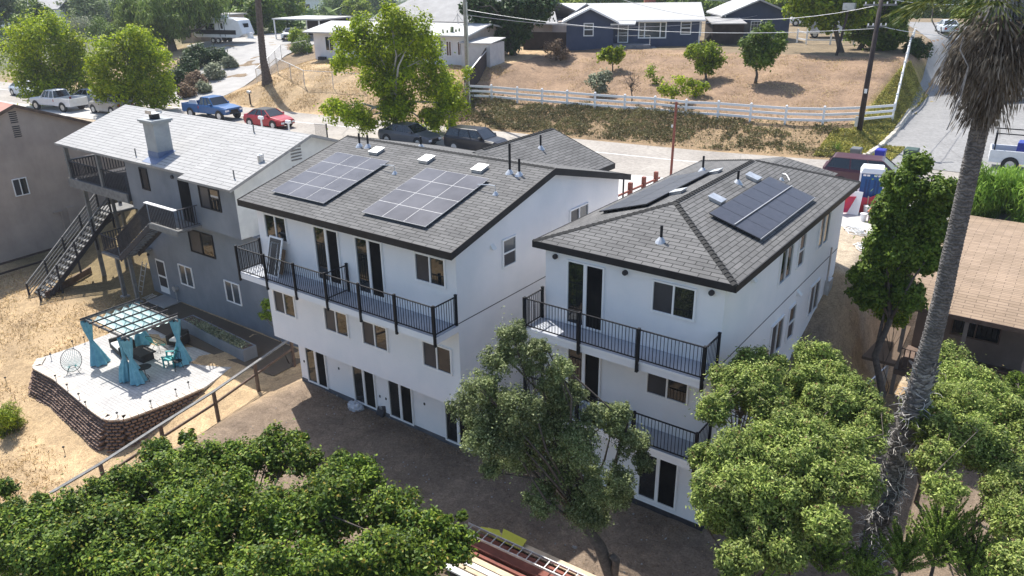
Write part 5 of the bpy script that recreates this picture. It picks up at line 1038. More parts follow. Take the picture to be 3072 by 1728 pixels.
# small solar path lights
for i, (px, py) in enumerate(((170, 1145), (205, 1172), (240, 1200), (260, 1225), (355, 1258), (455, 1222), (530, 1187), (568, 1165), (220, 1040), (255, 1028), (20, 1150), (195, 1360), (155, 1080))):
    q = Pp(px, py) if i not in (10, 11) else atg(px, py); o = thing('path_light', 'small dark solar path light stake by the patio or on the dry lawn', 'garden light', q, 'solar path lights round the patio'); mm = MB(); mm.cyl(q, .012, .3, 6); mm.build('stake', MT['iron'], o); mm = MB(); mm.cyl(q+Vector((0, 0, .3)), .05, .05, 10); mm.build('lamp_head', MT['iron'], o)
# grey raised planter behind
pl = thing('raised_planter', 'long grey block planter with trailing succulents behind the patio', 'planter', (-33, 18, -.6)); a = Pp(530, 985); 
q0, q1 = at(540, 958, .05), at(728, 1052, .05); d = (q1-q0).normalized(); nrm = Vector((-d.y, d.x, 0)); m = MB(); m.hexa([q0-Vector((0, 0, .75)), q1-Vector((0, 0, .75)), q1+nrm*.75-Vector((0, 0, .75)), q0+nrm*.75-Vector((0, 0, .75))], [q0, q1, q1+nrm*.75, q0+nrm*.75]); m.build('wall', MT['grey_stucco'], pl)
m = MB(); m.hexa([q0+d*.1+nrm*.1, q1-d*.1+nrm*.1, q1-d*.1+nrm*.65, q0+d*.1+nrm*.65], [q0+d*.1+nrm*.1+Vector((0, 0, .012)), q1-d*.1+nrm*.1+Vector((0, 0, .012)), q1-d*.1+nrm*.65+Vector((0, 0, .012)), q0+d*.1+nrm*.65+Vector((0, 0, .012))]); m.build('soil', MT['wood_brown'], pl)
PLN = (q0, q1, d, nrm)
# brick path along the grey house
m = MB(); ribbon('path', [(-41.5, 18.6, 0), (-36, 18.4, 0), (-31.5, 18.6, 0), (-28, 18.9, 0)], [(-41.5, 21.2, 0), (-36, 21.2, 0), (-31.5, 21.2, 0), (-28, 21.2, 0)], shingle('old_brick_path', (.30, .17, .12), (.38, .25, .18), (.10, .08, .06), bw=.24, bh=.12), 30, 6, .03)
for i, (px, py) in enumerate(((520, 903),)):
    q = atg(500, 905); o = thing('paving_slab', 'single pale concrete slab lying below the white door', 'slab', q); m = MB(); m.hexa([(q.x-.9, q.y-.7, q.z+.04), (q.x+.9, q.y-.7, q.z+.04), (q.x+.9, q.y+.6, q.z+.04), (q.x-.9, q.y+.6, q.z+.04)], [(q.x-.9, q.y-.7, q.z+.1), (q.x+.9, q.y-.7, q.z+.1), (q.x+.9, q.y+.6, q.z+.1), (q.x-.9, q.y+.6, q.z+.1)]); m.build('slab', MT['concrete'], o)
# gazebo
GZ = thing('gazebo', 'patio gazebo with a pale turquoise slatted canopy and tied blue curtains', 'gazebo', Pp(400, 1100))
gt = PZ+2.25
gc = [Pp(288, 1087), Pp(407, 1147), None, None]
u_ = (gc[1]-gc[0]); C_ = at(523, 960, gt); C_.z = PZ; gc[2] = C_; gc[3] = gc[0]+(gc[2]-gc[1])
cur = plain('blue_curtain', (.10, .30, .40), (.16, .40, .50), 4, .8); can = leafmat('canopy_cloth', (.62, .80, .78), (.66, .83, .81), (.70, .86, .84), .35, .8)
for p in gc: m = MB(); m.box(p.x-.05, p.x+.05, p.y-.05, p.y+.05, PZ, gt); m.build('post', MT['dark_grey'], GZ)
def gp(s, t, z=0): a = gc[0].lerp(gc[1], s); b = gc[3].lerp(gc[2], s); p = a.lerp(b, t); return Vector((p.x, p.y, gt+z))
m = MB()
for s in (0, 1): m.bar(gp(s, -.08, .1), gp(s, 1.08, .1), .05, .12); m.bar(gp(-.08, s, .02), gp(1.08, s, .02), .05, .12)
m.build('frame', MT['grey_wood'], GZ)
m = MB()
for s in (.03, .27, .5, .74, .97): m.bar(gp(s, -.12, .2), gp(s, 1.12, .2), .035, .07)
m.build('rafter', MT['dark_grey'], GZ)
m = MB()
for t in (0.05, .23, .41, .59, .77, .95): m.bar(gp(-.02, t, .10), gp(1.02, t, .10), .03, .03)
m.build('curtain_rod', MT['dark_grey'], GZ)
m = MB(); nS = 4; ts = (0.05, .23, .41, .59, .77, .95)
cv = []
NT = 40
for i in range(NT+1):
    t = ts[0]+(ts[-1]-ts[0])*i/NT; ph = ((t-ts[0])/(ts[1]-ts[0])) % 1.0; cv.append((t, .09-.16*math.sin(math.pi*ph)))
for j in range(12):
    for i in range(NT):
        s0, s1 = .03+.94*j/12, .03+.94*(j+1)/12; m.quad(gp(s0, cv[i][0], cv[i][1]), gp(s1, cv[i][0], cv[i][1]), gp(s1, cv[i+1][0], cv[i+1][1]), gp(s0, cv[i+1][0], cv[i+1][1]))
m.build('canopy', can, GZ, smooth=True)
def curtain(p, lean, name='curtain', wt=.28, wb=.5):
    m = MB(); n = 28; rows = [(gt, wt), (gt-.5, wt*.75), (gt-1.05, .09), (gt-1.5, .25), (PZ+.05, wb)]
    for k, (z, r) in enumerate(rows):
        for i in range(n): a = 2*math.pi*i/n; rr = r*(1+.22*math.sin(a*7)); t = k/4; m.V.append((p.x+lean[0]*max(0, t-.4)+rr*math.cos(a)*.8, p.y+lean[1]*max(0, t-.4)+rr*math.sin(a)*.8, z))
    for k in range(4):
        for i in range(n): m.F.append([k*n+i, k*n+(i+1) % n, (k+1)*n+(i+1) % n, (k+1)*n+i]); m.UV.append(None); m.MI.append(0)
    m.build(name, cur, GZ, smooth=True)
curtain(gc[0], (.5, .1)); curtain(gc[1], (.3, .1), wb=.42); curtain(gc[1]+Vector((-.3, -.1, 0)), (-.35, -.2), wb=.3, wt=.15); curtain(gc[2], (.25, -.2)); curtain(gc[3], (.1, 0))
# furniture
wk = plain('dark_wicker', (.018, .016, .015), (.035, .03, .028), 8, .8); cush = plain('white_cushion', (.62, .60, .56), (.7, .68, .64), 2, .9); teal = plain('teal_plastic', (.03, .30, .30), (.05, .38, .37), 3, .5)
def sofa(q, w_, dpt, rz, label):
    o = rthing('wicker_sofa', label, 'sofa', q, rz); m = MB(); m.box(-w_/2, w_/2, -dpt/2, dpt/2, .1, .32); m.box(-w_/2, w_/2, dpt/2-.12, dpt/2, .3, .8); m.build('frame', wk, o, bevel=.03)
    for s in (-1, 1): m = MB(); m.box(s*(w_/2-.06)-.07, s*(w_/2-.06)+.07, -dpt/2, dpt/2-.1, .3, .6); m.build('armrest', wk, o, bevel=.03)
    m = MB(); m.box(-w_/2+.14, w_/2-.14, -dpt/2+.02, dpt/2-.14, .32, .44); m.build('seat_cushion', cush, o, bevel=.04); return o
sofa(Pp(372, 1055), 1.5, .8, math.radians(-10), 'black wicker sofa with white cushions under the gazebo'); sofa(Pp(538, 1035), .9, .7, math.radians(20), 'black wicker armchair with a pale cushion behind the right curtain')
o = thing('coffee_table', 'low dark square table under the gazebo', 'table', Pp(430, 1075)); q = Pp(430, 1075); m = MB(); m.box(q.x-.6, q.x+.6, q.y-.4, q.y+.4, q.z+.36, q.z+.42); m.build('top', wk, o); m = MB(); m.box(q.x-.5, q.x+.5, q.y-.3, q.y+.3, q.z, q.z+.36); m.build('base', wk, o)
def acapulco(q, rz, label, r=.42, mat=None):
    o = rthing('string_chair', label, 'chair', q, rz, 'turquoise string chairs'); m = MB(); ring = []
    for i in range(28): a = 2*math.pi*i/28; ring.append(Vector((r*.9*math.cos(a), r*1.05*math.sin(a)*.75+.1, .62+.42*math.sin(a))))
    m.tube(ring+[ring[0]], .014, 6, False); c = Vector((0, -.02, .32)); inner = [c+Vector((.12*math.cos(2*math.pi*i/28), .1*math.sin(2*math.pi*i/28), 0)) for i in range(28)]
    m.tube(inner+[inner[0]], .012, 6, False); m.build('frame', MT['iron'], o); m = MB()
    for i in range(28):
        a = ring[i]; b = inner[i]; mid = (a+b)/2+Vector((0, 0, -.06)); m.tube([a, mid, b], .007, 4, False)
    m.build('seat_cords', mat or teal, o)
    for sx in (-1, 1):
        for sy in (-1, 1): m = MB(); m.bar((sx*.12, sy*.1, .34), (sx*.3, sy*.26, 0), .018); m.build('leg', MT['iron'], o)
acapulco(Pp(222, 1118), math.radians(60), 'turquoise round string chair alone on the sunlit paving', .5); acapulco(Pp(478, 1052), math.radians(200), 'turquoise round string chair in the shade behind the table', .5)
def adir(q, rz, label):
    o = rthing('garden_chair', label, 'chair', q, rz); m = MB(); m.box(-.27, .27, -.27, .25, .36, .4); m.build('seat', teal, o); m = MB()
    for k in range(5): m.hexa([(-.27+.11*k, .22, .4), (-.18+.11*k, .22, .4), (-.18+.11*k, .25, .4), (-.27+.11*k, .25, .4)], [(-.27+.11*k, .42, .95), (-.18+.11*k, .42, .95), (-.18+.11*k, .45, .95), (-.27+.11*k, .45, .95)])
    m.build('backrest', teal, o)
    for sx in (-1, 1):
        m = MB(); m.box(sx*.3-.04, sx*.3+.04, -.3, .3, .58, .61); m.build('armrest', teal, o)
        for sy in (-.25, .22): m = MB(); m.box(sx*.27-.03, sx*.27+.03, sy-.03, sy+.03, 0, .58); m.build('leg', teal, o)
adir(Pp(515, 1095), math.radians(-50), 'turquoise slatted garden chair beside the right curtain')
def bistro(q, label, kind, rz=0):
    o = rthing('bistro_'+kind, label, kind, q, rz); 
    if kind == 'table':
        m = MB(); m.cyl((0, 0, .68), .33, .02, 24); m.build('top', MT['iron'], o); m = MB(); m.cyl((0, 0, .1), .02, .58, 8); m.build('stem', MT['iron'], o)
        for k in range(3): a = k*2.1; m = MB(); m.tube([(0, 0, .25), (.15*math.cos(a), .15*math.sin(a), .2), (.28*math.cos(a), .28*math.sin(a), 0)], .014, 6); m.build('leg', MT['iron'], o)
    else:
        m = MB(); m.cyl((0, 0, .44), .2, .025, 18); m.build('seat', MT['iron'], o); m = MB(); m.tube([(-.18, .14, .44), (-.2, .2, .8), (0, .24, .92), (.2, .2, .8), (.18, .14, .44)], .014, 6); m.tube([(-.1, .17, .45), (.1, .22, .85)], .01, 5); m.tube([(.1, .17, .45), (-.1, .22, .85)], .01, 5); m.build('backrest', MT['iron'], o)
        for sx in (-1, 1):
            for sy in (-1, 1): m = MB(); m.bar((sx*.13, sy*.13, .44), (sx*.2, sy*.2, 0), .02); m.build('leg', MT['iron'], o)
bistro(Pp(440, 1140), 'small round black iron table in front of the gazebo', 'table'); bistro(Pp(382, 1130), 'black iron chair behind the front curtain', 'chair', .4); bistro(Pp(538, 1108), 'black iron chair by the turquoise garden chair', 'chair', 1.2)
# ================================================================== building site things
def lying(o, name, a, b, w_, h, mat): m = MB(); m.bar(a, b, w_, h); return m.build(name, mat, o)
ga, gb = at(1395, 1600, .15), at(1740, 1760, .15)
LD = thing('extension_ladder', 'aluminium extension ladder lying on timber beside the yellow sheet', 'ladder', (ga+gb)/2); d = (gb-ga).normalized(); n_ = Vector((-d.y, d.x, 0)); gb = ga+d*6.5
for s in (-1, 1): lying(LD, 'rail', ga+n_*.2*s+Vector((0, 0, .25)), gb+n_*.2*s+Vector((0, 0, .25)), .035, .08, MT['galv'])
for k in range(20): p = ga.lerp(gb, (k+.5)/20)+Vector((0, 0, .25)); lying(LD, 'rung', p-n_*.2, p+n_*.2, .03, .03, MT['galv'])
for i, (off, w_, h, mat, lb) in enumerate(((.55, .3, .05, 'timber', 'wide grey plank on the far side of the ladder'), (-.55, .1, .1, 'rust', 'red brown steel beam beside the ladder'), (-.75, .2, .06, 'timber', 'pale board nearest the red beam'), (-1.0, .18, .08, 'white_paint', 'white board third from the ladder'), (-1.22, .14, .1, 'timber', 'pale timber second from the near edge of the pile'), (-1.42, .2, .06, 'white_paint', 'white board at the near edge of the pile'), (-.05, .6, .1, 'rust', 'rust red planks under the ladder'))):
    o = thing('plank', lb, 'plank', ga+n_*off, 'planks stacked on the bare ground'); lying(o, 'board', ga+n_*off+d*rnd.uniform(-.3, .5)+Vector((0, 0, h/2-.1)), gb+n_*off+Vector((0, 0, h/2-.1)), w_, h, MT[mat])
ys = thing('plastic_sheet', 'crumpled bright yellow sheet lying on the planks', 'sheet', at(1500, 1610, .1)); m = MB(); a = [at(*p, .22) for p in ((1442, 1582), (1498, 1592), (1505, 1612), (1510, 1588), (1580, 1622), (1562, 1650), (1500, 1622), (1440, 1592))]; m.prism(a, (0, 0, .03)); m.build('sheet', plain('yellow_sheet', (.60, .58, .06), (.5, .48, .05), 4, .6), ys)
# plastic bundle and grey case by the lower doors
def lump(name, label, cat, q, r, mat, seed=0, sz=.5):
    o = thing(name, label, cat, q); m = MB(); nu, nv = 18, 9
    for j in range(nv+1):
        for i in range(nu):
            th = math.pi*.5*(j/nv); ph = 2*math.pi*i/nu; rr = r*(1+.35*noise.noise(Vector((math.cos(ph)*2+seed, math.sin(ph)*2, j*.4)))); m.V.append((q.x+rr*math.cos(ph)*math.cos(th), q.y+rr*math.sin(ph)*math.cos(th)*.7, q.z-.05+rr*math.sin(th)*sz))
    for j in range(nv):
        for i in range(nu): m.F.append([j*nu+i, j*nu+(i+1) % nu, (j+1)*nu+(i+1) % nu, (j+1)*nu+i]); m.UV.append(None); m.MI.append(0)
    m.build('bundle', mat, o, smooth=False); return o
lump('plastic_bundle', 'crumpled translucent plastic sheeting on the ground by the sliding doors', 'plastic', atg(1066, 1222), .42, plain('pale_plastic', (.4, .42, .46), (.55, .56, .6), 6, .35), 3, .7)
q = atg(1146, 1245); o = rthing('tool_case', 'grey plastic case leaning on the wall near the open door', 'case', q, math.radians(-10)); m = MB(); m.hexa([(-.25, -.15, 0), (.2, -.15, 0), (.2, 0, 0), (-.25, 0, 0)], [(-.25, .15, .62), (.2, .15, .62), (.2, .28, .62), (-.25, .28, .62)]); m.build('shell', MT['dark_grey'], o, bevel=.03); m = MB(); m.box(-.12, .08, -.02, .0, .25, .4); m.build('latch', MT['galv'], o)
# spare window frame and cardboard leaning on the balcony
q = Vector((-24.85, 16.95, 5.856)); o = rthing('window_frame', 'white framed window unit leaning against the wall on the balcony', 'window frame', q, 0); m = MB(); th = .3; Lh = 2.0
def lean(x0, x1, z0, z1, t0, t1): return [(x0, .15+th*z0, z0), (x1, .15+th*z0, z0), (x1, .15+th*z1, z1), (x0, .15+th*z1, z1)], t0
def leanbox(mb, x0, x1, z0, z1, th_=.05): a = [(x0, .1+.3*z0, z0), (x1, .1+.3*z0, z0), (x1, .1+.3*z1, z1), (x0, .1+.3*z1, z1)]; mb.hexa([(x, y+th_, z) for x, y, z in a], a)
leanbox(m, 0, .06, 0, 1.5); leanbox(m, .74, .8, 0, 1.5); leanbox(m, .06, .74, 0, .06); leanbox(m, .06, .74, 1.44, 1.5); leanbox(m, .14, .2, .1, 1.3, .06); leanbox(m, .54, .6, .1, 1.3, .06); leanbox(m, .2, .54, 1.24, 1.3, .06); leanbox(m, .2, .54, .68, .72, .06); m.build('frame', MT['vinyl'], o); m = MB(); leanbox(m, .07, .73, .07, 1.43, .02); m.build('pane', MT['glass_screen'], o)
o = rthing('cardboard', 'brown cardboard sheet behind the leaning window unit', 'cardboard', Vector((-25.1, 17.3, 5.856)), 0); m = MB(); leanbox(m, -.1, .9, 0, .95, .02); m.build('sheet', plain('cardboard', (.30, .2, .13), (.36, .25, .17), 2, .9), o)
for i, (px, py) in enumerate(((418, 800), (446, 838))):
    q = atg(px, py); o = thing('folding_ladder', ('aluminium step ladder folded in the dark recess', 'aluminium ladder lying below the step ladder in the recess')[i], 'ladder', q); m = MB(); ww = .22
    a = Vector((-42.6+.9*i, 20.6-.25*i, -.5)); b = a+(Vector((.3, .5, 1.9)) if i == 0 else Vector((1.1, .1, .5)))
    for s in (-1, 1): m.bar(a+Vector((s*ww, 0, 0)), b+Vector((s*ww, 0, 0)), .04)
    for k in range(6): p = a.lerp(b, (k+.5)/6); m.bar(p-Vector((ww, 0, 0)), p+Vector((ww, 0, 0)), .03)
    m.build('frame', MT['galv'], o)
# timber edging on the lawn left
o = thing('timber_edging', 'low weathered timber edging at the foot of the long staircase', 'edging', atg(180, 880)); a, b = atg(140, 898), atg(275, 820)
for k in range(3): m = MB(); m.bar(a+Vector((0, 0, .1+.14*k)), b+Vector((0, 0, .1+.14*k)), .1, .12); m.build('board', MT['wood_brown'], o)
# silt fence and rough boards between the narrow house and the brown roofed house
o = thing('silt_fence', 'sagging black silt fence sheet on the dirt bank right of the narrow house', 'fence', (-5.5, 24, 1)); m = MB(); Pz = [(-5.9, 20.5), (-5.7, 23), (-5.5, 25.5), (-5.3, 28.5)]
for (x0, y0), (x1, y1) in zip(Pz, Pz[1:]): m.quad((x0, y0, gz(x0, y0)-.1), (x1, y1, gz(x1, y1)-.1), (x1+.25, y1, gz(x1, y1)+.75), (x0+.2, y0, gz(x0, y0)+.7))
m.build('sheet', MT['rubber'], o, solid=.02)
for (x, y) in Pz: m = MB(); m.bar((x+.25, y, gz(x, y)-.1), (x+.25, y, gz(x, y)+1.0), .05); m.build('stake', MT['wood_brown'], o)
for k in range(4): p = Vector((-4.7+.16*k, 22.5, gz(-4.7, 22.5)+.15)); o = thing('plank', ('weathered plank leaning in the shade below the leafy tree, left one', 'second weathered plank in the shade below the leafy tree', 'third weathered plank in the shade below the leafy tree', 'weathered plank in the shade below the leafy tree, right one')[k], 'plank', p, 'weathered planks in the shade'); m = MB(); m.bar(p, p+Vector((.15*k, 5.2, 2.3)), .1, .05); m.build('board', MT['grey_wood'], o)
chain('leaning chain link gate among the creepers beside the brown roofed house', [Vector((-4.6, 28.5, 0)), Vector((-4.2, 31.0, 0))], 1.6, 1.2, 'chain_link_gate')
railing(thing('metal_railing', 'white metal railing low down at the right edge below the porch', 'railing', (-.5, 25, 2)), [(-1.2, 25.5), (1.5, 24.6)], 2.1, 1.0, [(-1.2, 25.5, 2.1)], mat='white_paint', sp=.13)
# ================================================================== vegetation
RG = np.random.default_rng(11)
def leafmesh(name, P, Nn, L, Wd, mat, parent, off, T=None, fold=0.0):
    """one small four cornered leaf per point; P centres, Nn normals, T long axes"""
    n = len(P)
    if n == 0: return None
    L = np.asarray(L)*(0.7+0.6*RG.random(n)); Wd = np.asarray(Wd)*(0.7+0.6*RG.random(n))
    Nn = Nn/np.maximum(1e-6, np.linalg.norm(Nn, axis=1, keepdims=True))
    if T is None: T = RG.normal(size=(n, 3))
    T = T-Nn*np.sum(T*Nn, axis=1, keepdims=True); T /= np.maximum(1e-6, np.linalg.norm(T, axis=1, keepdims=True)); B_ = np.cross(Nn, T)
    V = np.empty((n, 4, 3)); V[:, 0] = P-T*L[:, None]/2; V[:, 1] = P+B_*Wd[:, None]/2+Nn*(fold*Wd)[:, None]; V[:, 2] = P+T*L[:, None]/2; V[:, 3] = P-B_*Wd[:, None]/2+Nn*(fold*Wd)[:, None]
    V = V.reshape(-1, 3)-np.array(off)[None, :]
    me = bpy.data.meshes.new(name); me.vertices.add(4*n); me.vertices.foreach_set('co', V.ravel().astype('f4')); me.loops.add(4*n); me.loops.foreach_set('vertex_index', np.arange(4*n, dtype='i4'))
    me.polygons.add(n); me.polygons.foreach_set('loop_start', np.arange(0, 4*n, 4, dtype='i4')); me.polygons.foreach_set('loop_total', np.full(n, 4, dtype='i4')); me.update(calc_edges=True)
    me.materials.append(mat); o = bpy.data.objects.new(name, me); COL.objects.link(o); o.parent = parent; OFF[o] = Vector(off); return o
def unit(n):
    v = RG.normal(size=(n, 3)); return v/np.linalg.norm(v, axis=1, keepdims=True)
def blobleaves(blobs, total, upb=0.35, inner=0.45, droop=0.0, flat=1.0, strayf=.14):
    """points and normals spread over many overlapping small blobs"""
    w = np.array([b[3]**2 for b in blobs]); w = w/w.sum(); idx = RG.choice(len(blobs), size=total, p=w)
    C = np.array([[b[0], b[1], b[2]] for b in blobs])[idx]; R_ = np.array([b[3] for b in blobs])[idx]
    d = unit(total); d[:, 2] = d[:, 2]+upb*RG.random(total); d /= np.linalg.norm(d, axis=1, keepdims=True)
    ph = C*3.1; wob = np.sin(d[:, 0]*5+ph[:, 0])+np.sin(d[:, 1]*6+ph[:, 1])+np.sin(d[:, 2]*5+ph[:, 2]+d[:, 0]*4)
    stray = np.where(RG.random(total) < strayf, 1+.5*RG.random(total), 1.0)
    rr = R_*(inner+(1-inner)*RG.random(total)**0.5)*(1+.13*wob)*stray; P = C+d*rr[:, None]*np.array([1, 1, flat]); P += RG.normal(size=P.shape)*0.07*R_[:, None]
    Nn = d*0.8+unit(total)*0.75+np.array([0, 0, 0.45]); return P, Nn
def subblobs(c, r, k, sr=0.42):
    out = []
    for _ in range(k):
        d = unit(1)[0]; q = r*(0.3+0.62*RG.random()**.7); out.append((c[0]+d[0]*q, c[1]+d[1]*q, c[2]+d[2]*q*0.9, r*sr*(0.7+0.6*RG.random())))
    return out
def limbs(root, base, blobs, r0, mat, nl=10, seed=0, top=None, name='trunk', twig=0.5):
    m = MB(); base = Vector(base); cs = [Vector(b[:3]) for b in blobs]; cen = sum(cs, Vector())/len(cs); top = Vector(top) if top is not None else cen
    pts = [base-Vector((0, 0, .3))]; K = 5
    for i in range(1, K+1):
        t = i/K; p = base.lerp(top, t); p += Vector((RG.normal(), RG.normal(), 0))*0.035*(top-base).length*math.sin(t*3.1); pts.append(p)
    m.tube(pts, [r0*(1.25 if i == 0 else (1-0.62*i/K)) for i in range(K+1)], 8)
    order = sorted(range(len(cs)), key=lambda i: RG.random())[:nl]
    for i in order:
        t = 0.35+0.6*RG.random(); s = min(K-1, int(t*K)); a = pts[s+1 if s+1 <= K else K]; b = cs[i]; mid = a.lerp(b, .5)+Vector((RG.normal(), RG.normal(), abs(RG.normal())))*0.1*(b-a).length
        rr = r0*(1-0.62*t)*0.6; m.tube([a, mid, b], [rr, rr*.6, max(.006, rr*.22)], 6)
        for _ in range(2): e = b+Vector(unit(1)[0])*blobs[i][3]*1.1; m.tube([mid.lerp(b, .6), b.lerp(e, .5), e], [rr*.35, rr*.22, .005], 4)
    return m.build(name, mat, root, smooth=True)
LM = {}
LM['lime'] = leafmat('leaf_lime', (.11, .17, .008), (.25, .34, .012), (.46, .52, .02), .45, .5, .45)
LM['bright'] = leafmat('leaf_bright', (.09, .15, .012), (.19, .27, .018), (.36, .42, .03), .4, .5, .5)
LM['mid'] = leafmat('leaf_mid', (.06, .11, .016), (.11, .18, .022), (.20, .27, .035), .3, .5, .5)
LM['leafy'] = leafmat('leaf_leafy', (.055, .10, .014), (.10, .16, .02), (.19, .26, .035), .3, .5, .9)
LM['dark'] = leafmat('leaf_dark', (0.024, 0.054, 0.016), (0.041, 0.081, 0.023), (0.074, 0.121, 0.030), .25, .45, .6)
LM['fig'] = leafmat('leaf_fig', (.025, .06, .01), (.07, .125, .014), (.20, .27, .03), .2, .33, .7, dead=(.34, .26, .05))
LM['oak'] = leafmat('leaf_oak', (.075, .10, .035), (.15, .19, .07), (.32, .36, .18), .28, .38, .8)
LM['oleander'] = leafmat('leaf_oleander', (.05, .085, .016), (.16, .225, .04), (.38, .44, .13), .2, .4, .6, dead=(.2, .12, .06))
LM['grey'] = leafmat('leaf_grey', (0.130, 0.156, 0.098), (0.234, 0.260, 0.169), (0.390, 0.403, 0.286), .25, .6, .8)
LM['brown'] = leafmat('leaf_dry', (0.117, 0.072, 0.046), (0.195, 0.130, 0.085), (0.325, 0.234, 0.156), .2, .7, .8)
LM['pepper'] = leafmat('leaf_pepper', (0.084, 0.133, 0.028), (0.154, 0.224, 0.049), (0.280, 0.364, 0.098), .35, .5, .4)
LM['conifer'] = leafmat('leaf_conifer', (0.117, 0.195, 0.039), (0.221, 0.338, 0.058), (0.390, 0.494, 0.117), .3, .5, .7)
LM['feather'] = leafmat('leaf_feather', (0.127, 0.230, 0.034), (0.218, 0.368, 0.057), (0.345, 0.506, 0.092), .42, .5, .5)
LM['haze'] = leafmat('leaf_distant', (0.075, 0.120, 0.038), (0.135, 0.195, 0.060), (0.225, 0.285, 0.090), .25, .6, .06)
LM['straw'] = leafmat('dry_blade', (0.300, 0.200, 0.100), (0.460, 0.340, 0.180), (0.600, 0.470, 0.280), .3, .7, .6)
LM['iceplant'] = leafmat('leaf_iceplant', (0.156, 0.182, 0.039), (0.312, 0.299, 0.078), (0.520, 0.442, 0.117), .2, .6, .5, dead=(.22, .13, .08))
LM['bankgreen'] = leafmat('leaf_bank', (.075, .08, .03), (.14, .135, .055), (.24, .20, .10), .2, .6, .35, dead=(.20, .13, .08))
def plant(name, label, cat, base, discs, total, L, Wd, mat, z=None, dist=None, r0=.12, bark='bark', k=17, jit=.55, group=None, nl=12, top=None, upb=.35, sr=.36, droop=False, flat=1.0, trunkname='trunk', inner=.45, filr=.16):
    """discs (px, py, r in px) measured on the photograph give the crown's masses; each gets a real depth and radius"""
    base = Vector(base); root = thing(name, label, cat, base, group); D0 = dist if dist else math.hypot(base.x, base.y); blobs = []; fill = []
    for (px, py, rp) in discs:
        if z is not None: c = at(px, py, z)
        else: c = atd(px, py, D0)
        dep = (c-Vector((0, 0, CAMZ))).length; rj = rp*dep/FPX; c = c*1.0
        dirv = Vector((c.x, c.y, 0)).normalized(); c += dirv*float(RG.uniform(-jit, jit))*rj*1.2
        c.z = max(c.z, gz(c.x, c.y)+rj*.5)
        blobs += subblobs(c, rj, k, sr); fill.append((c[0], c[1], c[2], rj*.92))
    P, Nn = blobleaves(blobs, total-int(total*filr), upb, inner, flat=flat)
    if filr: P2, N2 = blobleaves(fill, int(total*filr), upb, .2, flat=flat); P = np.concatenate([P, P2]); Nn = np.concatenate([Nn, N2])
    P[:, 2] = np.maximum(P[:, 2], base.z-.6)
    T = None
    if droop: T = np.tile([0, 0, -1.0], (total, 1))+RG.normal(size=(total, 3))*.35; Nn = unit(total)
    leafmesh('crown', P, Nn, L, Wd, mat, root, OFF[root], T)
    if r0: limbs(root, base, blobs, r0, MT[bark], nl, top=top, name=trunkname)
    return root
# street trees
q = at(178, 312, 5.0); plant('street_tree', 'round bright green street tree above the white pickup truck', 'tree', q, [(70, 110, 55), (130, 85, 50), (60, 170, 50), (190, 110, 55), (130, 160, 70), (220, 170, 50), (90, 230, 50), (150, 240, 60), (210, 235, 50), (110, 275, 38), (240, 205, 40), (255, 260, 25)], 26000, .25, .15, LM['lime'], r0=.2)
q = at(425, 335, 5.0); plant('street_tree', 'dense bright green street tree behind the pale roof ridge', 'tree', q, [(390, 125, 45), (430, 140, 50), (330, 170, 50), (300, 200, 40), (400, 190, 60), (470, 190, 45), (350, 240, 55), (440, 250, 60), (490, 260, 40), (310, 270, 35), (380, 290, 45), (460, 300, 40), (505, 290, 25), (330, 300, 30)], 26000, .25, .15, LM['lime'], r0=.2)
q = at(1190, 418, 5.0); plant('street_tree', 'tallest yellow green street tree spreading over the dark grey saloon car', 'tree', q, [(1180, 75, 60), (1240, 95, 65), (1080, 80, 42), (1030, 120, 42), (1110, 150, 70), (1210, 180, 85), (1290, 150, 50), (1030, 190, 38), (1130, 230, 60), (1220, 270, 80), (1310, 250, 60), (1345, 310, 42), (1290, 345, 42), (1180, 330, 55), (1060, 330, 48), (1000, 330, 42), (1100, 365, 36), (1230, 385, 32), (1165, 30, 25)], 42000, .22, .135, LM['lime'], r0=.26, bark='bark_pale', nl=22)
q = at(1355, 392, 5.1); plant('young_tree', 'thin young tree with pale trunk and sparse yellow leaves on the bank', 'tree', q, [(1325, 235, 30), (1365, 265, 38), (1405, 220, 22), (1345, 305, 40), (1310, 345, 34), (1385, 330, 30), (1300, 290, 26), (1340, 365, 35), (1300, 370, 30)], 4200, .22, .12, LM['lime'], r0=.09, bark='bark_pale', nl=20, k=7, sr=.5)
# hill lawn trees
q = atg(1838, 214); plant('fruit_tree', 'small lime green fruit tree in front of the porch steps', 'tree', q, [(1812, 165, 20), (1845, 178, 24), (1860, 155, 16), (1830, 150, 12)], 1500, .25, .17, LM['lime'], r0=.07, nl=10)
q = atg(2122, 238); plant('fruit_tree', 'round olive green fruit tree below the right bungalow window', 'tree', q, [(2090, 160, 30), (2130, 158, 34), (2152, 185, 26), (2105, 195, 26), (2068, 165, 18), (2125, 205, 22)], 5000, .22, .13, LM['bright'], r0=.12)
q = atg(2265, 248); plant('fruit_tree', 'dense dark green fruit tree in front of the blue garage', 'tree', q, [(2275, 115, 32), (2250, 140, 34), (2305, 150, 38), (2280, 175, 38), (2332, 140, 24), (2300, 90, 22), (2345, 112, 16), (2250, 170, 26)], 9000, .24, .15, LM['mid'], r0=.13)
q = atg(1800, 282); plant('shrub', 'pale grey green shrub just inside the white fence', 'shrub', q, [(1785, 240, 26), (1815, 232, 22), (1800, 262, 26)], 1800, .2, .14, LM['grey'], r0=.04)
q = atg(2013, 312); plant('young_tree', 'sparse yellow green sapling behind the white fence rails', 'tree', q, [(2005, 262, 22), (2035, 250, 20), (2060, 275, 18), (1985, 275, 16), (2020, 285, 18)], 1000, .22, .13, LM['lime'], r0=.05, nl=14, sr=.55, k=6)
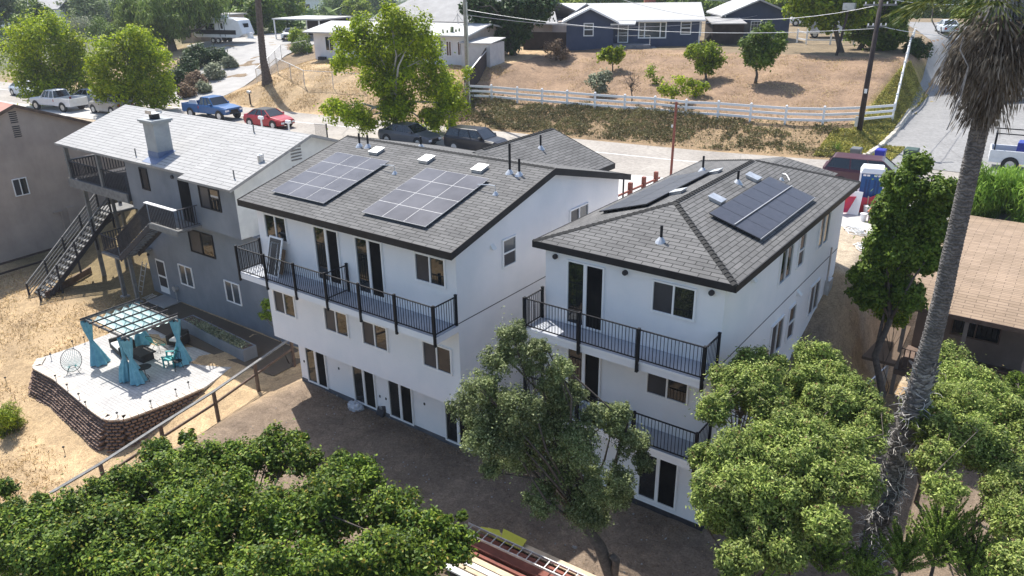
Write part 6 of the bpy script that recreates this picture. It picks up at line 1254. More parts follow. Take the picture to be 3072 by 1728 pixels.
q = atg(2085, 292); plant('young_tree', 'low spreading yellow green sapling right of the sparse one', 'tree', q, [(2080, 255, 18), (2105, 262, 18), (2090, 280, 16)], 800, .22, .13, LM['lime'], r0=.04, nl=8, sr=.55, k=6)
q = atg(1972, 252); plant('shrub', 'half bare shrub with a few yellow leaves on the brown lawn', 'shrub', q, [(1955, 215, 20), (1975, 238, 16)], 420, .2, .12, LM['bright'], r0=.05, nl=14, k=6, sr=.6)
q = atg(1895, 305); plant('bare_shrub', 'leafless twiggy shrub standing behind the white fence', 'shrub', q, [(1880, 215, 22), (1905, 230, 22), (1890, 250, 24), (1915, 260, 20)], 60, .15, .08, LM['brown'], r0=.06, nl=30, k=9, trunkname='branches')
q = atg(1668, 182); plant('dry_shrub', 'dead mauve brown shrub in the shade before the dark fence', 'shrub', q, [(1655, 150, 26), (1685, 165, 26), (1670, 135, 18)], 2200, .2, .1, LM['brown'], r0=.06)
q = atg(1540, 165); plant('large_tree', 'big dark evergreen tree shading the slope left of the blue bungalow', 'tree', q, [(1480, 45, 55), (1545, 20, 55), (1600, 20, 50), (1450, 80, 40), (1500, 105, 50), (1550, 85, 45), (1640, 5, 40), (1480, 140, 36), (1540, 130, 30), (1420, 20, 35)], 22000, .4, .22, LM['dark'], r0=.35, nl=16)
# trees by the corner of the hill lawn
q = atg(2527, 158); plant('shade_tree', 'tall lacy green shade tree beside the short leaning pole', 'tree', q, [(2400, 15, 42), (2450, 30, 42), (2500, 15, 50), (2540, 50, 38), (2480, 70, 28), (2430, -10, 40), (2560, 10, 40), (2600, 25, 35), (2430, -60, 60), (2520, -70, 60)], 19000, .4, .2, LM['bright'], r0=.28, nl=16)
q = atg(2576, 148); plant('shade_tree', 'dark trunked shade tree right behind the brown utility pole', 'tree', q, [(2600, 105, 36), (2640, 120, 34), (2570, 95, 28), (2680, 60, 48), (2700, 15, 45), (2650, 40, 45), (2665, 150, 26), (2620, 60, 36), (2700, 100, 26), (2620, -40, 60), (2700, -50, 55)], 20000, .4, .2, LM['mid'], r0=.26, nl=16)
q = atg(2752, 168); plant('bush', 'rounded dark green bush at the bend of the side street', 'bush', q, [(2742, 140, 26), (2768, 150, 24), (2730, 155, 18)], 4500, .22, .12, LM['dark'], r0=.08)
# pepper tree and shrubs along the driveway
q = atg(518, 152); plant('pepper_tree', 'large weeping pepper tree hanging over the caravan', 'tree', q, [(400, 30, 45), (450, 50, 55), (500, 30, 60), (560, 25, 55), (620, 15, 50), (430, 95, 40), (490, 90, 45), (550, 70, 40), (380, 70, 32), (650, 40, 24), (470, 125, 28)], 17000, .75, .14, LM['pepper'], r0=.55, nl=18, droop=True)
for i, (px, py, r, mt, lb, n) in enumerate(((590, 165, 34, 'dark', 'dark green shrub nearest the caravan wheels', 4500), (650, 168, 30, 'dark', 'dark green shrub at the top of the driveway edge', 4000), (690, 190, 20, 'grey', 'grey shrub hanging over the driveway corner', 2000), (640, 215, 28, 'grey', 'grey brown shrub halfway down the driveway', 2600),
        (590, 240, 28, 'brown', 'brown leaved shrub in the shade beside the driveway', 2600), (610, 262, 20, 'grey', 'silver grey tufted shrub low beside the driveway', 1600), (560, 275, 24, 'brown', 'lowest brown shrub at the mouth of the driveway', 2200), (560, 205, 30, 'dark', 'deep green shrub under the pepper tree', 3800), (525, 230, 30, 'dark', 'deep green shrub between the street tree and the driveway', 3500),
        (300, 88, 36, 'mid', 'mid green bush behind the left street tree', 3500), (340, 105, 30, 'mid', 'small mid green bush before the tan gable house', 3000), (250, 82, 34, 'grey', 'grey green bush beside the palm trunks', 3000), (30, 85, 34, 'brown', 'reddish brown bush at the left edge under the palm', 2600), (5, 120, 34, 'dark', 'dark bush cut by the left edge of the view', 2600), (895, 108, 26, 'bright', 'bright climbing bush at the carport end of the bungalow', 2400), (905, 140, 26, 'mid', 'mid green bush against the bungalow corner', 2400))):
    q = atg(px, py+int(r*.8)); plant('shrub', lb, 'shrub', q, [(px, py, r), (px+r*.6, py+r*.2, r*.6), (px-r*.6, py+r*.2, r*.6)], n, .26, .14, LM[mt], r0=.05, nl=5)
# tree at the strip right of the narrow house, feathery shrub behind the brown roof
q = Vector((-4.0, 28.6, gz(-4, 28.6))); plant('leafy_tree', 'tall glossy dark green tree crowding the right side of the narrow white house', 'tree', q, [(2750, 500, 38), (2710, 555, 51), (2800, 580, 51), (2670, 640, 53), (2760, 660, 56), (2830, 630, 35), (2640, 730, 47), (2710, 740, 46), (2620, 800, 51), (2680, 815, 41), (2595, 860, 36), (2655, 875, 33), (2570, 830, 22), (2850, 560, 22), (2700, 860, 41), (2755, 770, 46), (2640, 905, 36), (2800, 700, 33), (2600, 870, 48), (2665, 905, 46), (2725, 885, 46), (2572, 830, 32), (2785, 770, 50), (2825, 700, 38), (2690, 690, 60)], 95000, .15, .085, LM['leafy'], dist=30.0, r0=.16, nl=16, k=26, sr=.32)
q = Vector((-3.0, 45.6, gz(-3.0, 45.6))); plant('feathery_shrub', 'feathery lime green shrub behind the brown shingle roof', 'shrub', q, [(2960, 555, 55), (3040, 555, 55), (2920, 600, 42), (3000, 615, 52), (3072, 600, 60), (2905, 560, 32), (3060, 660, 40), (2950, 640, 30)], 20000, .38, .05, LM['feather'], dist=45.8, r0=.1, droop=True)
# oak in front of the narrow house
ob = at(1835, 1740, 0.0); plant('olive_tree', 'grey green olive tree standing in front of the two white houses', 'tree', ob, [(1540, 1020, 52), (1500, 1090, 62), (1590, 1080, 62), (1440, 1150, 62), (1550, 1180, 85), (1650, 1150, 50), (1700, 1120, 30), (1400, 1235, 62), (1500, 1280, 90), (1640, 1260, 90), (1740, 1300, 75), (1830, 1290, 60), (1900, 1350, 55), (1430, 1340, 55), (1560, 1380, 90), (1700, 1400, 90), (1830, 1420, 75), (1930, 1400, 36), (1620, 1465, 60), (1750, 1500, 75), (1860, 1510, 45), (1790, 1570, 45), (1480, 1420, 40), (1680, 1090, 46), (1700, 1190, 60), (1620, 1040, 38), (1780, 1240, 44), (1860, 1250, 38), (1600, 1300, 80), (1470, 1230, 70)], 130000, .072, .036, LM['oak'], dist=17.3, r0=.12, nl=60, k=34, sr=.26, filr=.10, jit=.8, top=atd(1690, 1400, 17.3), inner=.35)
ot = [o for o in S.objects if o.get('label', '').startswith('grey green olive')][0]
m = MB(); m.tube([at(1835, 1740, -.1), at(1835, 1735, .4), atd(1800, 1640, 16.9), atd(1765, 1590, 17.0), atd(1735, 1540, 17.1)], [.2, .19, .17, .15, .12], 10); m.tube([at(1840, 1735, .3), atd(1850, 1680, 16.8), atd(1833, 1665, 16.8)], [.14, .1, .1], 8); m.build('lower_trunk', MT['bark'], ot, smooth=True)
# big broad leaved canopy at the bottom left
fb = Vector((-17.0, 9.3, gz(-17.0, 9.3))); plant('fig_tree', 'broad dark green leafy tree filling the bottom left foreground', 'tree', fb, [(60, 1620, 85), (130, 1560, 60), (210, 1540, 80), (330, 1500, 85), (430, 1460, 80), (480, 1380, 60), (560, 1420, 90), (650, 1400, 75), (740, 1370, 65), (830, 1370, 75), (900, 1370, 60), (1010, 1420, 75), (1080, 1440, 75), (1170, 1530, 85), (1280, 1610, 80), (1370, 1640, 60), (150, 1680, 110), (300, 1640, 120), (470, 1600, 120), (640, 1580, 125), (820, 1560, 125), (1000, 1580, 120), (1130, 1660, 110), (350, 1730, 120), (560, 1730, 120), (760, 1710, 120), (950, 1730, 120), (1250, 1720, 90), (120, 1500, 24), (15, 1470, 30), (40, 1530, 34), (560, 1310, 26), (890, 1320, 30), (600, 1460, 75), (560, 1490, 70), (690, 1470, 80), (520, 1530, 70), (1270, 1560, 22), (1385, 1545, 18), (1345, 1560, 16)], 235000, .115, .064, LM['fig'], z=3.2, r0=.16, nl=30, top=(-16.5, 9.0, 1.6), k=30, jit=.25, sr=.3, flat=.8, filr=.12)
# shrubs at the lower right
def shr(lb, discs, n, z, mt='oleander', L=.095, Wd=.034, **k): discs = [(a, b, r*1.15) for a, b, r in discs]; n = int(n*2.5); c = at(discs[0][0], discs[0][1], z); b = Vector((c.x, c.y, gz(c.x, c.y))); return plant('large_shrub', lb, 'shrub', b, discs, n, L, Wd, LM[mt], z=z, r0=.07, nl=36, k=34, sr=.29, jit=.6, filr=.07, **k)
shr('tall light green shrub covering the right corner of the narrow house', [(2250, 1105, 55), (2320, 1100, 34), (2185, 1180, 62), (2270, 1190, 70), (2135, 1240, 48)], 20000, 6.4)
shr('round light green shrub at the foot of the dirt passage', [(2440, 1090, 58), (2500, 1140, 50), (2405, 1160, 55), (2480, 1200, 62)], 17000, 6.2)
shr('wide pale green shrub mass left of the palm trunk', [(2330, 1260, 70), (2400, 1290, 80), (2540, 1240, 70), (2300, 1340, 70), (2200, 1380, 75), (2150, 1450, 60), (2250, 1480, 85), (2380, 1420, 85), (2500, 1380, 75), (2585, 1330, 50), (2580, 1200, 45), (2460, 1470, 60), (2570, 1440, 60), (2620, 1260, 40), (2340, 1520, 60), (2450, 1350, 60), (2270, 1400, 60), (2480, 1560, 50), (2110, 1370, 40)], 62000, 6.0)
shr('lowest pale green shrub touching the building shadow', [(2155, 1530, 50), (2280, 1580, 70), (2400, 1560, 50), (2350, 1660, 62), (2215, 1660, 55)], 17000, 5.2)
shr('leafy light green shrub right of the palm trunk below the porch', [(2840, 1110, 52), (2800, 1160, 45), (2900, 1150, 62), (2850, 1230, 80), (2930, 1230, 55), (2780, 1290, 52), (2870, 1330, 70), (2800, 1400, 50), (2960, 1170, 45), (2830, 1480, 45), (2930, 1310, 55), (2760, 1200, 35)], 38000, 5.2)
shr('large shrub running down the right edge of the view', [(3000, 1250, 52), (3060, 1300, 62), (3010, 1380, 62), (3060, 1450, 70), (3000, 1490, 42), (3050, 1580, 62), (3070, 1680, 60), (2960, 1360, 42)], 30000, 4.8)
shr('small dark shrub at the right edge under the porch railing', [(3050, 1160, 26), (3070, 1190, 26)], 2500, 3.0, 'mid')
q = atg(20, 1300); plant('shrub', 'yellow green spiky shrub at the left edge of the dry lawn', 'shrub', q, [(15, 1240, 34), (45, 1270, 30), (10, 1290, 30)], 3800, .26, .03, LM['bright'], r0=.03)
# feathery conifers in the bottom right corner
def conifer(px, py, hpx, wpx, label, n, z=1.4):
    n = int(n*1.8)
    b = at(px, py, z); dep = (b-Vector((0, 0, CAMZ))).length; h = hpx*dep/FPX*1.15; w_ = wpx*dep/FPX; root = thing('juniper', label, 'conifer', (b.x, b.y, b.z), 'junipers in the bottom right corner'); P = []; T = []; m = MB()
    m.tube([b-Vector((0, 0, 1.2)), b+Vector((0, 0, h*.8))], [.06, .015], 6); ns = 110
    for s in range(ns):
        a = RG.uniform(0, 6.28); hh = RG.uniform(0, .75)*h; ln = w_*(1.2-hh/h)*RG.uniform(.35, 1.1); tip = b+Vector((math.cos(a)*ln, math.sin(a)*ln, hh+ln*RG.uniform(.7, 1.6))); a0 = b+Vector((0, 0, hh*.7)); m.tube([a0, a0.lerp(tip, .5), tip], [.018, .01, .004], 4)
        for _ in range(n//ns): t = RG.uniform(.15, 1)**.8; p = a0.lerp(tip, t); dv = (tip-a0).normalized(); r_ = .09*(1.2-t)*max(.5, ln); u = Vector(unit(1)[0]); P.append(tuple(p+u*r_)); T.append(tuple(dv*.8+u*.7))
    P = np.array(P); T = np.array(T); leafmesh('foliage', P, unit(len(P)), .09, .028, LM['conifer'], root, OFF[root], T); m.build('stem', MT['bark'], root)
for a in ((2370, 1690, 90, 90, 'feathery juniper left of the palm base', 6000), (2470, 1720, 160, 80, 'taller feathery juniper with a pointed tip left of the palm base', 6000), (2290, 1740, 70, 90, 'low feathery juniper cut by the bottom edge left of the others', 3500), (2700, 1720, 110, 85, 'juniper just right of the palm base', 5500), (2800, 1700, 200, 90, 'tallest feathery juniper right of the palm base', 8000), (2900, 1750, 130, 90, 'juniper between the tallest one and the right edge', 5000), (3020, 1750, 90, 90, 'juniper in the extreme bottom right corner', 4500), (2580, 1750, 80, 70, 'small juniper right in front of the palm base', 3000)): conifer(*a)
# succulents in the planter, creepers with red flowers
o = thing('succulents', 'trailing grey green succulents along the planter edge', 'plants', (PLN[0]+PLN[1])/2); P = []; 
for _ in range(2600): t = RG.beta(3, 2); p = PLN[0]+(PLN[1]-PLN[0])*t+PLN[3]*RG.uniform(.0, .55)+Vector((0, 0, RG.uniform(.0, .16))); P.append(tuple(p))
leafmesh('leaves', np.array(P), unit(len(P))+[0, 0, .6], .09, .06, LM['grey'], o, OFF[o])
q = Vector((-4.1, 30.6, gz(-4.1, 30.6))); cr = plant('climbing_plant', 'creeper with small red flowers on the leaning chain link gate', 'climber', q, [(2640, 880, 26), (2690, 905, 26), (2660, 940, 30), (2700, 960, 26), (2640, 930, 20)], 4200, .12, .06, LM['bright'], dist=30.2, r0=.02)
red = leafmat('red_petal', (.4, .01, .03), (.5, .02, .05), (.6, .05, .08), .3); P = np.array([tuple(atd(2655+RG.uniform(-28, 28), 880+RG.uniform(-14, 14), 30)) for _ in range(90)]); leafmesh('flowers', P, unit(90), .09, .08, red, cr, OFF[cr])
q = atg(745, 900+70); q = Vector((-28.4, 20.2, gz(-28.4, 20.2))); plant('shrub', 'small leafy shrub in the gap between the grey and the wide white house', 'shrub', q, [(800, 915, 18), (790, 940, 16), (808, 950, 14)], 900, .16, .05, LM['mid'], dist=math.hypot(q.x, q.y), r0=.03)
# agave on the bank
q = atg(2505, 452); o = thing('agave', 'pale green agave rosette on the bank near the bins', 'agave', q); m = MB()
for i in range(22): a = i*2.4; t = .25+.6*(i/22); m.hexa([q+Vector((.03, 0, .02)), q+Vector((-.03, 0, .02)), q+Vector((-.02, .03, .05)), q+Vector((.02, .03, .05))], [q+Vector((math.cos(a)*.65*(1.2-t)+.01, math.sin(a)*.65*(1.2-t), .75*t)), q+Vector((math.cos(a)*.65*(1.2-t), math.sin(a)*.65*(1.2-t)+.01, .75*t)), q+Vector((math.cos(a)*.65*(1.2-t)-.01, math.sin(a)*.65*(1.2-t), .76*t)), q+Vector((math.cos(a)*.65*(1.2-t), math.sin(a)*.65*(1.2-t)-.01, .76*t))])
m.build('leaves', LM['feather'], o)
# cactus
q = atg(1355, 192); o = thing('cactus', 'tall candelabra cactus in front of the white bungalow windows', 'cactus', q); m = MB(); cg = plain('cactus_green', (.10, .13, .055), (.15, .18, .08), 5, .8)
sc = (q-Vector((0, 0, CAMZ))).length/FPX
def cp_(px, py): return atd(px, py, math.hypot(q.x, q.y))
m.tube([q, cp_(1354, 140), cp_(1356, 80)], [.25, .25, .16], 9); m.build('stem', cg, o, smooth=True)
for L_ in (((1354, 160), (1335, 140), (1328, 88)), ((1354, 150), (1340, 120), (1342, 90)), ((1354, 165), (1320, 150), (1325, 122)), ((1356, 155), (1375, 135), (1378, 85)), ((1356, 165), (1385, 150), (1392, 128)), ((1356, 120), (1366, 105), (1368, 88)), ((1354, 168), (1395, 165), (1398, 180))):
    m = MB(); m.tube([cp_(*p) for p in L_], [.13, .13, .08], 8); m.build('arm', cg, o, smooth=True)
# distant tree line: three kinds, copied, each with its own crown and trunk
protos = []
for i, (mt, rr, hh) in enumerate((('haze', 4.2, 9), ('mid', 3.6, 8), ('bright', 3.4, 7))):
    root = thing('tree', 'x', 'tree', (0, 0, 0)); bl = []
    for _ in range(10): d = unit(1)[0]; bl += subblobs((d[0]*rr*.6, d[1]*rr*.6, hh*.62+d[2]*rr*.5), rr*.55, 5, .45)
    P, Nn = blobleaves(bl, 5200, .4, .5); leafmesh('crown', P, Nn, .5, .3, LM[mt], root, (0, 0, 0)); limbs(root, (0, 0, -.6), bl, .26, MT['bark'], 7); protos.append(root)
spots = [(15, 30, 175, 0, 1.2, 'behind the left edge palm'), (95, 60, 150, 1, .9, 'under the phoenix palm crown'), (225, 10, 230, 0, 1.3, 'above the far red roofed house'), (255, 30, 190, 0, 1.0, 'left of the tan gable house'), (330, -5, 240, 0, 1.3, 'above the tan gable roof'), (400, -12, 200, 1, 1.2, 'behind the pepper tree top'), (600, 40, 150, 1, 1.2, 'behind the caravan roof'), (660, 55, 140, 2, 1.0, 'right behind the caravan nose'), (720, 50, 132, 1, 1.2, 'left of the thin palm trunk'), (700, 12, 160, 2, 1.3, 'above the caravan air conditioner'), (820, 40, 140, 1, 1.3, 'right of the thin palm trunk'), (770, 75, 128, 1, 1.0, 'behind the carport roof'), (870, 20, 170, 2, 1.0, 'above the carport'), (930, 25, 260, 0, 1.0, 'left of the broad grey roof'), (1010, 15, 200, 0, 1.1, 'above the broad grey roof'), (1070, 12, 180, 2, .9, 'bright crown above the broad grey roof'), (1130, 5, 230, 0, 1.2, 'behind the tallest street tree'), (1290, 12, 200, 2, .9, 'right of the tallest street tree top'), (1345, 38, 140, 2, .8, 'low behind the bungalow antenna'), (1400, 18, 170, 0, 1.0, 'left of the grey pole'), (1440, 30, 150, 2, .9, 'right of the grey pole'), (1560, -10, 230, 0, 1.3, 'behind the big dark evergreen'), (1660, 60, 128, 2, 1.0, 'behind the small blue cottage'), (1700, 28, 150, 2, .9, 'bright crown above the bungalow gable'), (1740, 0, 200, 0, 1.2, 'above the bungalow gable'), (1820, -5, 170, 1, 1.1, 'above the middle of the bungalow roof'), (1890, -2, 190, 0, 1.1, 'left of the brick chimney'), (1985, 0, 160, 2, 1.0, 'right of the brick chimney'), (2060, 8, 150, 1, 1.0, 'above the right end of the bungalow roof'), (2120, 22, 140, 1, .8, 'in the gap before the blue garage'), (2160, 0, 190, 0, 1.2, 'above the lean-to'), (2230, -10, 170, 0, 1.2, 'above the blue garage ridge'), (2310, 10, 160, 1, 1.1, 'right of the blue garage ridge'), (2370, 35, 135, 2, 1.0, 'right of the blue garage roof'), (2420, 50, 150, 1, 1.1, 'behind the white camper'), (2500, 70, 150, 1, .9, 'right behind the camper'), (2740, 20, 180, 0, 1.2, 'left of the silver saloon at the street top'), (2790, 35, 165, 1, 1.0, 'just behind the silver saloon'), (2840, 10, 200, 0, 1.3, 'above the silver saloon'), (2900, 60, 160, 2, .8, 'right of the silver saloon'), (2980, 40, 170, 0, 1.2, 'behind the palm skirt'), (3050, 120, 140, 1, 1.0, 'behind the palm at the right edge'), (470, 5, 260, 0, 1.3, 'far behind the pepper tree'), (545, 0, 210, 0, 1.2, 'above the caravan rear'), (1190, -5, 260, 0, 1.2, 'far behind the tallest street tree'), (3060, 215, 95, 2, .5, 'beside the small white trailer')]
kind = ('hazy green tree', 'mid green tree', 'bright green tree')
used = set()
for (px, py, d, k, sc_, lb) in spots:
    c = atd(px, py, d); zg = gz(c.x, c.y); pr = protos[k]
    if k in used: o = copy_tree(pr)
    else: o = pr; used.add(k)
    s = sc_*rnd.uniform(.9, 1.1); topz = (9, 8, 7)[k]*s*.62
    zb = min(zg, c.z-topz) if c.z-topz < zg+2 else zg
    o.location = (c.x, c.y, max(zb, zg-3)); o.scale = (s, s, s); o.rotation_euler = (0, 0, rnd.uniform(0, 6.2)); tag(o, kind[k]+' '+lb, 'tree', 'trees in the distance')
# a far wooded valley floor that reads as one mass
P = []
for _ in range(26000):
    a = RG.uniform(math.radians(80), math.radians(152)); d = RG.uniform(190, 900)**1; x, y = math.cos(a)*d, math.sin(a)*d; P.append((x, y, gz(x, y)+RG.uniform(0, 5.5)*(.5+noise.noise(Vector((x*.03, y*.03, 1))))))
P = np.array(P); fo = leafmesh('far_woodland', P, unit(len(P))+[0, 0, .8], 3.2, 2.2, LM['haze'], None, (0, 0, 0)); tag(fo, 'hazy wooded valley beyond the houses', 'woodland', kind='stuff')
# ground cover: bank, yellow slope, dry grass blades
def inb(x, y): return y-yf(x)
P = []; 
for _ in range(60000):
    x = RG.uniform(-44, -11.5); v = RG.uniform(.4, 6.6); y = yf(x)+v; w_ = noise.noise(Vector((x*.35, y*.5, 2)))+noise.noise(Vector((x*1.1, y*1.1, 7)))*.5
    thr = -.05+.25*(x > -20)*1.0-(.15 if x < -24 else 0)+(.3 if v < 1.0 or v > 5.6 else 0)
    w_ += noise.noise(Vector((x*3.1, y*3.1, 3)))*.45
    if w_ > thr-.1 or RG.random() < .12: P.append((x, y, gz(x, y)+RG.uniform(0, .12)+max(0, w_-thr)*RG.uniform(0, .8)))
P = np.array(P); o = leafmesh('ground_cover', P, unit(len(P))+[0, 0, .3], .17, .07, LM['bankgreen'], None, (0, 0, 0)); tag(o, 'low scrubby green and brown ground cover on the road bank', 'ground cover', kind='stuff')
P = []
for _ in range(22000):
    y = RG.uniform(55, 78); x = RG.uniform(-12.9, -10.9)-.03*(y-57); P.append((x, y, gz(x, y)+RG.uniform(0, .14)))
for _ in range(14000): x = RG.uniform(-14, -9.5); v = RG.uniform(.5, 5); P.append((x, yf(x)+v, gz(x, yf(x)+v)+RG.uniform(0, .15)))
P = np.array(P); o = leafmesh('ice_plant', P, unit(len(P))+[0, 0, .6], .17, .08, LM['iceplant'], None, (0, 0, 0)); tag(o, 'yellowing ice plant carpet beside the side street', 'ground cover', kind='stuff')
P = []
for _ in range(90000):
    r_ = RG.random()
    if r_ < .42: x = RG.uniform(-71, -44); v = RG.uniform(.3, 13); y = yf(x)+v
    elif r_ < .62: x = RG.uniform(-41, -13); v = RG.uniform(6, 24); y = yf(x)+v
    elif r_ < .68: x = RG.uniform(-110, -92); v = RG.uniform(.3, 12); y = yf(x)+v
    else:
        x = RG.uniform(-53, -27.5); y = RG.uniform(5, 20)
        if x > -37.5 and y > 10.8 and x < -27.2 : continue
    if noise.noise(Vector((x*.5, y*.5, 4)))+.35 < RG.random()*.6: continue
    P.append((x, y, gz(x, y)+.06))
P = np.array(P); T = np.tile([0, 0, 1.0], (len(P), 1))+RG.normal(size=(len(P), 3))*.6; o = leafmesh('dry_grass', P, unit(len(P)), .2, .035, LM['straw'], None, (0, 0, 0), T); tag(o, 'dry straw grass over slopes and lawn', 'grass', kind='stuff')
# stones on the building site ground
m = MB()
for _ in range(420):
    x = RG.uniform(-25, -6); y = RG.uniform(12.5, 19.5); s = RG.uniform(.01, .028)*(2 if RG.random() < .06 else 1); z = gz(x, y); m.hexa([(x-s, y-s, z-s*.3), (x+s, y-s*.8, z-s*.3), (x+s*.9, y+s, z-s*.3), (x-s, y+s*.8, z-s*.3)], [(x-s*.6, y-s*.6, z+s), (x+s*.5, y-s*.5, z+s*.9), (x+s*.6, y+s*.5, z+s), (x-s*.5, y+s*.6, z+s*.8)])
tag(m.build('rubble', MT['concrete'], None), 'small stones scattered over the building site soil', 'stones', kind='stuff')
P = []
for _ in range(5200):
    if RG.random() < .5: x = RG.uniform(-25, -7.5); y = (18.7 if x < -14 else 19.6)-abs(RG.normal())*.5
    else: x = RG.uniform(-14, -2); y = RG.uniform(11, 19)
    P.append((x, y, gz(x, y)+.03+.05*RG.random()))
P = np.array(P); o = leafmesh('leaf_litter', P, unit(len(P))+[0, 0, 1.2], .06, .035, LM['brown'], None, (0, 0, 0)); tag(o, 'dry leaf litter and scraps scattered over the yard soil', 'leaf litter', kind='stuff')
# rock edging along the side street
re_ = thing('rock_edging', 'curved pale rock edging between the ice plant slope and the side street', 'rock edging', (-11, 58, 5)); m = MB()
pe = [(-11.6, 53.0), (-11.0, 54.6), (-10.9, 58), (-10.95, 62), (-11.2, 66), (-11.5, 70)]
for (x0, y0), (x1, y1) in zip(pe, pe[1:]):
    n = int(math.hypot(x1-x0, y1-y0)/.38)
    for i in range(n): t = i/n; x, y = lerp(x0, x1, t), lerp(y0, y1, t); s = rnd.uniform(.16, .24); z = gz(x, y); m.hexa([(x-s, y-s, z-.2), (x+s, y-s, z-.2), (x+s, y+s, z-.2), (x-s, y+s, z-.2)], [(x-s*.7, y-s*.7, z+.3), (x+s*.6, y-s*.7, z+.26), (x+s*.7, y+s*.6, z+.3), (x-s*.6, y+s*.7, z+.33)])
m.build('rocks', plain('pale_rock', (.42, .38, .32), (.6, .56, .48), 4, .9), re_, bevel=.04)

# trees on the neighbour's lawn beyond the left edge of the view: the upper windows mirror them
for i, (x, y, s_, lb) in enumerate(((-46, 2, .85, 'mid green tree farthest left on the lawn beyond the view'), (-40, .8, .8, 'bright green tree second from the left beyond the view'), (-33.5, 1.2, .8, 'mid green tree third from the left beyond the view'), (-28, -1.0, .8, 'bright green tree nearest the viewpoint beyond the left edge'))):
    o = copy_tree(protos[1+i % 2]); o.location = (x, y, gz(x, y)); o.scale = (s_, s_, s_); tag(o, lb, 'tree', 'trees beside the view')
# ================================================================== palms
def ringtrunk(root, path, radii, mat, ring=.09, amp=.02, name='trunk', n=16):
    """palm trunk with close rings"""
    m = MB(); pts = [Vector(p) for p in path]; cum = [0]
    for a, b in zip(pts, pts[1:]): cum.append(cum[-1]+(b-a).length)
    K = int(cum[-1]/(ring/2)); P0 = []; R0 = []
    for i in range(K+1):
        s = cum[-1]*i/K; j = max(k for k in range(len(cum)) if cum[k] <= s+1e-9); j = min(j, len(pts)-2); t = (s-cum[j])/(cum[j+1]-cum[j]); P0.append(pts[j].lerp(pts[j+1], t)); R0.append(lerp(radii[j], radii[j+1], t)*(1+(amp/.25)*(.6 if i % 2 else -.4)*(.6+.8*rnd.random())))
    m.tube(P0, R0, n); return m.build(name, mat, root, smooth=True), P0, R0
pm, nt, p_ = newmat('palm_bark'); p_.inputs['Roughness'].default_value = .95; pos = gcoord(nt); wv = nt.nodes.new('ShaderNodeTexWave'); wv.bands_direction = 'Z'; wv.inputs['Scale'].default_value = 3.2; wv.inputs['Distortion'].default_value = 9.0; wv.inputs['Detail'].default_value = 4; wv.inputs['Detail Scale'].default_value = 2.5; nt.links.new(pos, wv.inputs['Vector'])
nz = noisen(nt, 6, 5, .7, pos); c = mixc(nt, .5, ramp(nt, nz, [(.3, (.075, .07, .068)), (.7, (.20, .185, .175))]), ramp(nt, wv.outputs[0], [(.15, (.2, .2, .2)), (.8, (.72, .72, .71))]), 'OVERLAY'); nt.links.new(c, p_.inputs['Base Color']); bump(nt, p_, wv.outputs[0], .8, .03)
pb = Vector((-2.34, 21.25, gz(-2.34, 21.25)))
FP = thing('fan_palm', 'tall fan palm in the right foreground with ringed grey trunk and hanging dead skirt', 'palm', pb)
def pd(px, py): return atd(px, py, 21.38)
path = [pb-Vector((0, 0, .5)), pd(2600, 1728), pd(2625, 1600), pd(2652, 1500), pd(2690, 1380), pd(2735, 1250), pd(2775, 1100), pd(2800, 1000), pd(2830, 880), pd(2850, 780), pd(2880, 650), pd(2912, 500), pd(2945, 360), pd(2975, 220), pd(3010, 80), pd(3045, -60)]
rad = [.35, .33, .31, .30, .31, .31, .275, .24, .225, .22, .212, .205, .20, .20, .21, .24]
tr, TP, TR = ringtrunk(FP, path, rad, pm, .09, .016)
# old leaf bases criss-crossing the lower trunk, and loose curling fibres
bootm = plain('leaf_base', (.16, .15, .15), (.36, .35, .34), 9, .95); m = MB()
for i, (p, r) in enumerate(zip(TP, TR)):
    if p.z > 7.0: break
    for k in range(3):
        a = rnd.uniform(0, 6.28); d = Vector((math.cos(a), math.sin(a), 0)); s = d.cross(Vector((0, 0, 1))); c = p+d*r*.92; tip = c+d*rnd.uniform(.03, .09)+s*rnd.choice((-1, 1))*rnd.uniform(.08, .2)+Vector((0, 0, rnd.uniform(.08, .2)))
        m.hexa([c-s*.06-Vector((0, 0, .04)), c+s*.06-Vector((0, 0, .04)), c+s*.05+Vector((0, 0, .04)), c-s*.05+Vector((0, 0, .04))], [tip-s*.025, tip+s*.025, tip+s*.02+Vector((0, 0, .02)), tip-s*.02+Vector((0, 0, .02))])
m.build('leaf_bases', bootm, FP)
fib = plain('palm_fibre', (.42, .40, .38), (.60, .58, .55), 6, .9); m = MB()
for i in range(420):
    j = int((rnd.random()**1.2)*len([p for p in TP if p.z < 6.2])); p, r = TP[j], TR[j]; a = rnd.uniform(0, 6.28); d = Vector((math.cos(a), math.sin(a), 0)); c = p+d*r; pts = [c]; v = d*.5+Vector((0, 0, rnd.uniform(-.6, .3)))+Vector((rnd.gauss(0, .5), rnd.gauss(0, .5), 0))
    for q in range(5): c = c+v*.085; v += Vector((rnd.gauss(0, .45), rnd.gauss(0, .45), rnd.gauss(-.12, .35))); v.normalize(); pts.append(c)
    m.tube(pts, [.011, .010, .009, .008, .006, .004], 4, False)
m.build('fibres', fib, FP)
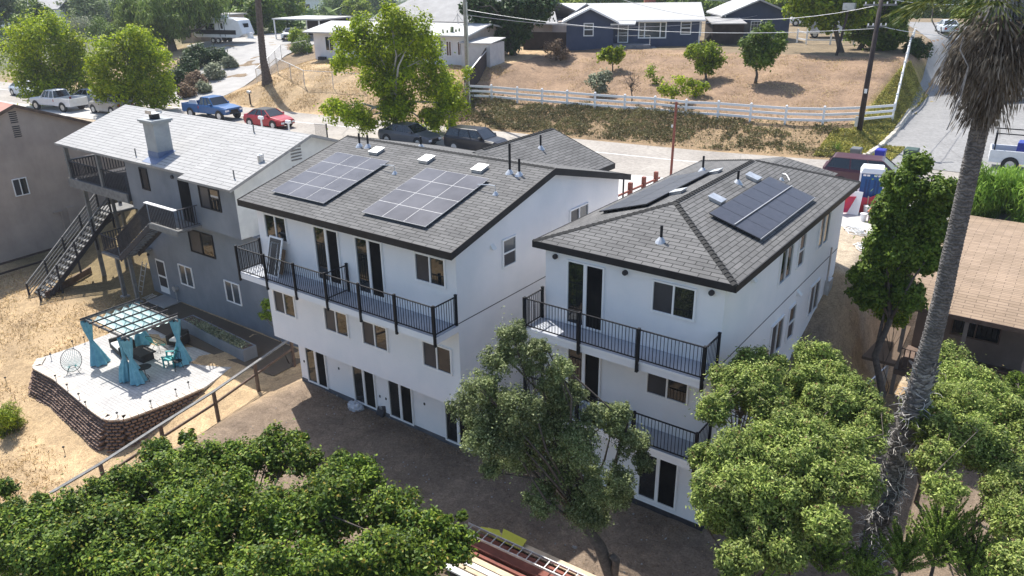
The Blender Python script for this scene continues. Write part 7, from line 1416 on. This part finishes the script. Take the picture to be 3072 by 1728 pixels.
# crown: dead skirt and green fans
cr_ = pd(3040, -75); dead = leafmat('dead_frond', (.09, .072, .058), (.17, .145, .12), (.31, .275, .235), .25, .8, 1.2); live = leafmat('palm_green', (.035, .06, .018), (.07, .10, .025), (.17, .18, .05), .3, .5, 1.0)
def fans(n, el0, el1, pet, leaf, seg, z0, z1, droopv, rad0=.25):
    P = []; T = []; LL = []; m = MB()
    for i in range(n):
        a = RG.uniform(0, 6.28); e = RG.uniform(el0, el1); z = RG.uniform(z0, z1); d = Vector((math.cos(a)*math.cos(e), math.sin(a)*math.cos(e), math.sin(e))); base = cr_+Vector((math.cos(a)*rad0, math.sin(a)*rad0, z)); pl_ = pet*RG.uniform(.7, 1.2); hub = base+d*pl_-Vector((0, 0, droopv*.3*pl_)); m.tube([base, (base+hub)/2+Vector((0, 0, .05)), hub], [.025, .018, .012], 5)
        side = d.cross(Vector((0, 0, 1))); side = side.normalized() if side.length > .01 else Vector((1, 0, 0)); up = side.cross(d)
        for k in range(seg):
            th = math.radians(-85+170*k/(seg-1))+RG.normal()*.04; v = (d*math.cos(th)+side*math.sin(th)).normalized(); L0 = leaf*RG.uniform(.75, 1.1); p = hub.copy(); st_ = 5
            for s in range(st_): v2 = (v-Vector((0, 0, droopv*(s+1)/st_))).normalized(); q = p+v2*(L0/st_); P.append(tuple((p+q)/2)); T.append(tuple(v2)); LL.append((L0/st_*1.15, .045*(1-.16*s))); p = q
    return np.array(P), np.array(T), np.array(LL), m
def fanmesh(name, F, mat, root, off):
    P, T, LL, m = F; n = len(P); Nn = unit(n); Nn = Nn-T*np.sum(Nn*T, axis=1, keepdims=True)
    o = leafmesh(name, P, Nn, LL[:, 0]*1.0, LL[:, 1]*1.4, mat, root, off, T); return m
mm = fanmesh('dead_fronds', fans(80, math.radians(-89), math.radians(-80), .5, 1.05, 16, -1.7, -.5, 2.4, .12), dead, FP, OFF[FP]); mm.build('dead_stalks', bootm, FP)
mm = fanmesh('upper_dead_fronds', fans(95, math.radians(-82), math.radians(-48), .8, 1.25, 20, -.7, .3, 1.6), dead, FP, OFF[FP]); mm.build('dead_stalks', bootm, FP)
mm = fanmesh('green_fronds', fans(34, math.radians(-40), math.radians(50), 1.3, 1.05, 26, -.1, .5, .5), live, FP, OFF[FP]); mm.build('green_stalks', live, FP)
# long bare stalks hanging out of the skirt
m = MB()
for (pts) in (((2800, 20), (2795, 60), (2815, 100), (2845, 115)), ((2850, 130), (2835, 180), (2808, 250)), ((2890, 110), (2880, 150), (2905, 200), (2885, 260), (2860, 330)), ((2905, 200), (2880, 300), (2840, 390))): m.tube([atd(x, y, 20.2) for x, y in pts], [.02, .017, .012, .008, .005][:len(pts)], 5)
m.build('hanging_stalks', bootm, FP)
# thin tall palm by the driveway
q = atg(802, 248); TPm = thing('palm_tree', 'very tall thin palm trunk rising beside the chain link fence', 'palm', q); dd = math.hypot(q.x, q.y)
ringtrunk(TPm, [q-Vector((0, 0, .4)), q+Vector((0, 0, .6)), atd(790, 180, dd), atd(781, 90, dd), atd(774, 0, dd), atd(768, -150, dd)], [.62, .45, .34, .31, .28, .27], plain('brown_palm_bark', (.07, .05, .042), (.14, .11, .09), 6, .95, bmp=.5), .25, .03)
# phoenix palms upper left
def phoenix(base, h, cr_r, label, nf=34, r=.4, seg=26):
    o = thing('date_palm', label, 'palm', base); ringtrunk(o, [base-Vector((0, 0, .5)), base+Vector((0, 0, h*.5)), base+Vector((.1, 0, h))], [r*1.15, r, r*1.1], MT['wood_brown'], .3, .05); P = []; T = []; m = MB()
    for i in range(nf):
        a = RG.uniform(0, 6.28); e = RG.uniform(-.2, 1.2); c = base+Vector((0, 0, h)); v = Vector((math.cos(a)*math.cos(e), math.sin(a)*math.cos(e), math.sin(e))); pts = [c]
        for s in range(8): v = (v-Vector((0, 0, .17))).normalized(); c = c+v*cr_r/8; pts.append(c)
        m.tube(pts, [.05-.005*k for k in range(9)], 4, False)
        for s in range(seg*2): t = RG.uniform(.6, 7.9); k = int(t); p = pts[k].lerp(pts[min(8, k+1)], t-k); dv = (pts[min(8, k+1)]-pts[k]).normalized(); sd = dv.cross(Vector((0, 0, 1))).normalized()*(1 if s % 2 else -1); tv = (sd+dv*.7-Vector((0, 0, .35))).normalized(); P.append(tuple(p+tv*.28)); T.append(tuple(tv))
    P = np.array(P); T = np.array(T); Nn = unit(len(P)); leafmesh('fronds', P, Nn, .6, .07, LM['grey'] if False else LM['pepper'], o, OFF[o], T); m.build('stalks', MT['bark_pale'], o)
b = atg(60, 92); phoenix(b, 5.2, 4.4, 'stout date palm with arching fronds at the top left corner', 40, .75)
b = atg(142, 88); phoenix(b+Vector((0, 0, 0)), 9.0, 4.2, 'leaning dark trunked palm right of the date palm', 26, .42)
# ================================================================== thin summer haze in the air
hb = MB(); hb.box(-1400, 500, -80, 1800, -40, 60); hz = hb.build('haze', MT['vinyl']); hz.data.materials.clear()
hm = bpy.data.materials.new('air_haze'); hm.use_nodes = True; nt = hm.node_tree; nt.nodes.remove(nt.nodes['Principled BSDF']); pv = nt.nodes.new('ShaderNodeVolumePrincipled')
pv.inputs['Color'].default_value = (.80, .88, 1.0, 1); pv.inputs['Density'].default_value = 0.00028; pv.inputs['Anisotropy'].default_value = 0.3
nt.links.new(pv.outputs[0], nt.nodes['Material Output'].inputs['Volume']); hz.data.materials.append(hm); tag(hz, 'thin summer haze over the valley', 'haze', kind='stuff')
